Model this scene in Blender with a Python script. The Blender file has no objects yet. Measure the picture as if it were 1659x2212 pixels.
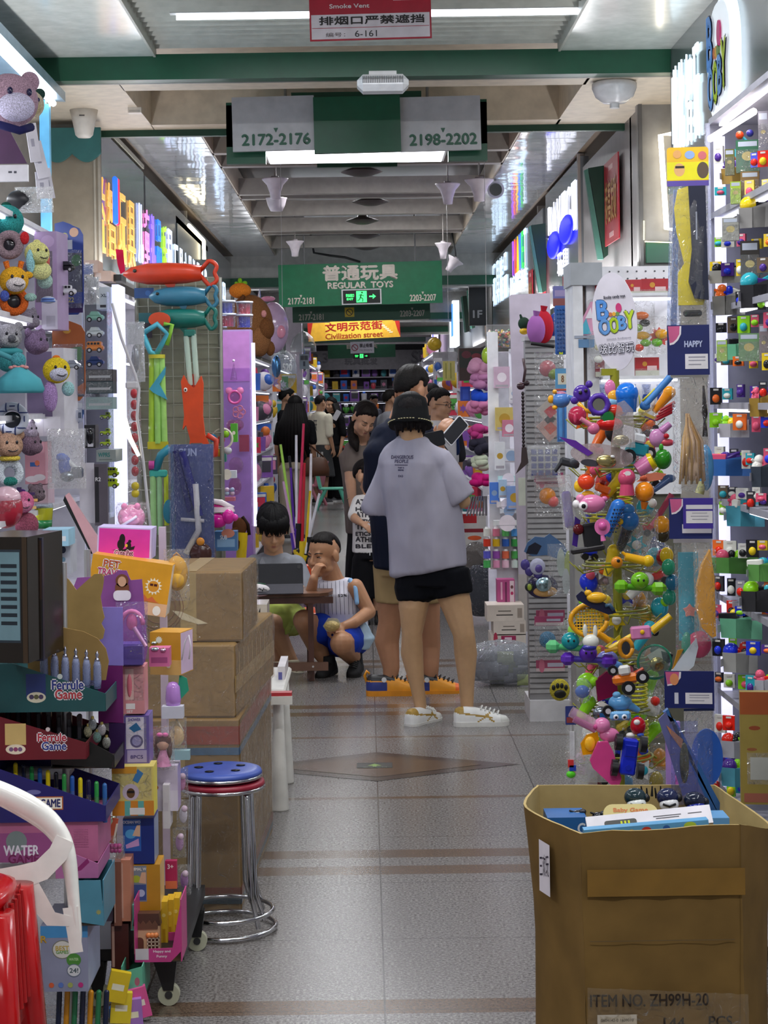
import bpy,bmesh,math,random
from mathutils import Matrix,Vector
from mathutils.bvhtree import BVHTree
# camera, world, light
F,VX,VY,H=4000.0,788.0,867.0,1.54
RL=math.radians(0.8)
SC=bpy.context.scene
COL=SC.collection
cam=bpy.data.cameras.new('camera');camo=bpy.data.objects.new('camera',cam);COL.objects.link(camo)
cam.sensor_fit='VERTICAL';cam.sensor_height=24.0;cam.sensor_width=18.0
cam.lens=24.0*F/2212.0
cam.shift_x=(829.5-VX)/2212.0;cam.shift_y=-(1106.0-VY)/2212.0
cam.clip_end=200
_c,_s=math.cos(RL),math.sin(RL)
camo.matrix_world=Matrix(((_c,_s,0,0),(0,0,-1,0),(-_s,_c,0,H),(0,0,0,1)))
SC.camera=camo
SC.view_settings.view_transform='Standard';SC.view_settings.look='None'
SC.view_settings.exposure=0.0;SC.view_settings.gamma=1.0
SC.cycles.max_bounces=6;SC.cycles.diffuse_bounces=3;SC.cycles.glossy_bounces=3
SC.cycles.transparent_max_bounces=12;SC.cycles.sample_clamp_indirect=4.0
W=bpy.data.worlds.new('market_air');SC.world=W;W.use_nodes=True
W.node_tree.nodes['Background'].inputs[0].default_value=(.80,.84,1,1)
W.node_tree.nodes['Background'].inputs[1].default_value=0.22
def lamp(name,loc,sx,sy,power,col=(1,.97,.94),rot=(0,0,0)):
 l=bpy.data.lights.new(name,'AREA');l.shape='RECTANGLE';l.size=sx;l.size_y=sy;l.energy=power;l.color=col
 o=bpy.data.objects.new(name,l);COL.objects.link(o);o.location=loc;o.rotation_euler=rot;return o
CW=(.97,.98,1)
for y,p in((-1.6,40),(1.5,62),(4.6,50),(8.6,24)):
 lamp('ceiling_tube_lamp',(0.1,y,3.315),1.8,.03,p,CW)
lamp('panel_lamp',(-.05,10.66,2.945),1.0,.55,30,CW)
for y in(15.1,17.0,18.7,20.7):
 lamp('ceiling_tube_lamp',(0.1,y,3.43),1.4,.08,17,CW)
for y in(25,28,31,34.5,38,42,46):
 lamp('ceiling_tube_lamp',(0,y,3.18),1.4,.12,30,CW)
for sx in(-1,1):
 for y,p in((3.4,17),(6.4,18),(9.0,17),(12.5,18),(16,17),(20,16),(26,16),(33,16),(41,16)):
  lamp('stall_strip_lamp',(sx*1.95,y,2.48),.12,2.4,p,(.90,.94,1),(0,sx*math.radians(38),0))
for sx in(-1,1):
 for y,p in((4.5,16),(7.6,16),(10.4,7),(13,12),(16,12),(19,12),(26,12),(34,12),(42,12)):
  lamp('added_ceiling_fill',(sx*1.50,y,2.34),.08,2.4,p,(.97,.97,1),(0,math.radians(180+sx*24),0))  # added unseen uplights that brighten the ceiling, standing in for the letters' glow
  # helpers
def P(px,py,Y):
 u,v=(px-VX)/F,(VY-py)/F
 return Vector((Y*(u*_c+v*_s),Y,H+Y*(-u*_s+v*_c)))
def lin(v):
 v/=255.0
 return v/12.92 if v<=.04045 else((v+.055)/1.055)**2.4
_M={}
def m(hexc,rough=.42,kind='',metal=0.0,emit=0.0):
 key=(hexc,rough,kind,metal,emit)
 if key in _M:return _M[key]
 M=bpy.data.materials.new('mat_'+hexc+kind);M.use_nodes=True;nt=M.node_tree;N=nt.nodes;L=nt.links
 bs=N['Principled BSDF'];rgb=tuple(lin(int(hexc[i:i+2],16))for i in(0,2,4))+(1,)
 bs.inputs['Base Color'].default_value=rgb;bs.inputs['Roughness'].default_value=rough;bs.inputs['Metallic'].default_value=metal
 if emit:
  bs.inputs['Emission Color'].default_value=rgb;bs.inputs['Emission Strength'].default_value=emit
  _M[key]=M;return M
 tc=N.new('ShaderNodeTexCoord');nz=N.new('ShaderNodeTexNoise');L.new(tc.outputs['Object'],nz.inputs['Vector'])
 sc,amt,bump,dist={'':(14,.10,0,0),'fab':(420,.30,.25,.002),'fur':(260,.5,.7,.006),'card':(9,.16,.12,.004),'skin':(30,.04,.04,.002),'hair':(90,.5,.5,.004),'cloth':(4.5,.06,.55,.06),'metal':(8,.12,0,0),'foil':(60,.2,.9,.01),'wood':(5,.35,.05,.002)}.get(kind,(14,.1,0,0))
 nz.inputs['Scale'].default_value=sc;nz.inputs['Detail'].default_value=4
 mp=N.new('ShaderNodeMapRange');L.new(nz.outputs['Fac'],mp.inputs[0]);mp.inputs[1].default_value=.3;mp.inputs[2].default_value=.7
 mp.inputs[3].default_value=1-amt;mp.inputs[4].default_value=1+amt
 mx=N.new('ShaderNodeMix');mx.data_type='RGBA';mx.blend_type='MULTIPLY';mx.inputs[0].default_value=1
 mx.inputs[6].default_value=rgb;L.new(mp.outputs[0],mx.inputs[7]);L.new(mx.outputs[2],bs.inputs['Base Color'])
 if bump:
  bp=N.new('ShaderNodeBump');bp.inputs['Strength'].default_value=bump;bp.inputs['Distance'].default_value=dist
  L.new(nz.outputs['Fac'],bp.inputs['Height']);L.new(bp.outputs[0],bs.inputs['Normal'])
  if kind=='cloth':
   mpg=N.new('ShaderNodeMapping');mpg.inputs['Scale'].default_value=(2.0,2.0,.95)
   L.new(tc.outputs['Object'],mpg.inputs[0]);L.new(mpg.outputs[0],nz.inputs['Vector']);nz.inputs['Detail'].default_value=1.6
 if kind=='skin':
  bs.inputs['Subsurface Weight'].default_value=.08;bs.inputs['Subsurface Radius'].default_value=(.02,.008,.004)
 if kind in('fab','cloth','fur','hair','card'):bs.inputs['Specular IOR Level'].default_value=.16
 _M[key]=M;return M
def film(hexc='ffffff',op=.16,bump=.8,scale=35):
 key=('film',hexc,op,bump,scale)
 if key in _M:return _M[key]
 M=bpy.data.materials.new('clear_film_'+hexc);M.use_nodes=True;nt=M.node_tree;N=nt.nodes;L=nt.links
 N.remove(N['Principled BSDF']);out=N['Material Output'];rgb=tuple(lin(int(hexc[i:i+2],16))for i in(0,2,4))+(1,)
 tr=N.new('ShaderNodeBsdfTransparent');tr.inputs[0].default_value=tuple(.6+.4*v for v in rgb[:3])+(1,)
 gl=N.new('ShaderNodeBsdfGlossy');gl.inputs['Roughness'].default_value=.07
 df=N.new('ShaderNodeBsdfDiffuse');df.inputs[0].default_value=rgb
 lw=N.new('ShaderNodeLayerWeight');lw.inputs[0].default_value=.42
 tc=N.new('ShaderNodeTexCoord');nz=N.new('ShaderNodeTexNoise');nz.inputs['Scale'].default_value=scale;nz.inputs['Distortion'].default_value=1.5
 L.new(tc.outputs['Object'],nz.inputs['Vector']);bp=N.new('ShaderNodeBump');bp.inputs['Strength'].default_value=bump;bp.inputs['Distance'].default_value=.03
 L.new(nz.outputs['Fac'],bp.inputs['Height']);L.new(bp.outputs[0],gl.inputs['Normal']);L.new(bp.outputs[0],lw.inputs['Normal'])
 m1=N.new('ShaderNodeMixShader');m1.inputs[0].default_value=op;L.new(tr.outputs[0],m1.inputs[1]);L.new(df.outputs[0],m1.inputs[2])
 m2=N.new('ShaderNodeMixShader');mm=N.new('ShaderNodeMath');mm.operation='MULTIPLY';mm.inputs[1].default_value=.85
 pw=N.new('ShaderNodeMath');pw.operation='POWER';pw.inputs[1].default_value=2.4;L.new(lw.outputs['Facing'],pw.inputs[0]);L.new(pw.outputs[0],mm.inputs[0]);L.new(mm.outputs[0],m2.inputs[0]);L.new(m1.outputs[0],m2.inputs[1]);L.new(gl.outputs[0],m2.inputs[2])
 L.new(m2.outputs[0],out.inputs[0]);_M[key]=M;return M
CLEAR=film()
I4=Matrix.Identity(4)
def TR(loc=(0,0,0),rx=0,ry=0,rz=0):
 R=math.radians
 return Matrix.Translation(loc)@Matrix.Rotation(R(rz),4,'Z')@Matrix.Rotation(R(ry),4,'Y')@Matrix.Rotation(R(rx),4,'X')
_TX={}
def textmesh(s):
 if s not in _TX:
  cu=bpy.data.curves.new('t','FONT');cu.body=s;cu.align_x='CENTER';cu.align_y='CENTER';cu.size=1;cu.resolution_u=3
  o=bpy.data.objects.new('t',cu);COL.objects.link(o);bpy.context.view_layer.update()
  me=o.to_mesh();vs=[v.co.copy()for v in me.vertices];fs=[tuple(p.vertices)for p in me.polygons];o.to_mesh_clear()
  bpy.data.objects.remove(o);bpy.data.curves.remove(cu)
  if vs:
   cx=(min(v.x for v in vs)+max(v.x for v in vs))/2;cy=(min(v.y for v in vs)+max(v.y for v in vs))/2
   w=max(v.x for v in vs)-min(v.x for v in vs);h=max(v.y for v in vs)-min(v.y for v in vs)
   vs=[Vector((v.x-cx,v.y-cy,0))for v in vs]
  else:w=h=1
  _TX[s]=(vs,fs,w,h)
 return _TX[s]
class B:
 """collects shapes into one mesh"""
 def __init__(self,T=None):
  self.v=[];self.f=[];self.mi=[];self.sm=[];self.ms=[];self.T=T or I4
 def _m(self,mt):
  if isinstance(mt,str):mt=m(mt)
  if mt not in self.ms:self.ms.append(mt)
  return self.ms.index(mt)
 def add(self,vs,fs,mt,smooth=False,T=None):
  k=len(self.v);X=self.T if T is None else self.T@T;i=self._m(mt)
  self.v+=[X@Vector(a)for a in vs]
  for f in fs:self.f.append(tuple(k+q for q in f));self.mi.append(i);self.sm.append(smooth)
  return self
 def box(self,c,s,mt,T=None,r=0.0):
  x,y,z=c;a,b,d=s[0]/2,s[1]/2,s[2]/2
  if r>0:
   r=min(r,a*.95,b*.95,d*.95);vs=[];
   for sz,k in((-d,r),(-d+r,0),(d-r,0),(d,r)):
    for(qx,qy)in((-a+r,-b+k),(a-r,-b+k),(a-k,-b+r),(a-k,b-r),(a-r,b-k),(-a+r,b-k),(-a+k,b-r),(-a+k,-b+r)):
     vs.append((x+qx,y+qy,z+sz))
   fs=[tuple(range(7,-1,-1)),tuple(range(24,32))]
   for L in range(3):
    for i in range(8):j=(i+1)%8;fs.append((L*8+i,L*8+j,L*8+8+j,L*8+8+i))
   return self.add(vs,fs,mt,False,T)
  vs=[(x-a,y-b,z-d),(x+a,y-b,z-d),(x+a,y+b,z-d),(x-a,y+b,z-d),(x-a,y-b,z+d),(x+a,y-b,z+d),(x+a,y+b,z+d),(x-a,y+b,z+d)]
  return self.add(vs,[(0,3,2,1),(4,5,6,7),(0,1,5,4),(1,2,6,5),(2,3,7,6),(3,0,4,7)],mt,False,T)
 def quad(self,a,b,c,d,mt,T=None):return self.add([a,b,c,d],[(0,1,2,3)],mt,False,T)
 def ball(self,c,r,mt,nu=16,nv=10,T=None):
  if not hasattr(r,'__len__'):r=(r,r,r)
  vs=[(c[0],c[1],c[2]-r[2])];fs=[]
  for j in range(1,nv):
   t=math.pi*j/nv
   for i in range(nu):
    a=2*math.pi*i/nu;vs.append((c[0]+r[0]*math.sin(t)*math.cos(a),c[1]+r[1]*math.sin(t)*math.sin(a),c[2]-r[2]*math.cos(t)))
  vs.append((c[0],c[1],c[2]+r[2]));n=len(vs)-1
  for i in range(nu):
   k=(i+1)%nu;fs.append((0,1+k,1+i));fs.append((n,n-nu+i,n-nu+k))
   for j in range(nv-2):q=1+j*nu;fs.append((q+i,q+k,q+nu+k,q+nu+i))
  return self.add(vs,fs,mt,True,T)
 def cone(self,p,q,r0,r1,mt,n=14,T=None,smooth=True):
  p,q=Vector(p),Vector(q);d=(q-p).normalized();u=d.orthogonal().normalized();w=d.cross(u)
  vs=[]
  for c,r in((p,r0),(q,r1)):
   for i in range(n):a=2*math.pi*i/n;vs.append(c+(u*math.cos(a)+w*math.sin(a))*r)
  k=self._cap(vs,n)
  self.add(vs,[(i,(i+1)%n,n+(i+1)%n,n+i)for i in range(n)],mt,smooth,T)
  return self.add(vs,[tuple(range(n-1,-1,-1)),tuple(range(n,2*n))],mt,False,T)
 def _cap(self,vs,n):return 0
 def cyl(self,p,q,r,mt,n=14,T=None):return self.cone(p,q,r,r,mt,n,T)
 def tube(self,pts,r,mt,n=8,T=None,closed=False):
  pts=[Vector(p)for p in pts];N=len(pts);vs=[];rr=r if hasattr(r,'__len__')else[r]*N;u=None
  for i,p in enumerate(pts):
   a,b=(pts[i-1]if(i or closed)else p),(pts[(i+1)%N]if(i<N-1 or closed)else p)
   d=(b-a).normalized()
   u=(u-d*u.dot(d)).normalized()if u is not None and(u-d*u.dot(d)).length>1e-5 else d.orthogonal().normalized()
   w=d.cross(u)
   for k in range(n):t=2*math.pi*k/n;vs.append(p+(u*math.cos(t)+w*math.sin(t))*rr[i])
  fs=[]
  for i in range(N if closed else N-1):
   j=(i+1)%N
   for k in range(n):l=(k+1)%n;fs.append((i*n+k,i*n+l,j*n+l,j*n+k))
  if not closed:fs+=[tuple(range(n-1,-1,-1)),tuple(range((N-1)*n,N*n))]
  return self.add(vs,fs,mt,True,T)
 def lathe(self,prof,mt,n=20,T=None,c=(0,0,0)):
  vs=[];fs=[]
  for r,z in prof:
   for i in range(n):a=2*math.pi*i/n;vs.append((c[0]+r*math.cos(a),c[1]+r*math.sin(a),c[2]+z))
  K=len(prof)
  for j in range(K-1):
   for i in range(n):k=(i+1)%n;fs.append((j*n+i,j*n+k,(j+1)*n+k,(j+1)*n+i))
  if prof[0][0]>1e-6:fs.append(tuple(range(n-1,-1,-1)))
  if prof[-1][0]>1e-6:fs.append(tuple(range((K-1)*n,K*n)))
  return self.add(vs,fs,mt,True,T)
 def prism(self,poly,t,mt,T=None,z=0.0,side=None):
  """polygon in the x-z plane, thickness t along y (front at y=-t/2)"""
  n=len(poly);a=[(x,-t/2,y+z)for x,y in poly]+[(x,t/2,y+z)for x,y in poly]
  ar=sum(poly[i][0]*poly[(i+1)%n][1]-poly[(i+1)%n][0]*poly[i][1]for i in range(n))
  f0,f1=tuple(range(n)),tuple(range(2*n-1,n-1,-1))
  if ar<0:f0,f1=f0[::-1],f1[::-1]
  self.add(a,[f0,f1],mt,False,T)
  return self.add(a,[((i,n+i,n+(i+1)%n,(i+1)%n)if ar>0 else(i,(i+1)%n,n+(i+1)%n,n+i))for i in range(n)],side or mt,False,T)
 def loft(self,secs,mt,n=24,p=2.0,T=None,cap=True):
  """secs: (center, rx, ry, yaw_deg[, tilt(slope of z along x)])"""
  vs=[];fs=[]
  for s in secs:
   c,rx,ry=Vector(s[0]),s[1],s[2];a0=math.radians(s[3])if len(s)>3 else 0;tl=s[4]if len(s)>4 else 0
   for i in range(n):
    a=2*math.pi*i/n;ca,sa=math.cos(a),math.sin(a)
    x=rx*math.copysign(abs(ca)**(2/p),ca);y=ry*math.copysign(abs(sa)**(2/p),sa)
    vs.append((c.x+x*math.cos(a0)-y*math.sin(a0),c.y+x*math.sin(a0)+y*math.cos(a0),c.z+tl*x))
  K=len(secs)
  for j in range(K-1):
   for i in range(n):k=(i+1)%n;fs.append((j*n+i,j*n+k,(j+1)*n+k,(j+1)*n+i))
  if cap:fs+=[tuple(range(n-1,-1,-1)),tuple(range((K-1)*n,K*n))]
  return self.add(vs,fs,mt,True,T)
 def text(self,s,c,size,mt,T=None,right=(1,0,0),up=(0,0,1),fit=None,d=0.0,bold=0.0):
  vs,fs,w,h=textmesh(s);R,U=Vector(right).normalized(),Vector(up).normalized();c=Vector(c);nrm=R.cross(U)
  k=size/max(h,1e-6);kx=k
  if fit:kx=fit/max(w,1e-6)
  out=[c+R*(v.x*kx)+U*(v.y*k)for v in vs]
  if bold:
   for dx,dz in((bold,0),(-bold,0),(0,bold),(0,-bold)):
    self.add([p+R*dx+U*dz+nrm*(size*.004*(1+(dx>0)+2*(dz>0)))for p in out],fs,mt,False,T)
  self.add(out,fs,mt,False,T)
  if d:
   nv=len(out);back=[p-nrm*d for p in out];edges={}
   for f in fs:
    for i in range(len(f)):
     e=(f[i],f[(i+1)%len(f)]);edges[e]=1
   side=[(a,a+nv,b+nv,b)for(a,b)in edges if(b,a)not in edges]
   self.add(out+back,side,mt,False,T)
  return self
 def obj(self,name,parent=None,label=None,cat=None,group=None,kind=None,loc=None,rz=0,world=False):
  me=bpy.data.meshes.new(name);V=self.v
  if world and parent is not None:
   Q=MATW[parent.name].inverted();V=[Q@p for p in V]
  me.from_pydata([tuple(p)for p in V],[],self.f)
  for q in self.ms:me.materials.append(q)
  me.polygons.foreach_set('material_index',self.mi);me.polygons.foreach_set('use_smooth',self.sm);me.update()
  o=bpy.data.objects.new(name,me);COL.objects.link(o)
  if parent is not None:
   o.parent=parent
   if parent.name in MATW:MATW[o.name]=MATW[parent.name]
  if loc is not None:o.location=loc;o.rotation_euler[2]=math.radians(rz)
  return tag(o,label,cat,group,kind)
MATW={}
def tag(o,label=None,cat=None,group=None,kind=None):
 if label:o['label']=label
 if cat:o['category']=cat
 if group:o['group']=group
 if kind:o['kind']=kind
 return o
def thing(name,label,cat,loc=(0,0,0),rz=0,group=None,rx=0,ry=0):
 o=bpy.data.objects.new(name,None);COL.objects.link(o);o.empty_display_size=.05
 o.location=loc;o.rotation_euler=tuple(map(math.radians,(rx,ry,rz)))
 MATW[o.name]=TR(loc,rx,ry,rz)
 return tag(o,label,cat,group)
def struct(name,b,**k):return b.obj(name,kind='structure',**k)
def dup(root,loc,rz=None,label=None,group=None,rot=None):
 r=root.copy();COL.objects.link(r);r.location=loc
 if rz is not None:r.rotation_euler[2]=math.radians(rz)
 if rot is not None:r.rotation_euler=tuple(map(math.radians,rot))
 if label:r['label']=label
 if group:r['group']=group
 for ch in list(root.children):
  c=ch.copy();COL.objects.link(c);c.parent=r
  for g in ch.children:
   d=g.copy();COL.objects.link(d);d.parent=c
 return r
def ell(rx,rz,n=28,cx=0,cz=0):return[(cx+rx*math.cos(2*math.pi*i/n),cz+rz*math.sin(2*math.pi*i/n))for i in range(n)]
def rrect(w,h,r,n=5,cx=0,cz=0):
 out=[]
 for sx,sz,a0 in((1,-1,-90),(1,1,0),(-1,1,90),(-1,-1,180)):
  for i in range(n+1):
   a=math.radians(a0+90*i/n);out.append((cx+sx*(w/2-r)+r*math.cos(a),cz+sz*(h/2-r)+r*math.sin(a)))
 return out
def star(r0,r1,n):return[((r0 if i%2==0 else r1)*math.cos(math.pi*i/n+math.pi/2),(r0 if i%2==0 else r1)*math.sin(math.pi*i/n+math.pi/2))for i in range(2*n)]
rnd=random.Random(7)
ORD=['first','second','third','fourth','fifth','sixth','seventh','eighth','ninth','tenth','eleventh','twelfth','thirteenth','fourteenth','fifteenth','sixteenth','seventeenth','eighteenth','nineteenth','twentieth']
# setting: floor
def terrazzo(name,lo,hi):
 M=bpy.data.materials.new(name);M.use_nodes=True;nt=M.node_tree;N=nt.nodes;L=nt.links;bs=N['Principled BSDF']
 tc=N.new('ShaderNodeTexCoord');nz=N.new('ShaderNodeTexNoise');nz.inputs['Scale'].default_value=120;nz.inputs['Detail'].default_value=3;nz.inputs['Roughness'].default_value=.75
 L.new(tc.outputs['Object'],nz.inputs['Vector'])
 cr=N.new('ShaderNodeValToRGB');e=cr.color_ramp.elements
 e[0].position=.36;e[1].position=.66
 e[0].color=tuple(lin(int(lo[i:i+2],16))for i in(0,2,4))+(1,);e[1].color=tuple(lin(int(hi[i:i+2],16))for i in(0,2,4))+(1,)
 L.new(nz.outputs['Fac'],cr.inputs[0])
 sx=N.new('ShaderNodeSeparateXYZ');L.new(tc.outputs['Object'],sx.inputs[0])
 def joint(sock,per,off,w):
  a=N.new('ShaderNodeMath');a.operation='SUBTRACT';L.new(sock,a.inputs[0]);a.inputs[1].default_value=off-per*50
  b=N.new('ShaderNodeMath');b.operation='MODULO';L.new(a.outputs[0],b.inputs[0]);b.inputs[1].default_value=per
  c=N.new('ShaderNodeMath');c.operation='LESS_THAN';L.new(b.outputs[0],c.inputs[0]);c.inputs[1].default_value=w;return c.outputs[0]
 j1,j2=joint(sx.outputs[0],.62,.027,.005),joint(sx.outputs[1],.62,.34,.004)
 mxm=N.new('ShaderNodeMath');mxm.operation='MAXIMUM';L.new(j1,mxm.inputs[0]);L.new(j2,mxm.inputs[1])
 k=N.new('ShaderNodeMath');k.operation='MULTIPLY';k.inputs[1].default_value=.75;L.new(mxm.outputs[0],k.inputs[0])
 mx=N.new('ShaderNodeMix');mx.data_type='RGBA';L.new(k.outputs[0],mx.inputs[0]);L.new(cr.outputs[0],mx.inputs[6]);mx.inputs[7].default_value=(.012,.012,.012,1)
 n2=N.new('ShaderNodeTexNoise');n2.inputs['Scale'].default_value=1.3;L.new(tc.outputs['Object'],n2.inputs['Vector'])
 mr=N.new('ShaderNodeMapRange');L.new(n2.outputs['Fac'],mr.inputs[0]);mr.inputs[3].default_value=.86;mr.inputs[4].default_value=1.12
 mu=N.new('ShaderNodeMix');mu.data_type='RGBA';mu.blend_type='MULTIPLY';mu.inputs[0].default_value=1
 L.new(mx.outputs[2],mu.inputs[6]);L.new(mr.outputs[0],mu.inputs[7]);L.new(mu.outputs[2],bs.inputs['Base Color'])
 bs.inputs['Roughness'].default_value=.24;bs.inputs['Specular IOR Level'].default_value=.55
 return M
TG,TB_,TD=terrazzo('terrazzo_grey','4a4644','989492'),terrazzo('terrazzo_brown','4e3e33','766353'),terrazzo('terrazzo_dark','36302e','57504d')
bands=[]
for c in(4.60,6.19,9.24,10.85,13.9,15.5,18.55,20.1,23.2,24.8,28,31,34,37,41):
 bands+=[(c-.165,c-.055),(c+.055,c+.165)]
bands+=[(7.17,7.21),(8.47,8.51)];bands.sort()
b=B();y=-3.0
for a,e in bands+[(50,50)]:
 b.quad((-4,y,0),(4,y,0),(4,a,0),(-4,a,0),TG)
 if e>a:b.quad((-4,a,0),(4,a,0),(4,e,0),(-4,e,0),TB_)
 y=e
for o_,i_,mt,z in((1,0,TD,.0012),(.74,0,TB_,.002)):
 b.add([(.03-.60*o_,7.81,z),(.03,7.81-.31*o_,z),(.03+.60*o_,7.81,z),(.03,7.81+.31*o_,z)],[(0,1,2,3)],mt)
struct('floor',b)
b=B();b.box((0,0,0),(.15,.11,.0008),'3a3a36')
b.add([(-.03,-.012,.001),(-.008,-.012,.001),(-.008,-.03,.001),(.008,-.03,.001),(.008,-.012,.001),(.03,-.012,.001),(0,.03,.001)][::1],[(0,2,3,5,6)[:0]or(2,3,4,1),(0,5,6)],'8fae5e')
b.text('安全出口',(0,-.042,.001),.016,'8f9a86',up=(0,1,0),fit=.10)
tag(b.obj('floor_sticker',loc=(.02,7.82,.0026)),'worn dark exit arrow sticker in the middle of the floor diamond','sticker')
# setting: ceilings and beams
PANEL,CREAM,GREEN,DKG=m('d3d7d0',.16),m('d6c8b2',.5),m('074a31',.38),m('0a3f2c',.42)
CORR=m('b2b4aa',.4)
b=B()
b.box((-2.35,3.2,3.36),(2.6,12.6,.08),PANEL);b.box((2.32,3.2,3.36),(2.6,12.6,.08),PANEL)
zs=3.385;k=0;y=-3.0
while y<9.45:
 b.add([(-1.05,y,zs),(1.02,y,zs),(1.02,y+.02,zs-.03),(-1.05,y+.02,zs-.03),(1.02,y+.11,zs),(-1.05,y+.11,zs)],[(0,3,2,1),(3,5,4,2)],CORR);y+=.11
b.box((-1.05,3.2,3.35),(.012,12.6,.07),CORR);b.box((1.02,3.2,3.35),(.012,12.6,.07),CORR)
struct('ceiling',b)
b=B();b.box((0,9.52,3.265),(3.6,.10,.13),GREEN);b.box((0,9.585,3.205),(3.6,.03,.012),'6e7068');struct('trim_1',b)
b=B()
for c,s in(((-1.70,10.4,3.25),(.90,1.7,.09)),((1.66,10.4,3.25),(.96,1.7,.09)),((-.03,9.70,3.25),(2.45,.26,.09)),((-.03,11.14,3.25),(2.45,.2,.09))):b.box(c,s,CREAM)
b.box((-.03,10.4,3.46),(2.5,1.4,.02),CREAM)
for c,s in(((-1.26,10.4,3.38),(.02,1.3,.17)),((1.19,10.4,3.38),(.02,1.3,.17)),((-.03,11.05,3.38),(2.45,.02,.17))):b.box(c,s,CREAM)
struct('ceiling',b)
b=B();b.box((0,11.26,3.19),(3.5,.05,.05),DKG);struct('trim_2',b)
GLOSS=m('c9cbcc',.07,'metal',.3)
M_=GLOSS;nt=M_.node_tree;nz=nt.nodes.new('ShaderNodeTexNoise');nz.inputs['Scale'].default_value=2.3;bp=nt.nodes.new('ShaderNodeBump')
bp.inputs['Strength'].default_value=.35;bp.inputs['Distance'].default_value=.02;tcx=nt.nodes.new('ShaderNodeTexCoord')
nt.links.new(tcx.outputs['Object'],nz.inputs[0]);nt.links.new(nz.outputs['Fac'],bp.inputs['Height']);nt.links.new(bp.outputs[0],nt.nodes['Principled BSDF'].inputs['Normal'])
b=B()
for s in(-1,1):
 y=11.3
 while y<22.5:b.box((s*1.32,y+.70,3.34),(.50,1.385,.03),GLOSS);y+=1.4
 b.box((s*1.68,17,3.36),(.24,11.6,.06),'6b5a48')
 b.box((s*1.065,17,3.44),(.015,11.6,.22),'b7a894')
b.box((0,17,3.57),(2.2,11.6,.02),'5f5957')
b.box((0,12.3,3.53),(2.1,2.0,.04),m('6a4822',.5,'wood'))
for y in(13.3,14.05,15.95,16.3,17.75,19.4,19.75,21.5):b.box((0,y,3.40),(2.14,.10,.14),m('99928a',.5))
for y in(11.6,12.2,12.8):b.box((0,y,3.48),(2.12,.06,.06),m('8a6a40',.5,'wood'))
struct('ceiling',b)
b=B();b.box((0,22.7,3.2),(4.2,.3,.55),'c9c8c2');struct('trim_3',b)
b=B();b.box((0,22.52,3.00),(4.2,.06,.11),'17593f');struct('trim_4',b)
b=B();b.box((0,36,3.26),(6,26.4,.06),m('8b8a86',.25));struct('ceiling',b)
for i,y in enumerate((29,34.5,40)):
 b=B();b.box((0,y,3.0),(5,.2,.46),'8c8a86');b.box((0,y-.12,2.86),(5,.04,.10),DKG);struct('trim_%d'%(5+i),b)
 # setting: side walls
WALLW,BEIGE=m('c4c2c0',.55),m('8f8370',.55)
for s,nm in((-1,'left'),(1,'right')):
 b=B();b.box((s*3.3,23,1.8),(.06,54,3.6),WALLW)
 for y in(11.0,16.9,22.8,29,35,41):b.box((s*2.45,y,1.65),(1.7,.06,3.3),m('aaa39a',.5))
 struct('wall_'+nm,b)
b=B();b.box((0,49.4,1.8),(7,.1,3.6),m('4f4a52',.6));struct('wall_end',b)
b=B();b.box((-1.70,10.86,2.66),(.34,.06,1.0),BEIGE)
for x in(-1.56,-1.535):b.box((x,10.84,2.66),(.012,.04,1.0),'a59c8c')
struct('wall_pier',b)
b=B();b.box((1.68,10.56,2.62),(.22,.06,1.36),m('8f8d8a',.4));b.box((1.585,10.53,2.7),(.02,.05,1.2),'5d5c5b');struct('wall_pier',b)
FAS=m('8c8f92',.18,'metal',.55)
b=B();b.box((1.62,7.4,2.98),(.06,4.2,.78),FAS);b.box((1.585,7.4,2.60),(.03,4.2,.04),GREEN);struct('wall_fascia',b)
b=B();b.box((1.63,12.05,2.75),(.06,2.7,.92),m('817d7c',.35));struct('wall_fascia',b)
b=B();b.box((1.62,14.75,2.72),(.06,2.6,1.16),FAS);b.box((1.60,13.5,2.72),(.05,.07,1.2),m('8d8078',.5));struct('wall_fascia',b)
b=B();b.box((1.62,19.6,2.72),(.06,6.6,1.0),FAS);struct('wall_fascia',b)
b=B();b.box((-1.62,12.2,2.80),(.06,2.6,.86),FAS);b.box((-1.60,12.2,3.27),(.03,2.6,.03),'b9b5a0');struct('wall_fascia',b)
b=B();b.box((-1.62,17.9,2.72),(.06,8.6,1.0),FAS);struct('wall_fascia',b)
for s in(-1,1):
 b=B();b.box((s*1.62,35.8,2.7),(.06,26,.9),m('56575a',.3));struct('wall_fascia',b)
b=B();pts=[(-.17,.10),(.17,.10),(.17,-.05)]+[(.17-.34*i/24,-.05-.05*abs(math.sin(math.pi*2*i/24)))for i in range(1,25)]
b.prism(pts[::-1],.03,m('2f6a68',.5));b.obj('trim_8',kind='structure',loc=(-1.685,10.78,3.055))
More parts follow.
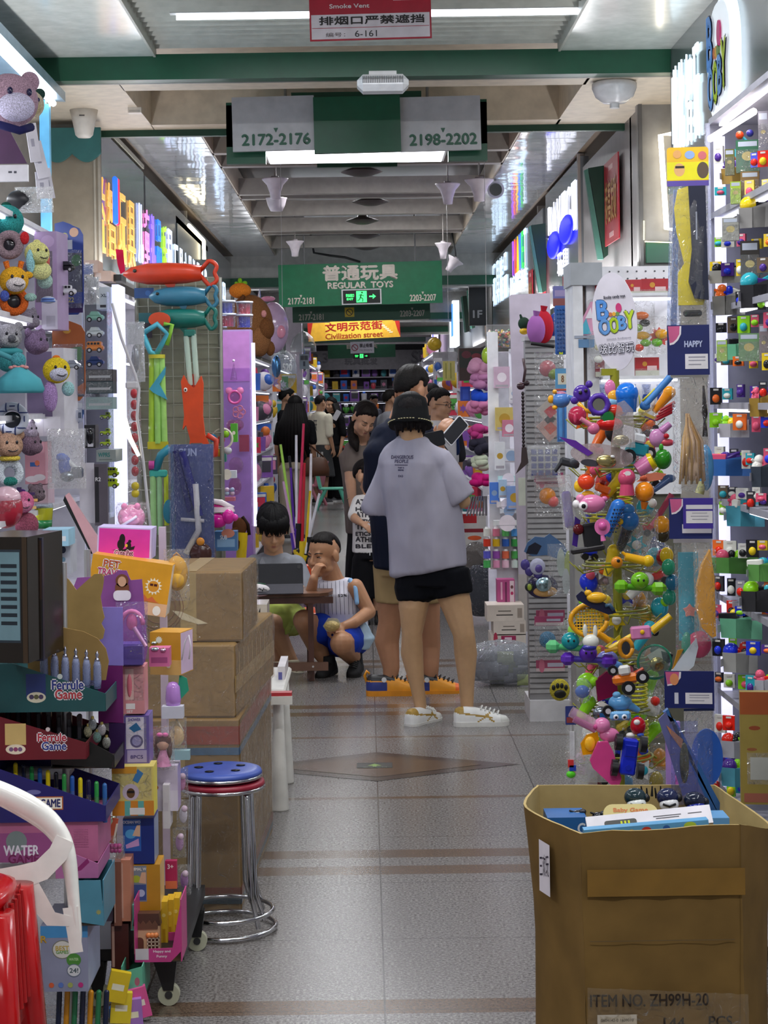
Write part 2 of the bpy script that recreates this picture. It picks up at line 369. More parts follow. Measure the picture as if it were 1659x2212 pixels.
# fixtures overhead
def board(px0,py0,px1,py1,Y,t=.03):
 a,e=P(px0,py0,Y),P(px1,py1,Y);k=Y/F
 return(a+e)/2,(px1-px0)*k,(py1-py0)*k
RZ=0
WH,OFFW=m('e6e4e8',.4),m('d8d4d0',.45)
c,w,h=board(668,-50,931,86,7.6)
r=thing('smoke_vent_sign','red and white hanging notice about the smoke vent at the top of the aisle','sign',c)
b=B(TR(ry=-.8));b.box((0,0,0),(w,.008,h),'b01733');b.box((0,-.005,-.073),(w-.014,.002,.10),'e3dde6')
b.box((w*.33,-.005,.079),(w*.28,.002,.1),'e3dde6')
b.text('排烟口',(-.09,-.006,.068),.05,'f3e7ea',fit=.16);b.text('Smoke Vent',(-.085,-.006,.011),.017,'f0e6ea',fit=.163,bold=.0006)
b.text('排烟口严禁遮挡',(.005,-.0075,-.048),.034,'1b1518',fit=.43,bold=.0012)
b.text('编号：',(-.145,-.0075,-.106),.018,'5b4c52',fit=.08);b.text('6-161',(-.02,-.0075,-.104),.026,'17131a',fit=.09)
b.box((0,-.0065,-.078),(w-.02,.001,.002),'b01733');b.obj('plate',r)
for s in(-.15,.15):bb=B();bb.cyl((s,0,h/2),(s,0,3.385-c.z),.002,'777777',6);bb.obj('hanging_wire',r)
c=P(827,195,9.44);c.z=3.155
r=thing('motion_sensor','white rounded sensor box with a slatted front under the green beam','sensor',c)
b=B();b.box((0,0,0),(.262,.16,.085),m('dfe0e2',.35),r=.03);b.obj('housing',r)
b=B()
for i in range(23):b.box((-.10+i*.0091,-.081,.012),(.0045,.004,.035),'3a3d44')
b.obj('grille',r)
b=B();b.box((0,0,.05),(.14,.1,.02),'cfcfcf');b.obj('bracket',r)
c=P(1327,190,9.75);c.z=3.205
r=thing('ceiling_extinguisher','white bowl shaped fire extinguisher hanging under the cream soffit','extinguisher',c)
b=B();b.lathe([(.10,0),(.118,-.012),(.118,-.035),(.10,-.08),(.06,-.112),(0,-.118)][::-1],m('c9c8c9',.25),28);b.obj('bowl',r)
b=B();b.cyl((0,0,-.112),(0,0,-.14),.025,'bdbcbc',14);b.obj('nozzle',r)
c=P(181,233,10.45);c.z=3.205
r=thing('dome_camera','white tapered camera housing on the soffit near the left wall','camera',c)
b=B();b.lathe([(0,-.158),(.035,-.155),(.05,-.14),(.066,-.06),(.08,0)],m('d3ccc2',.45),24);b.obj('cone',r)
b=B();b.box((0,-.075,-.04),(.03,.004,.006),'4b4745');b.obj('logo_plate',r)
c=P(292,243,10.4);c.z=3.19
b=B();b.box((0,0,0),(.075,.06,.03),'d9cfc2');b.box((0,-.031,-.006),(.06,.002,.012),'b9b0a6');tag(b.obj('junction_box',loc=c),'small square white box on the cream soffit right of the camera','box')
c,w,h=board(488,218,1053,345,10.35)
r=thing('direction_sign','grey and green hanging sign reading 2172-2176 and 2198-2202','sign',c)
b=B();b.box((0,.28,.045),(w,.50,h-.08),GREEN);b.box((-w*.425,.06,-.01),(w*.15,.06,h),GREEN);b.box((w*.425,.06,-.01),(w*.15,.06,h),GREEN);b.box((0,.10,h/2+.01),(w*.5,.1,.1),GREEN);b.obj('back_box',r)
for nm,px0,px1,txt in(('number_plate',502,679,'2172-2176'),('number_plate',864,1038,'2198-2202')):
 cc,ww,hh=board(px0,209,px1,326,10.3);bb=B(TR(cc-c,ry=-.8));bb.box((0,0,0),(ww,.03,hh),m('a7a6a8',.35))
 bb.text(txt,(ww*.03,-.0165,-hh/2+.062),.06,'14503a',fit=ww*.83,bold=.0034)
 bb.add([(ww*.03-.013,-.017,-hh/2+.125),(ww*.03,-.017,-hh/2+.098),(ww*.03+.013,-.017,-hh/2+.125)],[(0,1,2)],'14503a');bb.obj(nm,r)
cc,ww,hh=board(678,209,865,330,10.28);bb=B(TR(cc-c,ry=-.8));bb.box((0,0,0),(ww,.05,hh),GREEN);bb.obj('centre_plate',r)
for s in(-.4,.4):bb=B();bb.cyl((s,.1,h/2),(s,.1,3.57-c.z),.008,'8d8d88',8);bb.obj('hanger_rod',r)
b=B();b.box((0,0,0),(1.04,.60,.02),'c8c8c4');b.box((0,0,-.012),(1.01,.56,.006),m('f2f6ff',.5,'',0,5.0))
tag(b.obj('ceiling_panel_light',loc=(P(768,330,10.7).x,10.66,2.965)),'flat white lit panel lamp under the grey 2172 sign','lamp')
c,w,h=board(685,340,858,361,12.9);b=B();b.box((0,0,0),(w,.04,h),DKG);b.box((0,0,.25),(.02,.02,.5),DKG)
tag(b.obj('sign_board',loc=c),'back edge of a dark green sign just below the lit ceiling panel','sign')
def tube_light(y,z,L,lab,e=6.0):
 r=thing('fluorescent_tube',lab,'lamp',(0.1,y,z))
 bb=B();bb.box((0,0,.03),(L+.06,.05,.03),'c9cac6');bb.obj('fitting',r)
 bb=B();bb.cyl((-L/2,0,0),(L/2,0,0),.013,m('eef4ff',.5,'',0,e),10);bb.obj('tube',r)
tube_light(8.6,3.335,1.9,'long fluorescent tube on the corrugated ceiling behind the smoke vent sign',5)
for i,y in enumerate((15.1,17.0,18.7,20.7)):tube_light(y,3.47,1.5,ORD[i]+' fluorescent tube between the ceiling battens beyond the 2172 sign, counted from the front',5)
for i,(px,Y)in enumerate(((781,14.6),(800,16.8),(782,18.55),(787,20.2),(790,21.7))):
 r=thing('ceiling_vent','dark conical ceiling vent on the centre line, '+ORD[i]+' from the front','vent',(P(px,400,Y).x,Y,3.42),group='dark ceiling vents')
 bb=B();bb.lathe([(.005,-.11),(.06,-.105),(.16,-.075),(.17,-.07),(.05,-.03),(.03,.1)],m('3b332f',.4),24);bb.obj('cone',r)
def horn(px,py,Y,R,lab,flip=0,rx=0,z=None):
 c=P(px,py,Y);r=thing('horn_speaker',lab,'speaker',c,rx=rx,ry=flip)
 bb=B();bb.lathe([(R,0),(R*.97,-.01),(R*.62,-.05),(R*.42,-.11),(R*.36,-.16),(0,-.165)][::-1],m('dcd2d8',.4),24);bb.obj('horn',r)
 bb=B();bb.cyl((0,0,-.005),(0,0,.02),R*.3,'b8b0b4',12);bb.cyl((0,0,0),(0,0,3.57-c.z),.006,'9a948f',6)if not flip else bb.tube([(0,0,0),(-.05,0,.06),(-.3,0,.32)],.01,'2a2a2a',8);bb.obj('mount',r)
horn(594,386,14.6,.105,'white funnel horn left of the first dark vent, above the white cup')
horn(967,397,14.6,.10,'white funnel horn right of the first dark vent')
horn(1035,388,13.8,.11,'white funnel horn beside the bullet camera')
horn(637,521,19.5,.095,'small white funnel horn at the far left of the tray ceiling')
horn(957,525,19.0,.085,'small white funnel horn at the far right of the tray ceiling')
horn(985,560,21.0,.10,'white funnel horn tilted sideways above the right end of the green Regular Toys sign',35)
b=B();b.lathe([(0,-.1),(.05,-.098),(.072,-.05),(.085,0),(.09,.008)],m('dad0d6',.4),22);b.cyl((0,0,0),(0,0,.55),.006,'9a948f',6)
tag(b.obj('lamp_cup',loc=P(597,430,15.2)),'white cup shaped lamp hanging below the left funnel horn','lamp')
c=P(1070,408,15.0);r=thing('bullet_camera','white bullet camera with black lens on the right ceiling edge','camera',c)
b=B();b.cyl((0,.12,0),(0,-.04,-.01),.07,m('c9c9d0',.3),20);b.obj('body',r)
b=B();b.cyl((.0,-.03,-.01),(0,-.05,-.012),.05,m('08080a',.12),20);b.obj('lens',r)
b=B();b.cyl((0,.08,.06),(0,.10,.46),.015,'b5b5b8',8);b.obj('mount',r)
b=B();b.tube([P(670,500,21.9),P(678,546,21.9),P(712,552,21.9),P(745,556,21.9),P(778,566,21.95)],.014,'1d1c1c',6)
tag(b.obj('cable'),'black loose cable along the ceiling above the green Regular Toys sign','cable')
# the hanging signs further in
def numtxt(b,s,x,z,sz,col,Y=0):
 b.text(s,(x,Y,z),sz,col,fit=sz*4.15,bold=sz*.03)
 b.add([(x-sz*.2,Y,z+sz*.95),(x,Y,z+sz*.5),(x+sz*.2,Y,z+sz*.95)],[(0,1,2)],col)
def pict_exit(b,s,y):
 g=m('39e36a',.5,'',0,2.4);k=m('0b1d10',.5)
 b.box((0,y,0),(s*.92,.002,s),g)
 for p0,p1,r in(((-.02,.22),(-.1,-.05),.09),((-.1,-.05),(.12,-.2),.07),((.12,-.2),(.08,-.45),.06),((-.1,-.05),(-.2,-.28),.07),((-.2,-.28),(-.38,-.34),.06),((.0,.15),(.2,.05),.05),((-.02,.16),(-.24,.12),.05)):
  b.cyl((p0[0]*s,y-.002,p0[1]*s),(p1[0]*s,y-.002,p1[1]*s),r*s*.6,k,6)
 b.ball((.05*s,y-.002,.36*s),s*.08,k,8,6)
def exit_sign(b,r,w,h,fr='d9d9d9'):
 b.box((0,0,0),(w,.03,h),fr);b.box((0,-.016,0),(w*.93,.004,h*.86),'060d08')
 bb=B(b.T);g=m('39e36a',.5,'',0,2.4);pict_exit(bb,h*.74,-.019)
 bb.text('安全出口',(-w*.29,-.019,h*.1),h*.2,g,fit=w*.2,bold=h*.008);bb.text('EXIT',(-w*.29,-.019,-h*.14),h*.13,g,fit=w*.16,bold=h*.008)
 bb.box((w*.25,-.019,0),(w*.12,.002,h*.09),g);bb.add([(w*.28,-.02,h*.17),(w*.28,-.02,-h*.17),(w*.36,-.02,0)],[(0,1,2)],g)
 return bb
c,w,h=board(602,568,955,659,20.0);SG=m('0c6e45',.4)
r=thing('hanging_sign','large green hanging sign reading Regular Toys in two languages','sign',c,ry=-.8)
b=B();b.box((0,0,0),(w,.06,h),SG);cw='dcd2c4'
b.text('普通玩具',(.0,-.032,h*.27),.158,cw,fit=.80,bold=.007);b.text('REGULAR  TOYS',(.0,-.032,-.012),.064,cw,fit=.70,bold=.004)
numtxt(b,'2177-2181',-.645,-h/2+.06,.068,cw,-.032);numtxt(b,'2203-2207',.67,-h/2+.06,.068,cw,-.032);b.obj('board',r)
for s in(-.6,.6):bb=B();bb.cyl((s,.0,h/2),(s,0,3.57-c.z),.008,'777777',6);bb.obj('hanger_rod',r)
c2=P(781,641,19.957);e=thing('exit_sign','green lit exit sign with running figure and arrow under Regular Toys','sign',c2,ry=-.8)
b=B();bb=exit_sign(b,e,.43,.165);b.obj('case',e);bb.obj('lit_face',e)
c,w,h=board(632,655,929,693,23.5)
r=thing('hanging_sign','dark green sign with 2177-2181 and a yellow no smoking sticker behind Regular Toys','sign',c,ry=-.8)
b=B();b.box((0,0,.06),(w,.06,h+.12),'0b4a30');numtxt(b,'2177-2181',-w*.365,-h*.22,.075,'a9a396',-.032);numtxt(b,'2203-2207',w*.37,-h*.16,.075,'a9a396',-.032)
b.box((-w*.36,0,-h/2),(w*.26,.05,.02),'bdbcb8');b.box((w*.36,0,-h/2),(w*.26,.05,.02),'bdbcb8');b.obj('board',r)
b=B();b.box((-.15,-.034,.0),(.12,.003,.12),'c9ab12');b.prism(ell(.045,.045,24),.002,'20180a',TR((-.15,-.037,0)));b.prism(ell(.035,.035,24),.002,'c9ab12',TR((-.15,-.039,0)))
b.box((-.15,-.041,0),(.07,.001,.009),'20180a',TR((-.15,-.041,0),ry=45)@TR((.15,.041,0)));b.obj('no_smoking_sticker',r)
for s in(-.5,.5):bb=B();bb.cyl((s,.06,h/2),(s,.06,3.25-c.z),.008,'777777',6);bb.obj('hanger_rod',r)
c,w,h=board(665,691,864,733,25.5)
r=thing('banner','yellow and red hanging banner reading Civilization street','banner',c,ry=-2.3)
b=B();b.box((0,0,0),(w,.012,h),'d9a534');b.box((0,-.007,0),(w*.62,.001,h*.98),'e0bc45')
for s in(-1,1):b.add([(s*w/2,-.008,h/2),(s*w/2,-.008,-h/2),(s*w*.47,-.008,-h*.1),(s*w*.44,-.008,h/2)],[(0,1,2,3)if s>0 else(3,2,1,0)],'b32a20')
for k in range(6):b.box((w*(.30+.02*k),-.0085,h*(.22-.09*k)),(.05,.001,.02),'eed9a8')
b.text('文明示范街',(0,-.009,h*.17),.115,'a3201f',fit=w*.62,bold=.004);b.text('Civilization street',(0,-.009,-h*.29),.075,'a8461f',fit=w*.62,bold=.003);b.obj('cloth',r)
for s in(-.4,.4):bb=B();bb.cyl((s,0,h/2),(s,0,3.25-c.z),.004,'888888',5);bb.obj('cord',r)
c,w,h=board(757,738,808,763,30);r=thing('no_smoking_sign','small white no smoking plate in front of the far green sign','sign',c,ry=-.8)
b=B();b.box((0,0,0),(w,.01,h),'d6d2d8');b.text('禁止吸烟',(.06,-.006,.03),.06,'33303a',fit=.2,bold=.002);b.text('No Smoking',(.06,-.006,-.045),.035,'66606a',fit=.2)
b.prism(ell(.055,.055,20),.002,'a03a48',TR((-.12,-.006,0)));b.prism(ell(.042,.042,20),.002,'d6d2d8',TR((-.12,-.008,0)));b.box((0,0,0),(.09,.001,.012),'a03a48',TR((-.12,-.0098,0),ry=45));b.obj('plate',r)
bb=B();bb.cyl((0,0,h/2),(0,0,3.25-c.z),.006,'777777',5);bb.obj('hanger',r)
c,w,h=board(708,732,854,773,46);r=thing('hanging_sign','far green hanging sign partly hidden by the no smoking plate','sign',c,ry=-.8)
b=B();b.box((0,0,0),(w,.06,h),'0d5a3a');b.text('普通玩具',(0,-.032,h*.2),.2,'b3ab9c',fit=.78,bold=.006);b.obj('board',r)
bb=B();bb.cyl((0,0,h/2),(0,0,3.25-c.z),.015,'777777',5);bb.obj('hanger_rod',r)
e=thing('exit_sign','tiny lit green exit sign on the far green sign','sign',P(781,769,45.957));b=B();bb=exit_sign(b,e,.42,.13,'444444');b.obj('case',e);bb.obj('lit_face',e)
b=B();b.box((0,48.4,2.62),(4.4,.2,.50),m('77737a',.5));b.text('玩具批发',(P(780,780,48.29).x,48.29,2.58),.16,'4a4650',fit=.85,bold=.01);b.text('ST',(P(858,775,48.29).x+.6,48.29,2.68),.3,'5b5760',fit=.45,bold=.01);b.text('2.3',(-1.15,48.29,2.68),.25,'5b5760',fit=.4,bold=.01);struct('trim_9',b)
b=B();b.box((0,0,0),(.21,.12,.56),m('1d2023',.4));b.text('1F',(0,-.062,-.14),.09,'b9b9bb',fit=.11,bold=.004);b.cyl((0,0,.28),(0,0,.5),.012,'777777',6)
b.obj('floor_sign',loc=P(1031,672,23.0)+Vector((0,0,.1)),label='dark upright sign reading 1F high on the right beyond the green flags',cat='sign')
# people
from mathutils import noise as mnoise
def remesh(b,vox,smooth=4,fold=None):
 me=bpy.data.meshes.new('tmp');me.from_pydata([tuple(p)for p in b.v],[],b.f);o=bpy.data.objects.new('tmp',me);COL.objects.link(o)
 r=o.modifiers.new('r','REMESH');r.mode='VOXEL';r.voxel_size=vox
 if smooth:s=o.modifiers.new('s','SMOOTH');s.factor=.5;s.iterations=smooth
 dg=bpy.context.evaluated_depsgraph_get();dg.update();e=o.evaluated_get(dg);m2=e.to_mesh()
 vs=[v.co.copy()for v in m2.vertices];ns=[v.normal.copy()for v in m2.vertices];fs=[tuple(p.vertices)for p in m2.polygons]
 e.to_mesh_clear();bpy.data.objects.remove(o);bpy.data.meshes.remove(me)
 if fold:
  amp,f=fold
  for i,v in enumerate(vs):vs[i]=v+ns[i]*(amp*(.4+mnoise.noise(Vector((v.x*f[0],v.y*f[1],v.z*f[2])))))
 return vs,fs
def limb(b,pts,rs,mt='000000',n=12):
 for i in range(len(pts)-1):
  b.cone(pts[i],pts[i+1],rs[i],rs[i+1],mt,n)
 for p,r in zip(pts,rs):b.ball(p,r,mt,12,8)
def face_frame(c,yaw,pitch,roll=0,s=1.0):
 """head frame: local -y is where the face looks, x to the viewer's right when facing the camera"""
 R=math.radians
 return Matrix.Translation(c)@Matrix.Rotation(R(yaw),4,'Z')@Matrix.Rotation(R(pitch),4,'X')@Matrix.Rotation(R(roll),4,'Y')@Matrix.Scale(s,4)
def add_head(b,HF,neck=None,nr=.05):
 k='000000';T=HF
 def bl(c,r):b.ball(c,r,k,18,12,T)
 bl((0,.012,.032),(.077,.094,.086));bl((0,-.022,-.038),(.062,.068,.078));bl((0,-.058,-.088),(.03,.028,.024))
 for s in(-1,1):
  bl((s*.034,-.056,-.030),(.03,.028,.034));bl((s*.081,.014,-.008),(.010,.022,.034));bl((s*.0095,-.094,-.031),(.008,.009,.007));bl((s*.045,-.02,-.07),(.02,.03,.02))
 b.cone((0,-.086,.012),(0,-.104,-.027),.007,.011,k,10,T);bl((0,-.102,-.028),(.011,.011,.010))
 b.cone((-.042,-.070,.022),(.042,-.070,.022),.014,.014,k,10,T)
 b.cone((-.018,-.083,-.056),(.018,-.083,-.056),.008,.008,k,10,T);b.cone((-.013,-.082,-.067),(.013,-.082,-.067),.008,.008,k,10,T)
 if neck is not None:
  s=T.to_scale()[0];p=T@Vector((0,.02,-.05));b.cone(p,neck,nr*s,nr*1.12*s,k,14);b.ball(neck,nr*1.12*s,k)
def hand(b,w,d,up,L=.17,curl=30,side=1,spread=1.0):
 """palm, four separate fingers, thumb.  w wrist, d pointing direction, up = back of the hand"""
 k='000000';w,d,up=Vector(w),Vector(d).normalized(),Vector(up);up=(up-d*up.dot(d)).normalized();sd=d.cross(up)*side
 s=L/.18;pc=w+d*.045*s
 for o,r in((-.026,.016),(-.009,.0175),(.009,.0175),(.026,.015)):
  b.cone(w+d*.005*s+sd*o*.6*s,w+d*.088*s+sd*o*s,r*s,r*.72*s,k,10);b.ball(w+d*.088*s+sd*o*s,r*.72*s,k,8,6)
 for i,(o,fl)in enumerate(((-.030,.068),(-.010,.078),(.011,.073),(.030,.058))):
  p=w+d*.088*s+sd*o*s;dd=(d+sd*(o*2.5*spread)).normalized();rr=(.0095,.0098,.0095,.0085)[i]*s
  for j,fr in enumerate((.45,.31,.24)):
   a=math.radians(curl*(1+j*.9));q=p+(dd*math.cos(a)-up*math.sin(a))*fl*fr*s
   b.cone(p,q,rr,rr*.9,k,8);b.ball(q,rr*.9,k,8,6);p,rr=q,rr*.9
 p=w+d*.022*s-sd*.024*s;a=math.radians(curl*.6)
 q=p+(d*.55-sd*.8-up*.35*math.sin(a))*.040*s;r2=q+(d*.85-sd*.25-up*.7*math.sin(a))*.034*s
 b.cone(p,q,.014*s,.0115*s,k,8);b.ball(q,.0115*s,k,8,6);b.cone(q,r2,.0115*s,.009*s,k,8);b.ball(r2,.009*s,k,8,6)
class Person:
 def __init__(self,label,loc,group=None):self.root=thing('person',label,'person',loc);self.bvh=None
 def body(self,b,skin,vox=.006,sm=4):
  vs,fs=remesh(b,vox,sm);self.bvh=BVHTree.FromPolygons(vs,fs);n=B();n.add(vs,fs,m(skin,.5,'skin'),True);n.obj('body',self.root,world=True)
 def cloth(self,name,b,mt,vox=.008,sm=3,fold=None,label=None,keep=False):
  vs,fs=remesh(b,vox,sm,fold);n=B();n.add(vs,fs,mt,True);o=n.obj(name,self.root,label,world=True)
  if keep:self.cb=BVHTree.FromPolygons(vs,fs);
  return o
 def proj(self,T,x,z,off=.001):
  """point on the face in front of local (x, z)"""
  o=T@Vector((x,-.3,z));d=((T@Vector((x,0,z)))-o).normalized();h=self.bvh.ray_cast(o,d)
  return(h[0]-d*off)if h[0]is not None else T@Vector((x,-.09,z))
 def face(self,T,eye=1.0,iris='15100d',brow='1c1512',lips='a8625a',look=0.0):
  R=self.root
  for s in(-1,1):
   if eye>.05:
    n=B();p=self.proj(T,s*.031,.003,.0);Q=T.copy();Q.translation=p
    n.ball((0,.004,0),(.0145,.007,.0075*eye),m('c9c0b8',.4),12,8,Q);n.ball((look*.005,-.0005,0),(.0062,.0035,.0065*min(eye,1)),m(iris,.15),10,8,Q)
    n.tube([Q@Vector((x,-.003,(.0075-45*x*x)*eye))for x in(-.015,-.008,0,.008,.015)],.0016,brow,5);n.obj('eye',R,world=True)
   else:
    n=B();n.tube([self.proj(T,s*(.031+x),.0-.006*(1-(x/.016)**2))for x in(-.016,-.008,0,.008,.016)],.002,brow,5);n.obj('eyelid',R,world=True)
   n=B();n.tube([self.proj(T,s*(.031+x),.024+z,.0005)for x,z in((-.017,-.002),(-.006,.003),(.006,.004),(.019,-.002))],[.0022,.0032,.003,.0014],brow,6);n.obj('eyebrow',R,world=True)
  n=B();n.tube([self.proj(T,x,-.056-z,-.001)for x,z in((-.021,.004),(-.008,.001),(0,.003),(.008,.001),(.021,.004))],[.001,.0034,.003,.0034,.001],m(lips,.4),6)
  n.tube([self.proj(T,x,-.066-z,-.001)for x,z in((-.018,-.004),(-.007,0),(.007,0),(.018,-.004))],[.001,.004,.004,.001],m(lips,.4),6)
  n.tube([self.proj(T,x,-.0605,.0002)for x in(-.02,0,.02)],.0012,'5a2c28',5);n.obj('lips',R,world=True)
 def hair(self,T,col,t=.012,front=28,side=-8,back=-42,jit=4,name='hair',top=0,bangs=0,extra=None,rough=.6,nu=72,nv=40,seed=3):
  q=random.Random(seed);n=B();c=Vector((0,.012,.032));rr=(.078,.096,.087);vs=[];fs=[]
  J=[q.uniform(-jit,jit)for _ in range(nu)];K=[q.uniform(-.4,1)for _ in range(nu)]
  for j in range(nv+1):
   el=-90+180*j/nv
   for i in range(nu):
    az=-180+360*i/nu;a=abs(az)
    if a<60:th=front+(bangs*math.cos(math.radians(a*1.5))if bangs else 0)+(a/60)**3*(side-front)*.35
    elif a<80:th=front+(side-front)*(.35+.65*(a-60)/20)
    elif a<110:th=side+(18 if 88<a<108 else 0)
    else:th=side+(back-side)*min(1,(a-110)/35)
    th+=J[i];ins=max(0,min(1,(el-th)/9));k=t*(1+.25*K[i])*(.55+.45*max(0,math.sin(math.radians(el))))+top*max(0,math.sin(math.radians(el)))**2
    f=.90+ins*(.10+k/.085)+q.uniform(-.006,.006)*ins
    ce=math.cos(math.radians(el));vs.append(T@(c+Vector((rr[0]*f*ce*math.sin(math.radians(az)),-rr[1]*f*ce*math.cos(math.radians(az)),rr[2]*f*math.sin(math.radians(el))))))
  for j in range(nv):
   for i in range(nu):k=(i+1)%nu;fs.append((j*nu+i,j*nu+k,(j+1)*nu+k,(j+1)*nu+i))
  n.add(vs,fs,m(col,rough,'hair'),True)
  if extra:extra(n,m(col,rough,'hair'))
  return n.obj(name,self.root,world=True)
 def project_text(self,name,s,c,size,fit,right,up,d,col,off=.0015,bold=0):
  """lettering printed on cloth: every vertex is laid onto the garment"""
  t=B();t.text(s,c,size,col,right=right,up=up,fit=fit,bold=bold);d=Vector(d).normalized();out=[]
  for p in t.v:
   h=self.cb.ray_cast(p-d*.4,d);out.append(h[0]-d*off if h[0]is not None else p)
  n=B();n.add(out,t.f,m(col,.6),False);return n
def goldcol(x,z):return 'b08c3a'if(x<-.34 and z>.62)or(abs(z-.50+.55*(x+.2))<.055 and-.45<x<.2)or(abs(x-.04-(z-.3)*.35)<.022 and z<.62)or(abs(x-.12+(z-.3)*.3)<.022 and z<.5)else('dcdcd6'if x>.33 else 'f0efec')
def shoecol(x,z):return '17161a'if z>.62 and x<.02 else('2b3a83'if x<-.12 and z<.45-x*.3 and z<.55 else('e0662a'if x>.33 else 'e8981f'))
def shoe(pr,pos,ang,L,sole,upper,name='shoe',h=.075,wd=.047,ankle=.035,toe=None,stripe=None,laces='f2f2ee',heel=None,colf=None,solet=.026,label=None,pitch=0):
 T=TR(pos,rz=ang)@TR(ry=pitch);n=B(T);out=[]
 xs=[-.5,-.47,-.40,-.28,-.12,.06,.22,.36,.45,.5];ws=[.30,.62,.80,.84,.80,.88,1.0,.92,.66,.25];hs=[.55,.88,1.0,1.0,.95,.80,.58,.42,.34,.14]
 if colf:xs,ws,hs=[[u[i//5]+(u[min(i//5+1,9)]-u[i//5])*(i%5)/5 for i in range(46)]for u in(xs,ws,hs)]
 poly=[(x*L,w*wd)for x,w in zip(xs,ws)]+[(x*L,-w*wd)for x,w in reversed(list(zip(xs,ws)))]
 nP=len(poly);v0=[(x,y,0)for x,y in poly]+[(x*1.01,y*1.02,solet)for x,y in poly]
 n.add(v0,[tuple(range(nP-1,-1,-1))[::-1],tuple(range(nP,2*nP))[::-1]]+[(i,i+nP,(i+1)%nP+nP,(i+1)%nP)for i in range(nP)],sole,False)
 so=n.obj('sole',None);bpy.data.objects.remove(so)
 fs=[];vs=[];na=37 if colf else 13
 for x,w,hh in zip(xs,ws,hs):
  for i in range(na):
   a=math.pi*i/(na-1);vs.append((x*L,w*wd*.95*math.copysign(abs(math.cos(a))**.75,math.cos(a)),solet*.9+h*hh*math.sin(a)**.8))
 K=len(xs)
 for j in range(K-1):
  for i in range(na-1):fs.append((j*na+i,(j+1)*na+i,(j+1)*na+i+1,j*na+i+1))
 fs+=[tuple(range(na)),tuple(range((K-1)*na,K*na))[::-1]]
 k=len(fs);mats=[]
 n.add(vs,fs,upper,True)
 if(toe or heel)and not colf:
  tm,hm=n._m(toe or upper),n._m(heel or upper);base=len(n.f)-k
  for q in range(k):
   xx=sum(vs[z][0]for z in fs[q])/len(fs[q])/L;zz=sum(vs[z][2]for z in fs[q])/len(fs[q])
   if toe and xx>.30:n.mi[base+q]=tm
   if heel and xx<-.30:n.mi[base+q]=hm
 if colf:
  base=len(n.f)-k
  for q in range(k):n.mi[base+q]=n._m(colf(sum(vs[z][0]for z in fs[q])/len(fs[q])/L,(sum(vs[z][2]for z in fs[q])/len(fs[q])-solet)/h))
 if not colf:n.cone((-.22*L,0,h*.8),(-.24*L,0,h+solet+ankle*.5),wd*.86,wd*.80,heel or upper,16)
 if stripe:
  for sy in(-1,1):
   for pts in(((-.44,.75),(-.2,.62),(.05,.35),(.2,.2)),((-.02,.75),(.02,.45),(.0,.15)),((.12,.62),(.1,.35),(.16,.12)),((-.44,.55),(-.2,.5),(.0,.3))):
    n.tube([(x*L,sy*wd*(.93-z*z*.25),solet+h*z)for x,z in pts],.0068,stripe,6)
 o=n.obj(name,pr.root,label,world=True)
 lb=B(T)
 for i in range(5):
  x=(-.02+.075*i)*L;z=solet+h*(.92-.09*i);lb.tube([(x,-wd*.5,z-.008),(x+.01,0,z+.006),(x,wd*.5,z-.008)],.004,laces,5)
 lo=lb.obj('laces',None);lo.parent=o
 Q=MATW[pr.root.name].inverted()
 for v in lo.data.vertices:v.co=Q@v.co
 return o
BLK=m('0b0b0f',.75,'fab')
# woman in the grey T-shirt, seen from behind
pr=Person('woman seen from behind in grey T-shirt, black shorts and black bucket hat',P(955,1566,8.83))
def Pw(x,y,d=0):return P(x,y,8.83+d)
b=B();HF=face_frame(Pw(887,903,-.0),205-30,14,0,.97)
add_head(b,HF,Pw(893,962),.052)
b.loft([(Pw(935,1270),.13,.09,-22),(Pw(930,1240),.15,.105,-22),(Pw(918,1150),.13,.09,-22),(Pw(905,1060),.145,.095,-22),(Pw(896,985),.16,.08,-22),(Pw(893,962),.06,.055,-22)],'000000')
for sh,el,wr in((Pw(838,990,.04),Pw(826,1098,.12),Pw(862,1050,.32)),(Pw(955,992,-.05),Pw(1000,1082,-.03),Pw(962,1000,.20))):
 limb(b,[sh,el,wr],[.044,.038,.026])
hand(b,Pw(862,1050,.32),(.4,.3,.5),(0,-.6,.6),.165,30,1);hand(b,Pw(962,1000,.20),(-.5,.3,.5),(0,-.6,.6),.165,30,-1)
limb(b,[Pw(897,1262,.02),Pw(893,1310,.0),Pw(890,1370,.0),Pw(890,1412,.03),Pw(901,1480,.03),Pw(910,1535,.03)],[.086,.073,.050,.0555,.036,.029])
limb(b,[Pw(970,1255,-.03),Pw(985,1305,-.03),Pw(1002,1370,-.05),Pw(1006,1412,-.02),Pw(1008,1480,-.02),Pw(1009,1535,-.02)],[.088,.075,.053,.056,.038,.030])
pr.body(b,'c9a077',.006)
b=B()
b.loft([(Pw(924,1231),.178,.135,-22,.15),(Pw(921,1195),.176,.132,-22,.10),(Pw(912,1120),.172,.125,-22),(Pw(902,1050),.172,.118,-22),(Pw(897,1000),.165,.105,-22),(Pw(894,978),.135,.088,-22),(Pw(893,962),.085,.07,-22),(Pw(893,950),.06,.058,-22)],'000000',32,2.3)
b.ball(Pw(849,1000,.03),.066,'000000');b.cone(Pw(887,976),Pw(849,998,.03),.066,.066,'000000',20);b.cone(Pw(850,990,.03),Pw(825,1104,.10),.060,.074,'000000',20)
b.ball(Pw(946,1000,-.05),.068,'000000');b.cone(Pw(900,976),Pw(946,998,-.05),.066,.068,'000000',20);b.cone(Pw(943,990,-.05),Pw(994,1078,-.05),.062,.072,'000000',20)
TEE=m('a6a2b0',.85,'cloth')
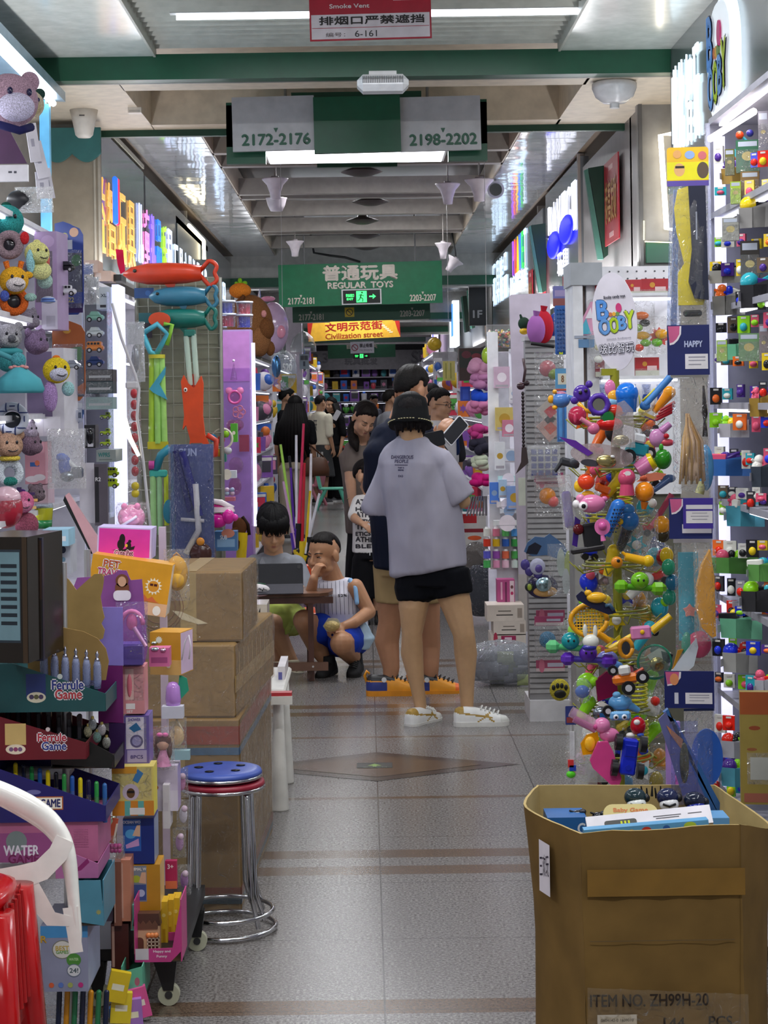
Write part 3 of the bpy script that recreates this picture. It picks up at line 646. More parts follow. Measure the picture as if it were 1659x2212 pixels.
o=pr.cloth('t_shirt',b,TEE,.006,7,(.026,(8,8,2.6)),keep=True)
R_,U_=Vector((.93,-.37,0)),Vector((0,0,1))
for s,y,sz,ft in(('DANGEROUS',988,.016,.118),('PEOPLE',997,.015,.074),('--------',1005,.003,.07),('THEY R',1011,.006,.035),('BRING',1016,.007,.03),('(o)',1029,.012,.026)):
 pr.project_text('print',s,Pw(862,y,-.12),sz,ft,R_,U_,(.37,.93,0),'4f4a63',bold=.0009).obj('shirt_print',pr.root,world=True)
b=B();b.loft([(Pw(934,1262),.17,.125,-22),(Pw(928,1215),.168,.125,-22)],'000000')
limb(b,[Pw(900,1248,.02),Pw(896,1268,.01)],[.098,.100]);b.cone(Pw(897,1245,.01),Pw(898,1296,.0),.098,.090,'000000',20)
b.cone(Pw(968,1235,-.03),Pw(978,1285,-.04),.100,.094,'000000',20);b.loft([(Pw(936,1284),.11,.08,-22),(Pw(932,1240),.15,.115,-22)],'000000')
pr.cloth('shorts',b,m('0a0b12',.8,'cloth'),.007,3,(.006,(10,10,5)))
b=B(HF);ns=40;vs=[];fs=[];prof=[(.116,-.044),(.117,-.039),(.100,.008),(.094,.055),(.084,.094),(.06,.107),(0,.110)]
for r,z in prof:
 for i in range(ns):a=2*math.pi*i/ns;vs.append((r*.92*math.cos(a),.012+r*1.04*math.sin(a),z+.005*math.sin(3*a)*(r>.11)))
for j in range(len(prof)-1):
 for i in range(ns):fs.append((j*ns+i,j*ns+(i+1)%ns,(j+1)*ns+(i+1)%ns,(j+1)*ns+i))
fs.append(tuple(range(ns-1,-1,-1)));b.add(vs,fs,m('101012',.8,'fab'),True)
for i in range(46):
 a=2*math.pi*i/46
 if i%7:b.box((.1165*.92*math.cos(a),.012+.1165*1.04*math.sin(a),-.031),(.009,.009,.0035),'cbbf92',None)
b.obj('bucket_hat',pr.root,world=True)
def ex(n,mt):
 for i in range(26):
  a=math.radians(-150+i*12);p=HF@Vector((.074*math.sin(a),.012+.088*math.cos(a),.01));q=HF@Vector((.066*math.sin(a),.02+.078*math.cos(a),-.092+.010*(i%3)))
  n.tube([p,(p+q)/2+Vector((0,0,.002)),q],[.014,.015,.004],mt,6)
pr.hair(HF,'161112',.010,25,-35,-52,4,extra=ex)
shoe(pr,P(915,1567,8.86),55,.262,m('e8e6e0',.5),m('e9e8e6',.45),colf=goldcol,h=.072,label='white sneaker with gold stripes')
shoe(pr,P(1040,1569,8.76),3,.262,m('e8e6e0',.5),m('e9e8e6',.45),colf=goldcol,h=.072,label='white sneaker with gold stripes')
# man behind her
pr=Person('tall man in navy polo and khaki shorts with orange sneakers holding a phone',P(895,1501,9.72))
def Pm(x,y,d=0):return P(x,y,9.72+d)
b=B();HF=face_frame(Pm(889,848),138,18,0,1.03);add_head(b,HF,Pm(862,925),.06)
b.loft([(Pm(880,1200),.155,.12,30),(Pm(870,1060),.17,.12,30),(Pm(868,960),.2,.11,30),(Pm(866,930),.09,.08,30)],'000000')
limb(b,[Pm(832,960,-.02),Pm(820,1040,.02),Pm(860,1010,.22)],[.05,.044,.034]);limb(b,[Pm(930,955,.10),Pm(955,1010,.12),Pm(946,955,.05)],[.055,.042,.030])
hand(b,Pm(945,958,.05),(.35,-.1,.95),(-.7,-.6,.1),.185,26,1)
limb(b,[Pm(850,1240),Pm(845,1310),Pm(842,1345),Pm(836,1385,.02),Pm(845,1440),Pm(843,1480)],[.10,.078,.062,.066,.046,.037])
limb(b,[Pm(910,1240,.06),Pm(920,1310,.06),Pm(926,1350,.06),Pm(926,1395,.08),Pm(930,1440,.05),Pm(930,1480,.05)],[.10,.078,.062,.064,.046,.037])
pr.body(b,'b3805f',.007)
b=B();b.loft([(Pm(880,1225),.18,.15,30),(Pm(870,1060),.195,.15,30),(Pm(866,975),.215,.13,30),(Pm(864,930),.12,.10,30),(Pm(868,905),.075,.075,30)],'000000')
limb(b,[Pm(835,948,-.02),Pm(820,990,-.02),Pm(816,1046)],[.085,.082,.075]);limb(b,[Pm(915,950,.10),Pm(945,990,.12)],[.072,.07])
pr.cloth('polo_shirt',b,m('151a2c',.8,'cloth'),.009,3,(.01,(9,9,4)))
b=B();b.loft([(Pm(880,1240),.165,.15,30),(Pm(880,1170),.165,.14,30)],'000000');b.cone(Pm(853,1220),Pm(850,1301),.112,.098,'000000',18);b.cone(Pm(908,1220,.06),Pm(915,1301,.06),.112,.098,'000000',18)
pr.cloth('shorts',b,m('a58c63',.8,'cloth'),.008,3,(.006,(10,10,5)))
pr.hair(HF,'14100f',.013,30,-6,-44,3,top=.012)
for px,dd in((850,0),(942,.05)):
 o=shoe(pr,P(px-0,1502,9.70+dd),2,.30 if px>900 else.285,m('e2901c',.5),m('e8981f',.5,'fab'),h=.085,wd=.05,colf=shoecol,laces='15130f',solet=.03,ankle=.03,heel='14151c',label='orange sneaker with black collar and blue heel')
 n=B(TR(P(px,1502,9.70+dd),rz=2));n.cyl((-.05,-.040,.088),(-.05,-.047,.088),.013,'dcdcdc',14)
 e_=B(n.T);e_.tube([(-.135,0,.06),(-.15,0,.105),(-.138,0,.13),(-.125,0,.115)],.008,'e8981f',6)
 Q=MATW[pr.root.name].inverted()
 for nn_,bb_ in(('emblem',n),('pull_loop',e_)):
  c=bb_.obj(nn_,None);c.parent=o
  for v in c.data.vertices:v.co=Q@v.co
c=Pm(983,930,.02);r=thing('mobile_phone','dark screened phone with a pale case held up beside the bucket hat','phone',c,ry=47,rz=18,rx=-12)
b=B();b.prism(rrect(.078,.162,.012),.009,m('d8d8dc',.3));b.obj('case',r);b=B(TR((0,-.0052,0)));b.prism(rrect(.070,.150,.01),.001,m('2a2b30',.15));b.obj('screen',r)
c=Pw(928,951,.16);r=thing('mobile_phone','black phone in front of the woman with the bucket hat','phone',c,ry=80,rz=20)
b=B();b.prism(rrect(.074,.155,.012),.009,m('14151a',.3));b.obj('case',r);b=B(TR((0,.0052,0)));b.prism(rrect(.07,.15,.01),.001,m('20242e',.1));b.obj('screen',r)
# boy seated at the table
pr=Person('boy with thick black fringe in grey shirt seated at the folding table',P(620,1465,10.8))
def Ps(x,y,d=0):return P(x,y,10.95+d)
b=B();HF=face_frame(Ps(589,1143,-.02),8,26,0,1.06);add_head(b,HF,Ps(592,1205,.05),.05)
b.loft([(Ps(600,1345,.05),.13,.10,0),(Ps(598,1270,.03),.125,.09,0),(Ps(594,1222,.05),.14,.075,0),(Ps(592,1200,.05),.05,.05,0)],'000000')
limb(b,[Ps(640,1222,.03),Ps(652,1275,-.05),Ps(632,1268,-.28)],[.045,.036,.024]);limb(b,[Ps(550,1222,.03),Ps(545,1275,-.05),Ps(575,1268,-.28)],[.045,.036,.024])
hand(b,Ps(632,1268,-.28),(-.3,-1,0),(0,-.2,1),.14,22,1);hand(b,Ps(575,1268,-.28),(.3,-1,0),(0,-.2,1),.14,22,-1)
limb(b,[Ps(625,1338,.05),Ps(592,1345,-.30),Ps(612,1398,-.20),Ps(640,1448,-.15)],[.075,.058,.052,.034]);limb(b,[Ps(580,1338,.05),Ps(556,1340,-.30),Ps(575,1398,-.25),Ps(600,1448,-.22)],[.075,.058,.052,.034])
pr.body(b,'c49673',.006);pr.face(HF,0.0,lips='9a5a52')
b=B();b.loft([(Ps(600,1335,.05),.155,.125,0),(Ps(598,1270,.03),.15,.115,0),(Ps(594,1225,.05),.16,.098,0),(Ps(592,1206,.05),.12,.08,0),(Ps(592,1196,.06),.075,.065,0)],'000000')
limb(b,[Ps(638,1222,.03),Ps(650,1262,-.03),Ps(652,1275,-.05)],[.062,.06,.056]);limb(b,[Ps(551,1222,.03),Ps(545,1262,-.03),Ps(545,1275,-.05)],[.062,.06,.056])
pr.cloth('shirt',b,m('85888f',.8,'cloth'),.008,3,(.010,(10,10,5)))
n=B()
for s in(-1,1):n.add([Ps(590+s*5,1236,-.075),Ps(590+s*24,1203,-.02),Ps(590+s*30,1216,-.075),Ps(590+s*16,1230,-.085)],[(0,1,2,3),(3,2,1,0)],m('8e9198',.8,'fab'))
n.obj('collar',pr.root,world=True)
b=B();limb(b,[Ps(628,1335,.05),Ps(600,1332,-.24)],[.10,.088]);limb(b,[Ps(590,1335,.05),Ps(570,1332,-.24)],[.10,.085]);b.cone(Ps(628,1335,.0),Ps(598,1338,-.27),.1,.098,'000000',18)
pr.cloth('shorts',b,m('b4c463',.8,'cloth'),.008,3,(.012,(14,14,14)))
def ex(n,mt):
 q=random.Random(4)
 for i in range(24):
  x=-.07+i*.0061;p=HF@Vector((x*.8,-.055+6*x*x,.105));mid=HF@Vector((x*1.08,-.100+5*x*x,.066));e=HF@Vector((x*1.05+q.uniform(-.006,.006),-.099+4.5*x*x,.018+q.uniform(-.008,.006)))
  n.tube([p,p.lerp(mid,.5)+Vector((0,-.006,.004)),mid,e],[.010,.014,.012,.003],mt,6)
pr.hair(HF,'0c0b0d',.026,20,-14,-40,5,bangs=-4,top=.006,extra=ex)
shoe(pr,P(640,1466,10.62),-70,.215,m('d9d3bd',.6),m('d6cfb6',.6),'clog',h=.055,wd=.043,laces='b9b29a',label='cream slip-on clog')
shoe(pr,P(596,1470,10.55),-80,.215,m('d9d3bd',.6),m('d6cfb6',.6),'clog',h=.055,wd=.043,laces='b9b29a',label='cream slip-on clog')
# crouching boy
pr=Person('crouching boy in white pinstripe vest and blue shorts eating a snack',P(738,1455,10.45))
def Pc(x,y,d=0):return P(x,y,10.5+d)
b=B();HF=face_frame(Pc(699,1199),-42,8,0,1.04);add_head(b,HF,Pc(722,1258,.06),.052)
b.loft([(Pc(738,1382,.16),.12,.11,25),(Pc(736,1330,.08),.125,.11,25),(Pc(730,1285,.05),.125,.09,25),(Pc(724,1258,.06),.10,.065,25),(Pc(722,1246,.06),.05,.05,25)],'000000')
limb(b,[Pc(690,1268,.12),Pc(668,1296,-.08),Pc(678,1250,-.16)],[.046,.038,.026]);hand(b,Pc(678,1249,-.16),(.35,.1,.9),(-.8,-.6,.1),.15,55,1)
limb(b,[Pc(768,1268,-.02),Pc(797,1322,-.04),Pc(765,1345,-.16),Pc(745,1352,-.19)],[.048,.040,.033,.026]);hand(b,Pc(745,1352,-.19),(-1,-.35,-.1),(.1,-.6,.8),.15,42,1)
limb(b,[Pc(715,1380,.15),Pc(656,1340,-.15),Pc(684,1395,-.02),Pc(704,1430,.0)],[.082,.062,.056,.036]);limb(b,[Pc(765,1380,.12),Pc(738,1390,-.25),Pc(757,1412,-.08),Pc(770,1432,.0)],[.085,.066,.056,.036])
pr.body(b,'b98763',.0055);pr.face(HF,.42,lips='9c5a50',look=-1)
b=B();b.loft([(Pc(740,1352,.10),.15,.135,25),(Pc(737,1318,.07),.148,.13,25),(Pc(731,1280,.05),.142,.108,25),(Pc(726,1258,.06),.115,.08,25),(Pc(725,1252,.06),.095,.07,25)],'000000')
pr.cloth('vest',b,m('d9d7e2',.8,'cloth'),.007,2,(.008,(12,12,6)),keep=True)
n=B()
for i in range(11):
 x=678+i*9;pts=[]
 for y in range(1266,1346,8):
  p=Pc(x+(y-1266)*.04,y,-.3);h=pr.cb.ray_cast(p,Vector((0,1,0)))
  if h[0]is not None:pts.append(h[0]-Vector((0,.001,0)))
 if len(pts)>3:n.tube(pts,.0016,'5d5f72',4)
n.obj('pinstripes',pr.root,world=True)
pr.project_text('p','52%',Pc(739,1292,-.2),.014,.05,(1,0,0),(0,0,1),(0,1,0),'23232b',bold=.0008).obj('vest_print',pr.root,world=True)
n=B();limb(n,[Pc(757,1254,-.02),Pc(768,1270,-.06),Pc(771,1302,-.085)],[.016,.013,.014]);vs,fs=remesh(n,.005,2);n=B();n.add(vs,fs,m('93bde6',.8,'cloth'),True);n.obj('shoulder_panel',pr.root,'light blue side panel of the vest',world=True)
n=B();n.loft([(Pc(775,1398,.0),.055,.10,10),(Pc(782,1375,.0),.065,.12,10),(Pc(776,1345,.02),.03,.08,10)],'000000');vs,fs=remesh(n,.007,2,(.012,(16,16,10)));n=B();n.add(vs,fs,m('bcd6e8',.8,'cloth'),True);n.obj('vest_tail',pr.root,'pale blue loose hem at the back of the vest',world=True)
b=B();limb(b,[Pc(720,1378,.15),Pc(690,1358,-.05)],[.105,.086]);limb(b,[Pc(762,1378,.12),Pc(745,1384,-.15)],[.108,.092]);b.ball(Pc(738,1385,.1),(.14,.12,.09),'000000')
pr.cloth('shorts',b,m('1f3fae',.75,'cloth'),.008,3,(.008,(12,12,12)))
pr.hair(HF,'15110f',.007,32,12,-28,3)
shoe(pr,P(706,1461,10.42),-112,.215,m('141414',.6),m('1a1a1b',.7),'sandal',h=.06,wd=.042,laces='2c2e2e',pitch=8,label='black strapped sandal')
shoe(pr,P(768,1456,10.42),-100,.215,m('141414',.6),m('1a1a1b',.7),'sandal',h=.06,wd=.042,laces='2c2e2e',pitch=8,label='black strapped sandal')
c=Pc(717,1352,-.26);r=thing('snack_bag','small clear bag of snack in the left hand of the crouching boy','bag',c)
b=B();b.ball((0,0,0),(.045,.025,.03),m('c9b070',.4,'foil'),14,10);b.prism([(-.05,.0),(-.02,.045),(.03,.04),(.05,.01),(.02,-.03),(-.03,-.03)],.012,film('e8e4c0',.35));b.obj('pouch',r)
# mother bending to the small boy
pr=Person('woman with dark ponytail in taupe top bending to hold a child by the hand',P(785,1340,13.3))
def Pn(x,y,d=0):return P(x,y,13.3+d)
b=B();HF=face_frame(Pn(787,905,-.1),24,38,8,.98);add_head(b,HF,Pn(780,955,.05),.05)
b.loft([(Pn(800,1170,.1),.16,.12,0),(Pn(792,1060,.05),.14,.1,0),(Pn(782,985,.03),.165,.095,0),(Pn(782,958,.05),.06,.06,0)],'000000')
limb(b,[Pn(757,975,0),Pn(757,1038,-.04),Pn(762,1092,-.22)],[.05,.042,.028]);hand(b,Pn(763,1094,-.22),(.35,-.2,-.85),(-.8,-.5,-.2),.17,40,1)
limb(b,[Pn(820,975,.05),Pn(835,1040,.0),Pn(825,1080,-.15)],[.05,.042,.028])
limb(b,[Pn(785,1180,.08),Pn(783,1260,.06),Pn(782,1330,.08)],[.085,.06,.04]);limb(b,[Pn(815,1180,.1),Pn(815,1260,.1),Pn(815,1330,.1)],[.085,.06,.04])
pr.body(b,'bb8f72',.007);pr.face(HF,0.0,lips='8a4c48')
b=B();b.loft([(Pn(798,1150,.1),.17,.14,0),(Pn(792,1060,.05),.16,.12,0),(Pn(784,985,.03),.175,.11,0),(Pn(783,962,.05),.11,.08,0)],'000000');limb(b,[Pn(763,972,0),Pn(757,1008,-.02)],[.065,.06]);limb(b,[Pn(812,972,.03),Pn(828,1010,.02)],[.085,.07])
pr.cloth('top',b,m('6f655f',.8,'cloth'),.009,3,(.01,(9,9,5)))
b=B();b.loft([(Pn(795,1330,.1),.17,.13,0),(Pn(797,1240,.1),.17,.14,0),(Pn(798,1140,.1),.16,.14,0)],'000000');pr.cloth('trousers',b,m('0d0d0f',.8,'cloth'),.01,3,(.01,(9,9,4)))
def ex(n,mt):
 n.tube([HF@Vector((-.03,.07,.05)),Pn(760,930,.05),Pn(765,955,-.1),Pn(772,975,-.13)],[.03,.04,.04,.01],mt,10)
pr.hair(HF,'17110f',.016,30,-15,-45,4,extra=ex)
for px in(783,818):shoe(pr,P(px,1343,13.35),-85,.24,m('181818',.6),m('202020',.6),h=.06,laces='202020')
n=B();n.tube([Pn(754+8*math.cos(a)+4,1078+2*math.sin(a),-.17+.03*math.sin(a))for a in[i*.52 for i in range(13)]],.003,m('c9b27a',.3,'metal',1),5);n.obj('bracelet',pr.root,world=True)
# small boy with lettered tee
pr=Person('small child in white T-shirt covered with black lettering held by the hand',P(800,1345,12.85))
def Pk(x,y,d=0):return P(x,y,12.85+d)
b=B();HF=face_frame(Pk(793,1030),60,4,0,.92);add_head(b,HF,Pk(800,1066,.02),.045)
b.loft([(Pk(805,1210),.11,.09,0),(Pk(803,1130),.115,.09,0),(Pk(803,1080),.12,.07,0),(Pk(802,1066),.045,.045,0)],'000000')
limb(b,[Pk(772,1085,0),Pk(766,1120,-.06),Pk(780,1130,-.20)],[.04,.032,.022]);hand(b,Pk(780,1129,-.20),(.75,-.3,-.55),(.2,-.8,.5),.115,24,1)
limb(b,[Pk(834,1085),Pk(840,1130),Pk(838,1180)],[.04,.032,.022])
limb(b,[Pk(788,1210),Pk(788,1280),Pk(790,1335)],[.065,.045,.03]);limb(b,[Pk(818,1210),Pk(818,1280),Pk(818,1335)],[.065,.045,.03])
pr.body(b,'bd9070',.006);pr.face(HF,.7)
b=B();b.loft([(Pk(803,1192),.135,.11,0),(Pk(803,1130),.13,.11,0),(Pk(803,1085),.125,.085,0),(Pk(802,1068),.07,.06,0)],'000000');limb(b,[Pk(777,1085),Pk(767,1112,-.03)],[.052,.05]);limb(b,[Pk(830,1085),Pk(838,1112,-.03)],[.052,.05])
pr.cloth('t_shirt',b,m('dcdad8',.8,'cloth'),.008,3,(.006,(12,12,6)),keep=True)
for i,s in enumerate(('ATHLETIC','HLDIDE','ATHLETIC','LETIC ATH','THLETIC','ETICS ATHL','ATHLETIC','BLETIC')):
 pr.project_text('p',s,Pk(803,1087+i*13.5,-.2),.026 if i%2 else.034,.22,(1,0,.04 if i%2 else-.03),(0,0,1),(0,1,0),'2a2830',bold=.002).obj('shirt_print',pr.root,world=True)
b=B();b.loft([(Pk(803,1205),.125,.11,0),(Pk(803,1180),.12,.1,0)],'000000');b.cone(Pk(788,1205),Pk(784,1290),.085,.09,'000000',16);b.cone(Pk(820,1205),Pk(824,1290),.085,.09,'000000',16)
pr.cloth('shorts',b,m('101014',.8,'cloth'),.008,3,(.008,(10,10,5)));pr.hair(HF,'15100f',.016,22,-5,-35,4)
n=B()
for x in(799,806):n.cyl(Pk(x,1192,-.12),Pk(x,1200,-.125),.003,'dddddd',5)
n.obj('drawstring',pr.root,world=True)
for px in(788,820):shoe(pr,P(px,1349,12.8),-85,.18,m('181818',.6),m('202020',.6),h=.05,wd=.036,laces='202020')
# further people
def walker(label,px,pyf,Y,top,hipz,yaw,hair,topc,botc,skin='b78b6c',headp=(0,0),bot='trousers',long=False,hgt=1.6,pitch=4,arm=None,glasses=False,face=True,skirt=.5,sleeve=.45,t=.014,bag=False,print_=None):
 base=P(px,pyf,Y);base.z=0;pr=Person(label,base);Z=lambda x,y,z:base+Matrix.Rotation(math.radians(yaw),3,'Z')@Vector((x,y,z*hgt/1.65))
 b=B();HF=face_frame(Z(headp[0],-.02+headp[1],1.535),yaw,pitch,0,.98);add_head(b,HF,Z(0,.01,1.40),.05)
 b.loft([(Z(0,0,.85),.15,.11,yaw),(Z(0,0,1.05),.125,.09,yaw),(Z(0,0,1.3),.165,.09,yaw),(Z(0,.01,1.40),.06,.06,yaw)],'000000')
 for s in(-1,1):
  a=arm and s in arm
  pts=[Z(s*.175,0,1.33),Z(s*.20,.0,1.08),Z(s*.08,-.24,1.16)]if a else[Z(s*.175,0,1.33),Z(s*.205,.02,1.07),Z(s*.21,-.05,.84)]
  limb(b,pts,[.045,.036,.025]);hand(b,pts[2],(pts[2]-pts[1]),Z(s,0,0)-base,.165,25,s)
  limb(b,[Z(s*.085,0,.86),Z(s*.09,-.01,.48),Z(s*.09,.02,.07)],[.09,.056,.035])
 pr.body(b,skin,.009)
 if face:pr.face(HF,.8)
 b=B();b.loft([(Z(0,0,.90),.175,.13,yaw),(Z(0,0,1.08),.155,.12,yaw),(Z(0,0,1.28),.18,.11,yaw),(Z(0,.01,1.37),.13,.085,yaw),(Z(0,.01,1.41),.06,.06,yaw)],'000000')
 for s in(-1,1):
  a=arm and s in arm;e=Z(s*.20,0,1.08)if a else Z(s*.205,.02,1.07);st=Z(s*.165,0,1.32);limb(b,[st,st.lerp(e,sleeve*2)],[.062,.058])
 pr.cloth('top',b,m(topc,.8,'cloth'),.012,3,(.008,(9,9,4)),keep=True)
 b=B()
 if bot=='skirt':b.loft([(Z(0,0,skirt),.24,.19,yaw),(Z(0,0,.92),.155,.12,yaw)],'000000')
 else:
  b.loft([(Z(0,0,.82),.17,.13,yaw),(Z(0,0,.98),.155,.12,yaw)],'000000')
  for s in(-1,1):b.cone(Z(s*.088,0,.85),Z(s*.095,0,.06 if bot=='trousers'else skirt),.10,.085,'000000',16)
 pr.cloth(bot,b,m(botc,.8,'cloth'),.012,3,(.01,(9,9,3)))
 def ex(n,mt):
  if long:
   for i in range(17):
    a=math.radians(-115+i*230/16);p=HF@Vector((.075*math.sin(a),.012+.09*math.cos(a),.03));q=Z(.15*math.sin(a),.06+.07*math.cos(a),1.28);e=Z(.16*math.sin(a),.07+.08*math.cos(a),1.0-.05*math.cos(a*3))
    n.tube([p,q,e],[.03,.042,.012],mt,7)
 pr.hair(HF,hair,t,28,-20 if long else-6,-50 if long else-36,4,extra=ex if long else None)
 if glasses:
  n=B()
  for s in(-1,1):n.tube([HF@Vector((s*.033+.021*math.cos(a),-.108,.002+.016*math.sin(a)))for a in[i*.524 for i in range(12)]],.0022,'2a1c1a',5,closed=True);n.tube([HF@Vector((s*.055,-.106,.006)),HF@Vector((s*.082,.01,.006))],.002,'2a1c1a',5)
  n.tube([HF@Vector((-.012,-.108,.004)),HF@Vector((.012,-.108,.004))],.002,'2a1c1a',5);n.obj('glasses',pr.root,world=True)
 for s in(-1,1):
  p=Z(s*.09,-.03,0);shoe(pr,Vector((p.x,p.y,0)),yaw-90,.24,m('d8d8d4',.6),m('3a3a3c',.6),h=.06,laces='555555')
 return pr,Z,HF
pr,Z,HF=walker('woman with glasses and short dark hair looking right, in white tee with navy sleeves',952,1300,14.2,0,0,55,'15110f','c8c6c8','22242c',glasses=True,hgt=1.62,pitch=6)
for s in(-1,1):
 n=B();limb(n,[Z(s*.165,0,1.325),Z(s*.195,0,1.17)],[.066,.063]);vs,fs=remesh(n,.01,2);n=B();n.add(vs,fs,m('1c2c55',.8,'cloth'),True);n.obj('sleeve',pr.root,'navy sleeve',world=True)
n=B();n.tube([Z(.065*math.cos(a),.01+.065*math.sin(a),1.395-.03*(math.sin(a)<0))for a in[i*.4 for i in range(16)]],.008,'4a2c28',6,closed=True);n.obj('neckband',pr.root,world=True)
walker('person mostly hidden behind the man in navy, only black hair top showing',938,1290,14.6,0,0,180,'0e0c0c','2a2a30','22242c',hgt=1.66,face=False)
walker('person with pale cheek showing just left of the tall man in navy',846,1150,21.5,0,0,120,'15110f','8a8a90','22242c',hgt=1.66)
pr,Z,HF=walker('woman with very long black hair in black top and beige trousers carrying a brown bag',641,1165,20.7,0,0,168,'100c0c','0d0d10','b1a48f',long=True,hgt=1.60,face=False,sleeve=.35)
c=Z(-.30,.05,.95);r=thing('shoulder_bag','brown leather shoulder bag hanging beside the long haired woman','bag',P(682,1005,20.6))
b=B();b.loft([((0,0,-.12),.15,.05,0),((0,0,-.05),.155,.06,0),((0,0,.05),.13,.05,0),((0,0,.09),.1,.03,0)],m('5a3620',.4),20,3);b.obj('pouch',r)
b=B();b.tube([(-.1,0,.08),(-.16,0,.3),(-.22,.02,.5),(-.14,0,.3),(.1,0,.08)],.01,m('4a2c1a',.4),6);b.obj('strap',r)
walker('man in black with short hair standing close behind the long haired woman',622,1155,21.6,0,0,110,'0e0c0c','101014','1a1a1e',hgt=1.70)
pr,Z,HF=walker('girl in cream T-shirt and dark plaid skirt standing by the far left stalls',694,1087,28.0,0,0,140,'121010','d6cfba','3c3d3e',bot='skirt',hgt=1.63,sleeve=.5,skirt=.42,arm=(1,))
n=B()
for k in range(7):n.text('|',Z(-.18+.06*k,.17,.62),.36,'b0b0ac',right=(1,0,0))
n.obj('plaid_lines',pr.root,world=True)
pr.project_text('p','天天',Z(.0,.4,1.2),.16,.07,(-Matrix.Rotation(math.radians(140),3,'Z').col[0]),(0,0,1),-Matrix.Rotation(math.radians(140),3,'Z').col[1],'6d6a66',bold=.004).obj('shirt_print',pr.root,world=True)
walker('girl in black holding a phone and facing the girl in the plaid skirt',720,1085,28.6,0,0,-40,'121010','0f0f12','0f0f12',long=True,hgt=1.6,arm=(-1,),sleeve=.48)
c=P(727,897,28.3);b=B(TR(ry=30));b.prism(rrect(.08,.16,.012),.01,m('c8c8d0',.3));tag(b.obj('mobile_phone',loc=c),'pale phone held by the far girl in black','phone')
walker('distant man looking down at the end of the aisle',808,1040,37,0,0,50,'100e0e','6d6f78','2a2a30',hgt=1.66,pitch=20)
# small goods: shapes written in photo-pixel sized units, then scaled to metres at their distance
def cm(c):
 if not isinstance(c,str):return c
 k=c[0]
 if k=='~':return m(c[1:],.9,'fur')
 if k=='*':return m(c[1:],.5,'',0,4.0)
 if k=='=':return film(c[1:]or 'ffffff',.05,.9,45)
 if k=='%':return film(c[1:]or 'ffffff',.22,1.0,60)
 if k=='#':return m(c[1:],.22,'metal',1.0)
 if k=='+':return m(c[1:],.14)
 if k=='&':return m(c[1:],.7,'card')
 if k=='!':return m(c[1:],.8,'cloth')
 return m(c,.38)
def pillow(b,c,w,h,d,col,n=12,q=None):
 vs=[];fs=[];q=q or rnd
 for s in(-1,1):
  for j in range(n):
   for i in range(n):
    u,v=i/(n-1)*2-1,j/(n-1)*2-1;e=(1-u**4)*(1-v**4)
    vs.append((c[0]+u*w/2*(1-.05*(1-abs(v))),c[1]+s*d/2*e*q.uniform(.6,1.15),c[2]+v*h/2))
 for s in range(2):
  o=s*n*n
  for j in range(n-1):
   for i in range(n-1):
    a=(o+j*n+i,o+j*n+i+1,o+(j+1)*n+i+1,o+(j+1)*n+i);fs.append(a if s==0 else a[::-1])
 b.add(vs,fs,col,True)
def draw(b,shapes):
 for s in shapes:
  k=s[0]
  if k=='o':b.ball(s[1],s[2],cm(s[3]),18,12)
  elif k=='c':b.cone(s[1],s[2],s[3],s[4],cm(s[5]),s[6]if len(s)>6 else 16)
  elif k=='x':b.box(s[1],s[2],cm(s[3]),r=s[4]if len(s)>4 else 0)
  elif k=='t':b.tube(s[1],s[2],cm(s[3]),8)
  elif k=='p':b.prism(s[1],s[2],cm(s[3]),TR(s[4])if len(s)>4 else None)
  elif k=='l':b.lathe(s[1],cm(s[2]),22,None,s[3]if len(s)>3 else(0,0,0))
  elif k=='w':b.text(s[1],s[2],s[3],cm(s[5]),fit=s[4],bold=s[3]*(s[6]if len(s)>6 else.04))
  elif k=='b':pillow(b,s[1],s[2],s[3],s[4],cm(s[5]))
  elif k=='r':
   c,R,r_,col=s[1:5];ax=s[5]if len(s)>5 else 'y'
   pts=[(c[0]+R*math.cos(a),c[1],c[2]+R*math.sin(a))if ax=='y'else((c[0]+R*math.cos(a),c[1]+R*math.sin(a),c[2])if ax=='z'else(c[0],c[1]+R*math.cos(a),c[2]+R*math.sin(a)))for a in[i*math.pi/12 for i in range(24)]]
   b.tube(pts,r_,cm(col),8,closed=True)
  elif k=='s':
   c,R,r_,hgt,turns,col=s[1:]
   b.tube([(c[0]+R*math.cos(a),c[1]+R*math.sin(a),c[2]+hgt*a/(turns*6.283))for a in[i*.4 for i in range(int(turns*15.7))]],r_,cm(col),6)
 return b
def toy(name,label,cat,px,py,Y,parts,rz=0,ry=0,rx=0,group=None,k=None):
 """parts: list of (part name, shapes) or just shapes for a one-mesh thing"""
 k=k or Y/F;S=Matrix.Scale(k,4);loc=P(px,py,Y)if not isinstance(px,Vector)else px
 if isinstance(parts[0][1],list)and isinstance(parts[0][1][0][0],str):
  r=thing(name,label,cat,loc,rz,group,rx,ry);made={}
  for q in parts:
   o=draw(B(S),q[1]).obj(q[0],made.get(q[2],r)if len(q)>2 else r);made[q[0]]=o
  return r
 o=draw(B(S),parts).obj(name,None,label,cat,group,loc=loc);o.rotation_euler=tuple(map(math.radians,(rx,ry,rz)));return o
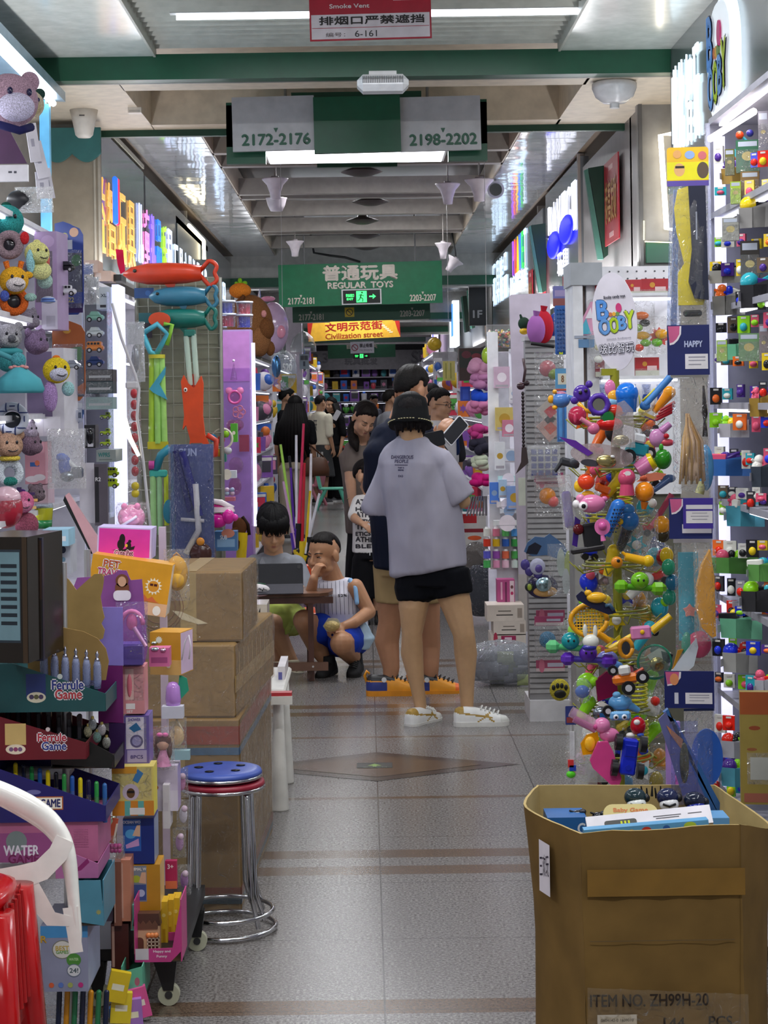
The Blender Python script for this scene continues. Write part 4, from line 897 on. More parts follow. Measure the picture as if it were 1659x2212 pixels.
def decorate(shapes,w,h,y,deco):
 """print on a front face: w, h in units, y = plane of the face"""
 for i,d in enumerate(deco):
  yy=y-.10-.07*i;k=d[0]
  X=lambda u:(u-.5)*w
  Z=lambda v:(v-.5)*h
  if k=='r':shapes.append(('x',(X((d[1]+d[3])/2),yy,Z((d[2]+d[4])/2)),(abs(d[3]-d[1])*w,.12,abs(d[4]-d[2])*h),d[5]))
  elif k=='e':shapes.append(('p',ell(d[3]*w,d[4]*w,20,X(d[1]),Z(d[2])),.12,d[5],(0,yy,0)))
  elif k=='t':shapes.append(('w',d[1],(X(d[2]),yy-.07,Z(d[3])),d[4]*h,d[5]*w,d[6]))
  elif k=='T':shapes.append(('w',d[1],(X(d[2]),yy-.07,Z(d[3])),d[4]*h,d[5]*w,'ece6ea',.16));shapes.append(('w',d[1],(X(d[2]),yy-.14-.03*d[4]*h,Z(d[3])),d[4]*h,d[5]*w,d[6],.03))
  elif k=='o':shapes.append(('o',(X(d[1]),y,Z(d[2])),(d[3]*w,d[5]*w if len(d)>6 else d[3]*w*.5,d[4]*w),d[-1]))
  elif k=='s':shapes.append(('p',[(X(d[1])+a,Z(d[2])+c)for a,c in star(d[3]*w,d[4]*w,d[5])],.12,d[6],(0,yy,0)))
  elif k=='p':shapes.append(('p',[(X(a),Z(c))for a,c in d[1]],.12,d[2],(0,yy,0)))
 return shapes
def pbox(label,x0,y0,x1,y1,Y,depth,col,deco=(),name='toy_box',cat='box',rz=0,ry=0,group=None,side=None,win=None):
 """closed carton whose front face spans the given photo rectangle at distance Y; depth in metres"""
 k=Y/F;w,h,d=x1-x0,y1-y0,depth/k;sh=[('x',(0,d/2,0),(w,d,h),col)]
 if side:sh.append(('x',(w/2+.05,d/2,0),(.3,d*.96,h*.96),side));sh.append(('x',(-w/2-.05,d/2,0),(.3,d*.96,h*.96),side))
 decorate(sh,w,h,0,deco)
 if win:
  sh2=[('x',((win[0]+win[2]-1)*w/2,-.2,(win[1]+win[3]-1)*h/2),((win[2]-win[0])*w,.3,(win[3]-win[1])*h),'=')]
  return toy(name,label,cat,(x0+x1)/2,(y0+y1)/2,Y,[('carton',sh),('window',sh2)],rz,ry,group=group)
 return toy(name,label,cat,(x0+x1)/2,(y0+y1)/2,Y,[('carton',sh)],rz,ry,group=group)if deco else toy(name,label,cat,(x0+x1)/2,(y0+y1)/2,Y,sh,rz,ry,group=group)
def hangbag(label,x0,y0,x1,y1,Y,hcol,toyshapes,hh=.22,hdeco=(),name='bagged_toy',cat='toy',rz=0,ry=0,group=None,filmc='=',d=None):
 w,h=x1-x0,y1-y0;cx,cy=(x0+x1)/2,(y0+y1)/2;H_=h*hh
 head=[('p',rrect(w,H_,min(w,H_)*.08,4,0,h/2-H_/2),.8,hcol,(0,-1,0))]
 dd=[];decorate(dd,w,H_,-1.4,hdeco)
 dd=[tuple([s[0],tuple([s[1][0],s[1][1],s[1][2]+h/2-H_/2])]+list(s[2:]))if s[0]in 'xo'else(('w',s[1],(s[2][0],s[2][1],s[2][2]+h/2-H_/2))+s[3:]if s[0]=='w'else s[:4]+((s[4][0],s[4][1],s[4][2]+h/2-H_/2),))for s in dd]
 pouch=[('b',(0,0,-H_/2),w*.96,h-H_,d or w*.35,filmc)]
 return toy(name,label,cat,cx,cy,Y,[('header_card',head+dd),('pouch',pouch),('contents',toyshapes)],rz,ry,group=group)
def tray(label,pts,Y,depth,col,deco=(),name='display_box',cat='display box',inner='3a3028',front_h=None):
 """open counter display box, its sloping side panel facing us; pts = outline of that panel in photo pixels"""
 k=Y/F;xs=[p[0]for p in pts];ys=[p[1]for p in pts];cx,cy=(min(xs)+max(xs))/2,(min(ys)+max(ys))/2
 pl=[(x-cx,cy-y)for x,y in pts];d=depth/k;w,h=max(xs)-min(xs),max(ys)-min(ys)
 zl=[z for x,z in pl if x>w/2-8];zr=max(zl)
 sp=[('p',pl,2.2,col,(0,0,0))];decorate(sp,w,h,-1.1,deco)
 return toy(name,label,cat,cx,cy,Y,[('side_panel',sp),('side_panel',[('p',pl,2.2,col,(0,d,0))]),('front_panel',[('x',(w/2-1,d/2,(zr-h/2)/2),(2.2,d-3,zr+h/2),col)]),('back_panel',[('x',(-w/2+1,d/2,0),(2.2,d-3,h),col)]),('base',[('x',(0,d/2,-h/2+1),(w-5,d-3,2),inner)])])
 # left foreground: rack of boxed games, wheeled stand
L0=4.5
r=thing('display_rack','white wire display rack behind the boxed water games at the left edge','rack',(-.92,4.80,0))
for z in(.16,.40,.62,.86):b=B();b.box((0,0,z),(.34,.42,.012),'c9c8cc');b.obj('shelf',r)
for sx in(-.165,.165):
 for sy in(-.2,.2):b=B();b.cyl((sx,sy,0),(sx,sy,1.15),.009,m('cfcfd2',.3,'metal',.8),10);b.obj('post',r)
def water_game(lab,x,y,Y,hgt,c1,c2,grp,shape=0,ry=0):
 if shape==0:return toy('bottle_toy',lab,'toy',x,y,Y,[('bottle',[('l',[(0,-hgt/2),(7,-hgt/2),(9,-hgt*.3),(8.5,hgt*.1),(6,hgt*.22),(0,hgt*.22)],film(c1,.45,.6,80))]),('stopper',[('l',[(6,hgt*.2),(5,hgt*.28),(2.5,hgt*.32),(4.5,hgt*.40),(1.5,hgt*.47),(0,hgt*.5)],'#'+c2)])],ry=ry,group=grp)
 return toy('water_game',lab,'toy',x,y,Y,[('case',[('p',rrect(11,hgt,5),7,'+'+c1),('p',rrect(7,hgt*.6,3),7.6,c2)]),('button',[('o',(0,-3.6,-hgt*.36),(3,2,3),'d8d8d8')])],ry=ry,group=grp)
tray('teal tray of clear bottle toys printed Ferrule Game, above the dark red tray',[(-30,1434),(28,1432),(228,1500),(226,1538),(-30,1538)],L0,.26,'1f5457',[('r',.335,.30,.50,.78,'2a3c78'),('e',.42,.30,.08,.045,'e6dfc6'),('e',.38,.31,.02,.02,'55476a'),('e',.42,.31,.02,.02,'6b6a48'),('e',.46,.31,.02,.02,'55476a'),('T','Ferrule',.685,.55,.19,.26,'2c3c8c'),('T','Game',.69,.36,.19,.22,'c03c44'),('e',.62,.72,.022,.022,'cfd8d4')])
for i in range(6):water_game('clear bottle toy in the teal tray, %s from the left'%ORD[i],95+i*23,1434+i*2.5,L0+.05,92-i*2,'aab6e0','b8b8cc','clear bottle toys in the teal tray')
for i in range(5):water_game('clear bottle toy in the back row of the teal tray, %s from the left'%ORD[i],100+i*25,1428+i*2,L0+.13,88,'b4b0d8','c8c8d8','clear bottle toys in the teal tray')
tray('dark red tray of black sticks printed Ferrule Game, below the teal tray',[(-30,1545),(0,1547),(186,1606),(185,1641),(-30,1641)],L0-.03,.26,'6a1622',[('r',.19,.34,.40,.82,'d0b070'),('e',.295,.24,.10,.05,'e8d8c0'),('e',.25,.24,.022,.022,'7a5a7c'),('e',.295,.24,.022,.022,'93406a'),('e',.34,.24,.022,.022,'7a5a7c'),('T','Ferrule',.66,.50,.18,.28,'b8283c'),('T','Game',.68,.31,.18,.24,'2c3c8c'),('e',.62,.68,.022,.022,'d8c8c8')])
for i in range(8):water_game('black smoked stick in the dark red tray, %s from the left'%ORD[i],18+i*22,1552+i*4,L0+.06,76,'17151a','2c2a30','black sticks in the dark red tray',1)
tray('black tray of glittery toys beside the dark red tray',[(110,1600),(182,1595),(247,1632),(240,1660),(110,1650)],L0+.02,.2,'101412')
for i in range(5):toy('glitter_toy','small glittery clear toy in the black tray, %s from the left'%ORD[i],'toy',190+i*10,1580+i*6-(i%2)*22,L0+.06,[('ball',[('o',(0,0,0),(9,8,13),film(('c9c2a0','bfc4cc','8fbdb4','c9c2c9','a8a8a0')[i],.5,1,90))]),('cap',[('c',(0,0,10),(0,0,17),4,3,'#c9b46a')])],group='glittery toys in the black tray')
tray('dark blue tray of coloured sticks whose print ends in TER GAME',[(-30,1655),(0,1660),(226,1742),(228,1776),(-30,1776)],L0-.06,.26,'1e1d68',[('r',.20,.22,.645,.46,'b0602c'),('r',.21,.24,.635,.44,'f2e8d8'),('t','WATER GAME',.42,.34,.14,.40,'222a66'),('e',.4,.54,.06,.02,'6f6fa8')])
cols=['e0c81c','20243a','2c8c4a','2b56a0','e0c81c','1a1a26','3a9a4c','2f60b4','e3cf20','242048','37a04e','3468ac']
for i in range(12):toy('stick_toy','%s shiny stick in the dark blue tray, %s from the left'%({'e':'yellow','2':'navy','1':'black','3':'green'}[cols[i][0]],ORD[i]),'toy',34+i*17.5,1690+i*4,L0+.02,[('c',(0,0,-42),(0,0,36),5,5,'+'+cols[i]),('o',(0,0,37),(5,5,6),'+'+cols[i]),('c',(0,0,-20),(0,0,10),5.3,5.3,'=')],group='coloured sticks in the dark blue tray')
pbox('pink box printed WATER GAME behind the white chair arm',-40,1772,212,1862,L0-.05,.22,'b9688f',[('r',.0,.0,.62,.7,'9a4f86'),('e',.30,.50,.09,.09,'7e8a8a'),('t','WATER',.34,.28,.24,.30,'ece4f0'),('t','GAME',.36,.08,.2,.26,'7c2c5c')]+[('e',.80+.014*(i%9),.35+.06*(i//9),.004,.004,'8f4a70')for i in range(72)])
tray('pink tray with a printed leaf, sticking out under the pink box',[(120,1840),(150,1840),(212,1866),(212,1897),(120,1897)],L0-.08,.2,'b06a9c',[('p',[(.3,.2),(.45,.3),(.75,.75),(.8,.6),(.6,.3)],'8c2a6a')])
tray('light blue tray with a small sun print, left of the brown boxes',[(150,1902),(218,1902),(222,1960),(224,2000),(150,1988)],L0-.1,.2,'4f8aa0',[('s',.85,.30,.09,.05,8,'9c9a60')])
pbox('pale blue box with round badges and a 24 above the yellow sticks',88,2000,190,2142,4.42,.2,'8d8fa8',[('r',0,.82,1,1,'4a90c8'),('e',.46,.64,.22,.20,'7d7a6c'),('e',.46,.64,.20,.18,'d6d2cc'),('t','BEST',.46,.66,.07,.28,'c9a94a'),('t','GAMES',.46,.60,.05,.26,'6aa04a'),('e',.70,.48,.155,.14,'4e8a3a'),('t','WATER',.70,.49,.04,.2,'b8d8a0'),('e',.70,.32,.15,.14,'6a7488'),('e',.70,.32,.135,.12,'d2d2d6'),('t','24!',.70,.32,.07,.18,'4a5a60'),('t','R',.07,.80,.1,.12,'d0a030'),('e',.22,.10,.055,.055,'d8603a'),('e',.42,.10,.055,.055,'5a78c0'),('e',.62,.10,.055,.055,'a8b060'),('e',.84,.10,.055,.055,'c0307c')],side='a9b4d0')
for i in range(7):toy('stick_toy','%s stick lying in the lowest tray at the left bottom corner, %s from the left'%(('navy','yellow','green')[i%3],ORD[i]),'toy',125+i*17,2180,4.5,[('c',(0,0,-40),(4,0,36),6,6,'+'+('1c2440','d8901c','2c7a50')[i%3]),('o',(4,0,36),(6,6,6),'+'+('1c2440','d8901c','2c7a50')[i%3])],group='sticks in the lowest tray')
tray('mint tray with a pink label at the foot of the wheeled stand',[(262,2100),(308,2088),(308,2128),(262,2160)],4.62,.16,'69bfa0',[('e',.75,.55,.12,.2,'b06a80')])
for i,(x,y,c,s)in enumerate(((255,2130,'e0c022','yellow'),(262,2175,'e8cf30','yellow'),(286,2190,'a878c8','lilac'),(300,2165,'e05a98','pink'),(262,2200,'4a78b8','blue'))):
 pbox('%s paper packet in the pile under the mint tray, %s from the top'%(s,ORD[i]),x-22,y-30,x+22,y+36,4.55+.02*i,.02,c,[('r',.2,.4,.8,.6,'f0ead0')],name='paper_packet',cat='packet',ry=14-9*i,rz=10)
r=pbox('large dark brown glossy box with a pale blue panel standing on the teal tray',-60,1160,64,1432,4.3,.22,'+1c1510',[('r',.0,.16,.865,.90,'27323c'),('r',.0,.18,.85,.88,'6c8a94')]+[('r',.50,.30+.065*i,.80,.33+.065*i,'1c2630')for i in range(8)]+[('r',.90,.0,.99,1.0,'3c2c1c')],rz=-12)
pbox('navy and white striped box spine beside the large dark brown box',66,1162,92,1428,4.36,.2,'10122e',[('r',.1,.18,.6,.50,'c9c8d8'),('r',.65,.02,.95,.5,'1c1812'),('r',.65,.5,.95,.98,'3a2414'),('t','CLASSIC GAMES',.35,.75,.06,.7,'9a93b0')])
def cardcut(lab,pts,Y,col,t=.004,name='cardboard_cutout',cat='cardboard',rz=0):
 xs=[p[0]for p in pts];ys=[p[1]for p in pts];cx,cy=(min(xs)+max(xs))/2,(min(ys)+max(ys))/2
 return toy(name,lab,cat,cx,cy,Y,[('p',[(x-cx,cy-y)for x,y in pts],t/(Y/F),col)],rz=rz)
cardcut('plain brown cardboard cut-out with a cat ear outline',[(60,1420),(60,1246),(95,1243),(118,1238),(135,1240),(150,1252),(166,1275),(185,1258),(205,1241),(222,1240),(226,1250),(223,1272),(218,1290),(222,1318),(226,1335),(219,1348),(226,1362),(222,1380),(210,1385),(190,1380)],4.62,'&a88c58')
cardcut('curved brown cardboard panel below the cat ear cut-out',[(60,1470),(60,1352),(130,1354),(180,1364),(212,1380),(229,1402),(235,1430),(228,1470)],4.58,'&a08250')
cardcut('lilac card panel right of the brown cat ear cut-out',[(205,1311),(266,1312),(266,1438),(205,1438)],4.70,'8f80d4')
cardcut('magenta card panel under the lilac card panel',[(212,1436),(266,1438),(266,1562),(212,1562)],4.70,'6d1c66')
cardcut('deep purple card panel beside the black tray',[(236,1560),(272,1562),(268,1660),(236,1660)],4.70,'35184e')
r=thing('wheeled_stand','narrow wheeled display stand with hanging pink toy boxes beside the stools','stand',P(325,2130,4.92)*1)
r.location.z=0;MATW[r.name]=TR(r.location);R0=r.location.copy()
b=B();b.box((-.02,.12,.135),(.26,.62,.03),m('1b1b1d',.4));b.obj('base_frame',r)
b=B();b.box((-.13,.42,.66),(.02,.02,1.05),m('c9b6c6',.5));b.box((.0,.44,.66),(.02,.02,1.05),m('c9b6c6',.5));b.obj('back_frame',r)
for sx,sy in((.06,-.17),(.09,.30),(-.12,-.17),(-.12,.38)):
 b=B();b.box((sx,sy,.115),(.05,.06,.012),'141414');b.prism([(-.03,.0),(.03,0),(.02,-.075),(-.005,-.075)],.03,'141414',TR((sx,sy,.115)))
 o=b.obj('caster',r);w=B();w.cyl((sx+.008,sy-.011,.028),(sx+.008,sy+.011,.028),.028,'b4b49c',20);w.cyl((sx+.008,sy-.014,.028),(sx+.008,sy+.014,.028),.010,'333333',10);w.obj('wheel',o)
Q=4.78
pbox('large yellow pouch box printed PET TRAVEL with a sun wearing dark glasses',192,1208,366,1322,5.12,.10,'d89a24',[('p',[(.0,.78),(.0,1.0),(.3,.93),(1,.62),(1,.0),(.55,0),(.3,.1),(0,.2)],'d89a24'),('r',.42,.0,1,.24,'e0b48c'),('s',.80,.55,.11,.075,14,'f4ead0'),('e',.80,.55,.07,.07,'d8942c'),('r',.755,.555,.795,.60,'4a1c18'),('r',.805,.555,.845,.60,'4a1c18'),('T','PET',.25,.86,.13,.2,'c2562c'),('T','TRAVEL',.25,.70,.12,.32,'c4406c'),('e',.88,.10,.05,.06,'f0ece4'),('p',[(.66,.26),(.7,.38),(.75,.30),(.8,.36),(.86,.27),(.9,.25)],'d06a3c')],name='pet_carrier_box',side='e6dcd2',ry=9)
cardcut('purple card topper with a girl photo above the pink blister',[(150,1292),(168,1247),(225,1244),(247,1240),(258,1232),(275,1233),(281,1248),(284,1254),(308,1252),(318,1400),(312,1432),(228,1436)],4.86,'8c4f93',name='cardboard_cutout')
toy('girl_print','small printed girl with long hair on the purple card topper','print',264,1268,4.855,[('p',ell(14,14,20,0,14),.5,'7a4a30',(0,-2.2,0)),('p',rrect(30,30,8,4,0,-6),.5,'7a4a30',(0,-2.2,0)),('p',ell(9,11,20,0,12),.5,'d8a888',(0,-2.8,0)),('p',rrect(38,22,9,4,0,-18),.5,'e8e0ea',(0,-3,0))])
toy('hair_band_set','pink headband and brush set in a clear blister under the girl print','toy',285,1350,4.72,[('headband',[('t',[(-24+24*(1-math.cos(a)),0,30*math.sin(a))for a in[i*math.pi/10 for i in range(11)]],5,'+e685b0')]),('brush',[('o',(0,0,6),(12,6,18),'+e07aa8'),('c',(4,-2,-5),(30,-4,-46),5,4,'+d7a0c2')]),('blister',[('b',(0,0,-12),70,125,26,'=f0e0ff')]),('base_card',[('x',(-6,10,-66),(56,20,40),'5c4a98'),('e_',0,0)][:1])])
pbox('purple box with a round window under the pink headband set',226,1392,306,1438,4.74,.06,'5d4c98',[('e',.28,.48,.20,.20,'b87a90'),('e',.28,.48,.15,.15,'7a5064')])
pbox('salmon pink box with a hair styler in a clear window below the purple box',266,1440,312,1542,4.76,.08,'d98f94',[('r',.1,.3,.5,.95,'e8c0b8'),('o',.3,.6,.12,.55,.1,'d87080'),('r',.12,.10,.55,.22,'f0e8e8'),('t','SET',.3,.05,.05,.3,'f4eeee')],win=(.08,.28,.95,.97))
pbox('white and violet box printed 8 PCS with a bead ball, under the salmon box',268,1546,322,1652,4.76,.09,'6a5aa0',[('r',.08,.32,.80,.97,'dcd4e6'),('e',.5,.48,.26,.26,'554a86'),('e',.5,.48,.18,.18,'9a92c8'),('p',[(.2,.75),(.5,.86),(.7,.72),(.4,.66)],'2d6a9a'),('r',.12,.05,.9,.30,'a89cc8'),('t','8PCS',.5,.16,.07,.5,'4a3c80'),('t','SHOWER',.42,.92,.06,.5,'6a5aa0')],side='7c6cb0',win=(.08,.32,.9,.97))
pbox('yellow box of a bear with sunglasses and an orange striped foot',242,1656,332,1762,4.72,.08,'e0cc6c',[('r',.0,.0,1,.30,'d88a2c'),('r',.30,.0,.44,.30,'62b0a8'),('r',.62,.0,.76,.30,'62b0a8'),('e',.45,.48,.20,.20,'c9b8c8'),('e',.45,.46,.10,.12,'6a4a28'),('r',.36,.46,.54,.51,'181410'),('p',[(.5,.72),(.62,.95),(.76,.86),(.62,.66)],'3f7ab0'),('r',.42,.02,.78,.16,'e8e6e2'),('r',.0,.86,.6,1,'d8962c')],side='e8d83c',win=(.05,.32,.95,.98))
pbox('royal blue box printed OCEAN WORLD with a hand and puzzle pieces',266,1768,333,1866,4.76,.10,'1a2e7c',[('r',.0,.28,.58,.98,'2c60b4'),('t','OCEAN WO',.28,.92,.06,.56,'dfe6f4'),('e',.25,.66,.18,.15,'58a8e0'),('p',[(.3,.62),(.45,.85),(.56,.86),(.55,.6)],'e0b89a'),('p',[(.08,.42),(.5,.56),(.52,.40),(.1,.34)],'c79ad0')],side='8a96b4')
pbox('mustard box printed ANIMAL WORLD with a hand and a blue puzzle',280,1868,346,1970,4.76,.10,'c08a24',[('r',.0,.22,.56,.98,'7f8a98'),('t','ANIMAL W',.28,.91,.06,.54,'e8e6e0'),('e',.22,.70,.15,.12,'a8b83c'),('p',[(.3,.62),(.4,.84),(.54,.84),(.54,.6)],'dcb090'),('r',.06,.25,.54,.58,'3c5490'),('e',.38,.40,.12,.12,'b0bcd8')],side='d8b878')
r=toy('doll_house_toy','cream toy bake house with a roof and grid window in the pink tray','toy',318,2018,4.72,[('house',[('x',(0,6,-10),(56,24,62),'d9b48c'),('p',[(-30,20),(-26,46),(26,46),(30,20)],26,'53362c',(0,6,0)),('p',[(-22,22),(-18,30),(-14,24),(-8,32),(-2,24),(6,32),(12,24),(18,32),(24,22),(24,14),(-22,14)],3,'6e4a38',(0,-9,0))]),('door',[('p',rrect(18,34,8,4,-16,-22),4,'6a4436',(0,-7,0))]),('window',[('x',(14,-8,-18),(26,3,26),'4f3428')]+[('x',(14,-9.5,-30+8*i),(26,2,2),'e8d8bc')for i in range(4)]+[('x',(2+8*i,-9.5,-18),(2,2,26),'e8d8bc')for i in range(4)]),('awning',[('o',(4+8*i,-9,0),(6,5,6),'e08a4c')for i in range(3)])])
for i in range(3):pbox('yellow slim box behind the bake house, %s from the left'%ORD[i],346+i*13,1948-i*4,362+i*13,2046-i*5,4.78+i*.03,.06,'d8b02a',[('e',.5,.7,.25,.25,'e8d070'),('r',.3,.1,.7,.4,'b88a18')],group=None)
tray('bright pink tray printed Happy and Funny at the bottom of the wheeled stand',[(290,2050),(292,2050),(372,2048),(392,1945),(390,2056),(368,2078),(292,2078)][::1],4.66,.14,'c63f86',[('r',.02,.04,.30,.22,'cfc6cc'),('t','Happy and',.58,.17,.05,.36,'f0d8e6'),('t','Funny',.58,.09,.05,.22,'f0d8e6')])
Q2=5.12
toy('toy_backpack','golden yellow plush-look backpack in a clear bag beside the PET TRAVEL pouch','toy',382,1236,5.2,[('pack',[('o',(0,0,-2),(24,14,38),'!c9963a'),('o',(0,-9,-16),(17,8,18),'!d8a848'),('t',[(-8,0,34),(0,0,42),(8,0,34)],2,'b07a28')]),('bag',[('b',(0,0,-6),56,112,34,'=')])])
pbox('orange and yellow gift tote with a white rope handle',322,1366,392,1458,5.0,.10,'d0972e',[('r',.0,.0,1,.35,'dcb068'),('s',.30,.82,.12,.08,10,'eef0e0'),('o',.15,.75,.10,.06,.1,'#c9d8d0'),('e',.60,.22,.07,.08,'e8d8c0')],name='gift_tote',cat='bag',side='d8bcd8',rz=-14)
toy('rope_handle','white rope handles of the orange gift tote','handle',398,1400,4.96,[('t',[(-6,0,-26),(2,0,14),(10,0,28),(14,0,6),(10,0,-24)],1.6,'e0dce2')])
pbox('pink open carton holding glitter under the orange tote',322,1400,366,1440,4.9,.05,'d86fa0',[('o',.3,.95,.2,.1,.2,'#c0d0d8'),('o',.7,.9,.16,.1,.2,'#e0c0d8'),('r',.1,.2,.9,.5,'a84c80')])
toy('toy_bottle','lilac toy bottle with a green paper top in a white carton','toy',374,1500,5.0,[('bottle',[('l',[(14,-30),(17,-10),(15,16),(9,26),(0,28)],'+b080c8')]),('paper',[('p',[(8,-20),(34,8),(30,34),(14,42),(10,10)],3,'2a9a78',(0,3,0))]),('carton',[('x',(0,-6,-36),(46,28,26),'cfd0dc')])])
toy('toy_purse','cream beaded toy purse in a clear bag below the lilac bottle','toy',382,1590,5.0,[('purse',[('o',(0,0,0),(16,9,22),'+d8b88c'),('t',[(-10,0,16),(0,0,36),(14,0,10)],2.4,'e8dcc4')]),('bag',[('b',(0,0,-2),44,84,22,'=')]),('carton',[('x',(8,0,-40),(40,20,20),'8fb0b8')])])
toy('doll','brown haired doll head with a pink bow in a clear pack','doll',352,1612,4.9,[('head',[('o',(0,0,6),(14,12,15),'d8a58c')]),('hair',[('o',(0,3,12),(18,14,16),'!5c3a34'),('o',(-14,2,-6),(6,6,20),'!5c3a34'),('o',(14,2,-6),(6,6,20),'!5c3a34')]),('dress',[('c',(0,0,-42),(0,0,-8),18,7,'+d08cb0')]),('bow',[('o',(-6,-8,26),(7,4,5),'d868a0'),('o',(6,-8,26),(7,4,5),'d868a0')]),('pack',[('b',(0,0,-4),52,96,36,'=')])])
pbox('lavender carton with a small orange dot under the doll',336,1654,384,1752,4.96,.08,'c8bcd0',[('r',.0,.0,1,.45,'d0c8d4'),('e',.05,.52,.08,.09,'a85a30')],side='b9a6d2')
pbox('plain pale carton edge below the lavender carton',352,1696,366,1790,4.93,.08,'d6cfd2',[('r',.2,.4,.8,.6,'cbc2c8')])
for i,(x,y,c,s)in enumerate(((392,1690,'c77fae','pink'),(396,1760,'d8d0dc','clear'),(388,1820,'b88ab8','mauve'),(398,1900,'a06aa8','violet'))):
 toy('bagged_toy','%s toy in a crinkled bag on the aisle side of the stand, %s from top'%(s,ORD[i]),'toy',x,y,5.1,[('toy',[('o',(0,0,0),(9,7,18),'+'+c),('o',(3,-4,14),(7,6,7),'+e6c8dc')]),('bag',[('b',(0,0,0),30,66,22,'=')])])
pbox('red toy card marked 3+ above the bright pink tray',357,1860,382,1920,4.92,.02,'b02458',[('t','3+',.45,.8,.16,.5,'f0d8e0'),('r',.0,.0,1,.28,'d8704c')],name='toy_card')
for i,(x0,x1,y0,y1,c,s)in enumerate(((246,262,1862,2000,'8a5644','brown'),(262,282,1858,1990,'c88468','salmon'),(240,278,1996,2094,'4f1f1c','maroon'),(228,244,1890,1990,'6a5a6c','mauve grey'),(282,296,1955,2010,'79c4b6','mint'))):
 pbox('tall %s carton edge between the light blue tray and the mustard box'%s,x0,y0,x1,y1,4.68+.01*i,.12,c,[('r',.05,.05,.2,.95,'c9a090')])
toy('sticker_packs','red and silver sticker packs fanned in the pocket left of the OCEAN WORLD box','packet',240,1796,4.7,[('x',(-12,0,0),(26,6,50),'b02a20'),('x',(4,-4,4),(14,3,54),'d86848'),('b',(-14,-3,22),34,22,10,'#c8d8c0'),('x',(10,-5,0),(4,3,40),'e8dcc8')],ry=12)
toy('berry_toy','magenta berry cluster toy in a clear bag left of the OCEAN WORLD box','toy',250,1830,4.68,[('berries',[('o',(-8+8*(i%3),-3,-6+9*(i//3)),(6,6,6),'+b03a80')for i in range(6)]),('bag',[('b',(0,0,0),40,50,22,'=')])])
pbox('bright pink lid box with a black dog and cat drawing',210,1140,327,1206,5.2,.12,'c9bce8',[('r',.03,.04,.97,.96,'d83aa4'),('e',.46,.62,.055,.10,'1a1216'),('e',.44,.45,.07,.10,'1a1216'),('e',.58,.42,.05,.07,'1a1216'),('e',.60,.56,.03,.03,'1a1216'),('p',[(.28,.26),(.5,.30),(.7,.42),(.68,.3),(.5,.22)],'1a1216'),('e',.54,.42,.025,.03,'e0b03a'),('T','Cute Pet',.50,.18,.17,.34,'7a1c5c')],ry=3,name='gift_box')
toy('toy_backpack','round pink cat face backpack in a clear bag above the dog and cat box','toy',284,1118,5.35,[('pack',[('o',(0,0,0),(30,18,28),'+e293b8'),('o',(-14,-8,24),(7,5,8),'+d880a8'),('o',(14,-8,24),(7,5,8),'+d880a8'),('o',(0,-12,-6),(20,8,14),'+eaa4c4')]),('strap',[('t',[(-22,-20,-18),(6,-22,-2),(14,-20,4)],3,'d8d0dc')]),('bag',[('b',(0,0,0),70,66,44,'=')])])
def stool(lab,cx,cy,col,seat_z,holes,rr,off):
 r=thing('steel_stool',lab,'stool',(cx,cy,0));ST=m('c6c6ca',.12,'metal',1.0)
 b=B();b.lathe([(rr-.004,seat_z-.012),(rr+.004,seat_z-.004),(rr,seat_z+.006),(rr-.02,seat_z+.010),(0,seat_z+.008)],m(col,.4),40)
 if holes:
  for k in range(5):a=k*1.257+.5;b.lathe([(.014,0),(0,.0006)],'0b0c1c',12,TR((.065*math.cos(a),.065*math.sin(a),seat_z+.0112)))
 b.obj('seat',r);b=B();b.tube([(rr*math.cos(a),rr*math.sin(a),seat_z-.012)for a in[i*.2618 for i in range(24)]],.006,ST,8,closed=True);b.obj('rim',r)
 for k in range(4):
  a=math.radians(45+90*k+off);ca,sa=math.cos(a),math.sin(a)
  b=B();b.tube([((rr-.03)*ca,(rr-.03)*sa,seat_z-.01),((rr-.012)*ca,(rr-.012)*sa,seat_z-.03),(rr*ca,rr*sa,.12),((rr+.03)*ca,(rr+.03)*sa,.03+off*.0012)],.0075,ST,8);b.obj('leg',r)
 b=B();b.tube([((rr+.03)*math.cos(a),(rr+.03)*math.sin(a),.012+off*.0012+(.03 if off else 0))for a in[i*.1745 for i in range(36)]],.007,ST,8,closed=True);b.obj('foot_ring',r)
SCX,SCY=P(484,1996,5.42).x,5.42
stool('chrome stool with red seat, under the blue stool it is nested with',SCX,SCY,'8c1a30',.432,0,.122,0)
stool('chrome stool with blue seat stacked on the red stool',SCX-.004,SCY,'3f56a8',.464,1,.118,14)
r=thing('plastic_chair','white plastic armchair cut off at the left edge of the photo','chair',(-1.02,3.95,0));WP=m('f6f4ee',.22)
k=3.9/F
def CP(x,y,d=0):return P(x,y,3.9+d)
n=B();pts=[(-60,1690),(0,1712),(60,1742),(105,1772),(135,1810),(148,1850),(155,1900),(160,1960),(170,2052)]
def slab(n,cl,ws,t,mt):
 vs=[];fs=[]
 for i,((x,y),w)in enumerate(zip(cl,ws)):
  a=Vector(cl[max(0,i-1)]);e=Vector(cl[min(len(cl)-1,i+1)]);d=(e-a).normalized();nn=Vector((-d.y,d.x))
  for(s,dy)in((-1,-t),(1,-t),(1.0,t),(-1.0,t)):q=Vector((x,y))+nn*s*w/2;vs.append(CP(q.x,q.y,dy))
 for i in range(len(cl)-1):
  for j in range(4):kk=(j+1)%4;fs.append((i*4+j,i*4+kk,i*4+4+kk,i*4+4+j))
 fs+=[(3,2,1,0),tuple(range(len(cl)*4-4,len(cl)*4))];n.add(vs,fs,mt,False)
slab(n,pts,[54,56,62,58,48,40,32,28,27],.03,WP)
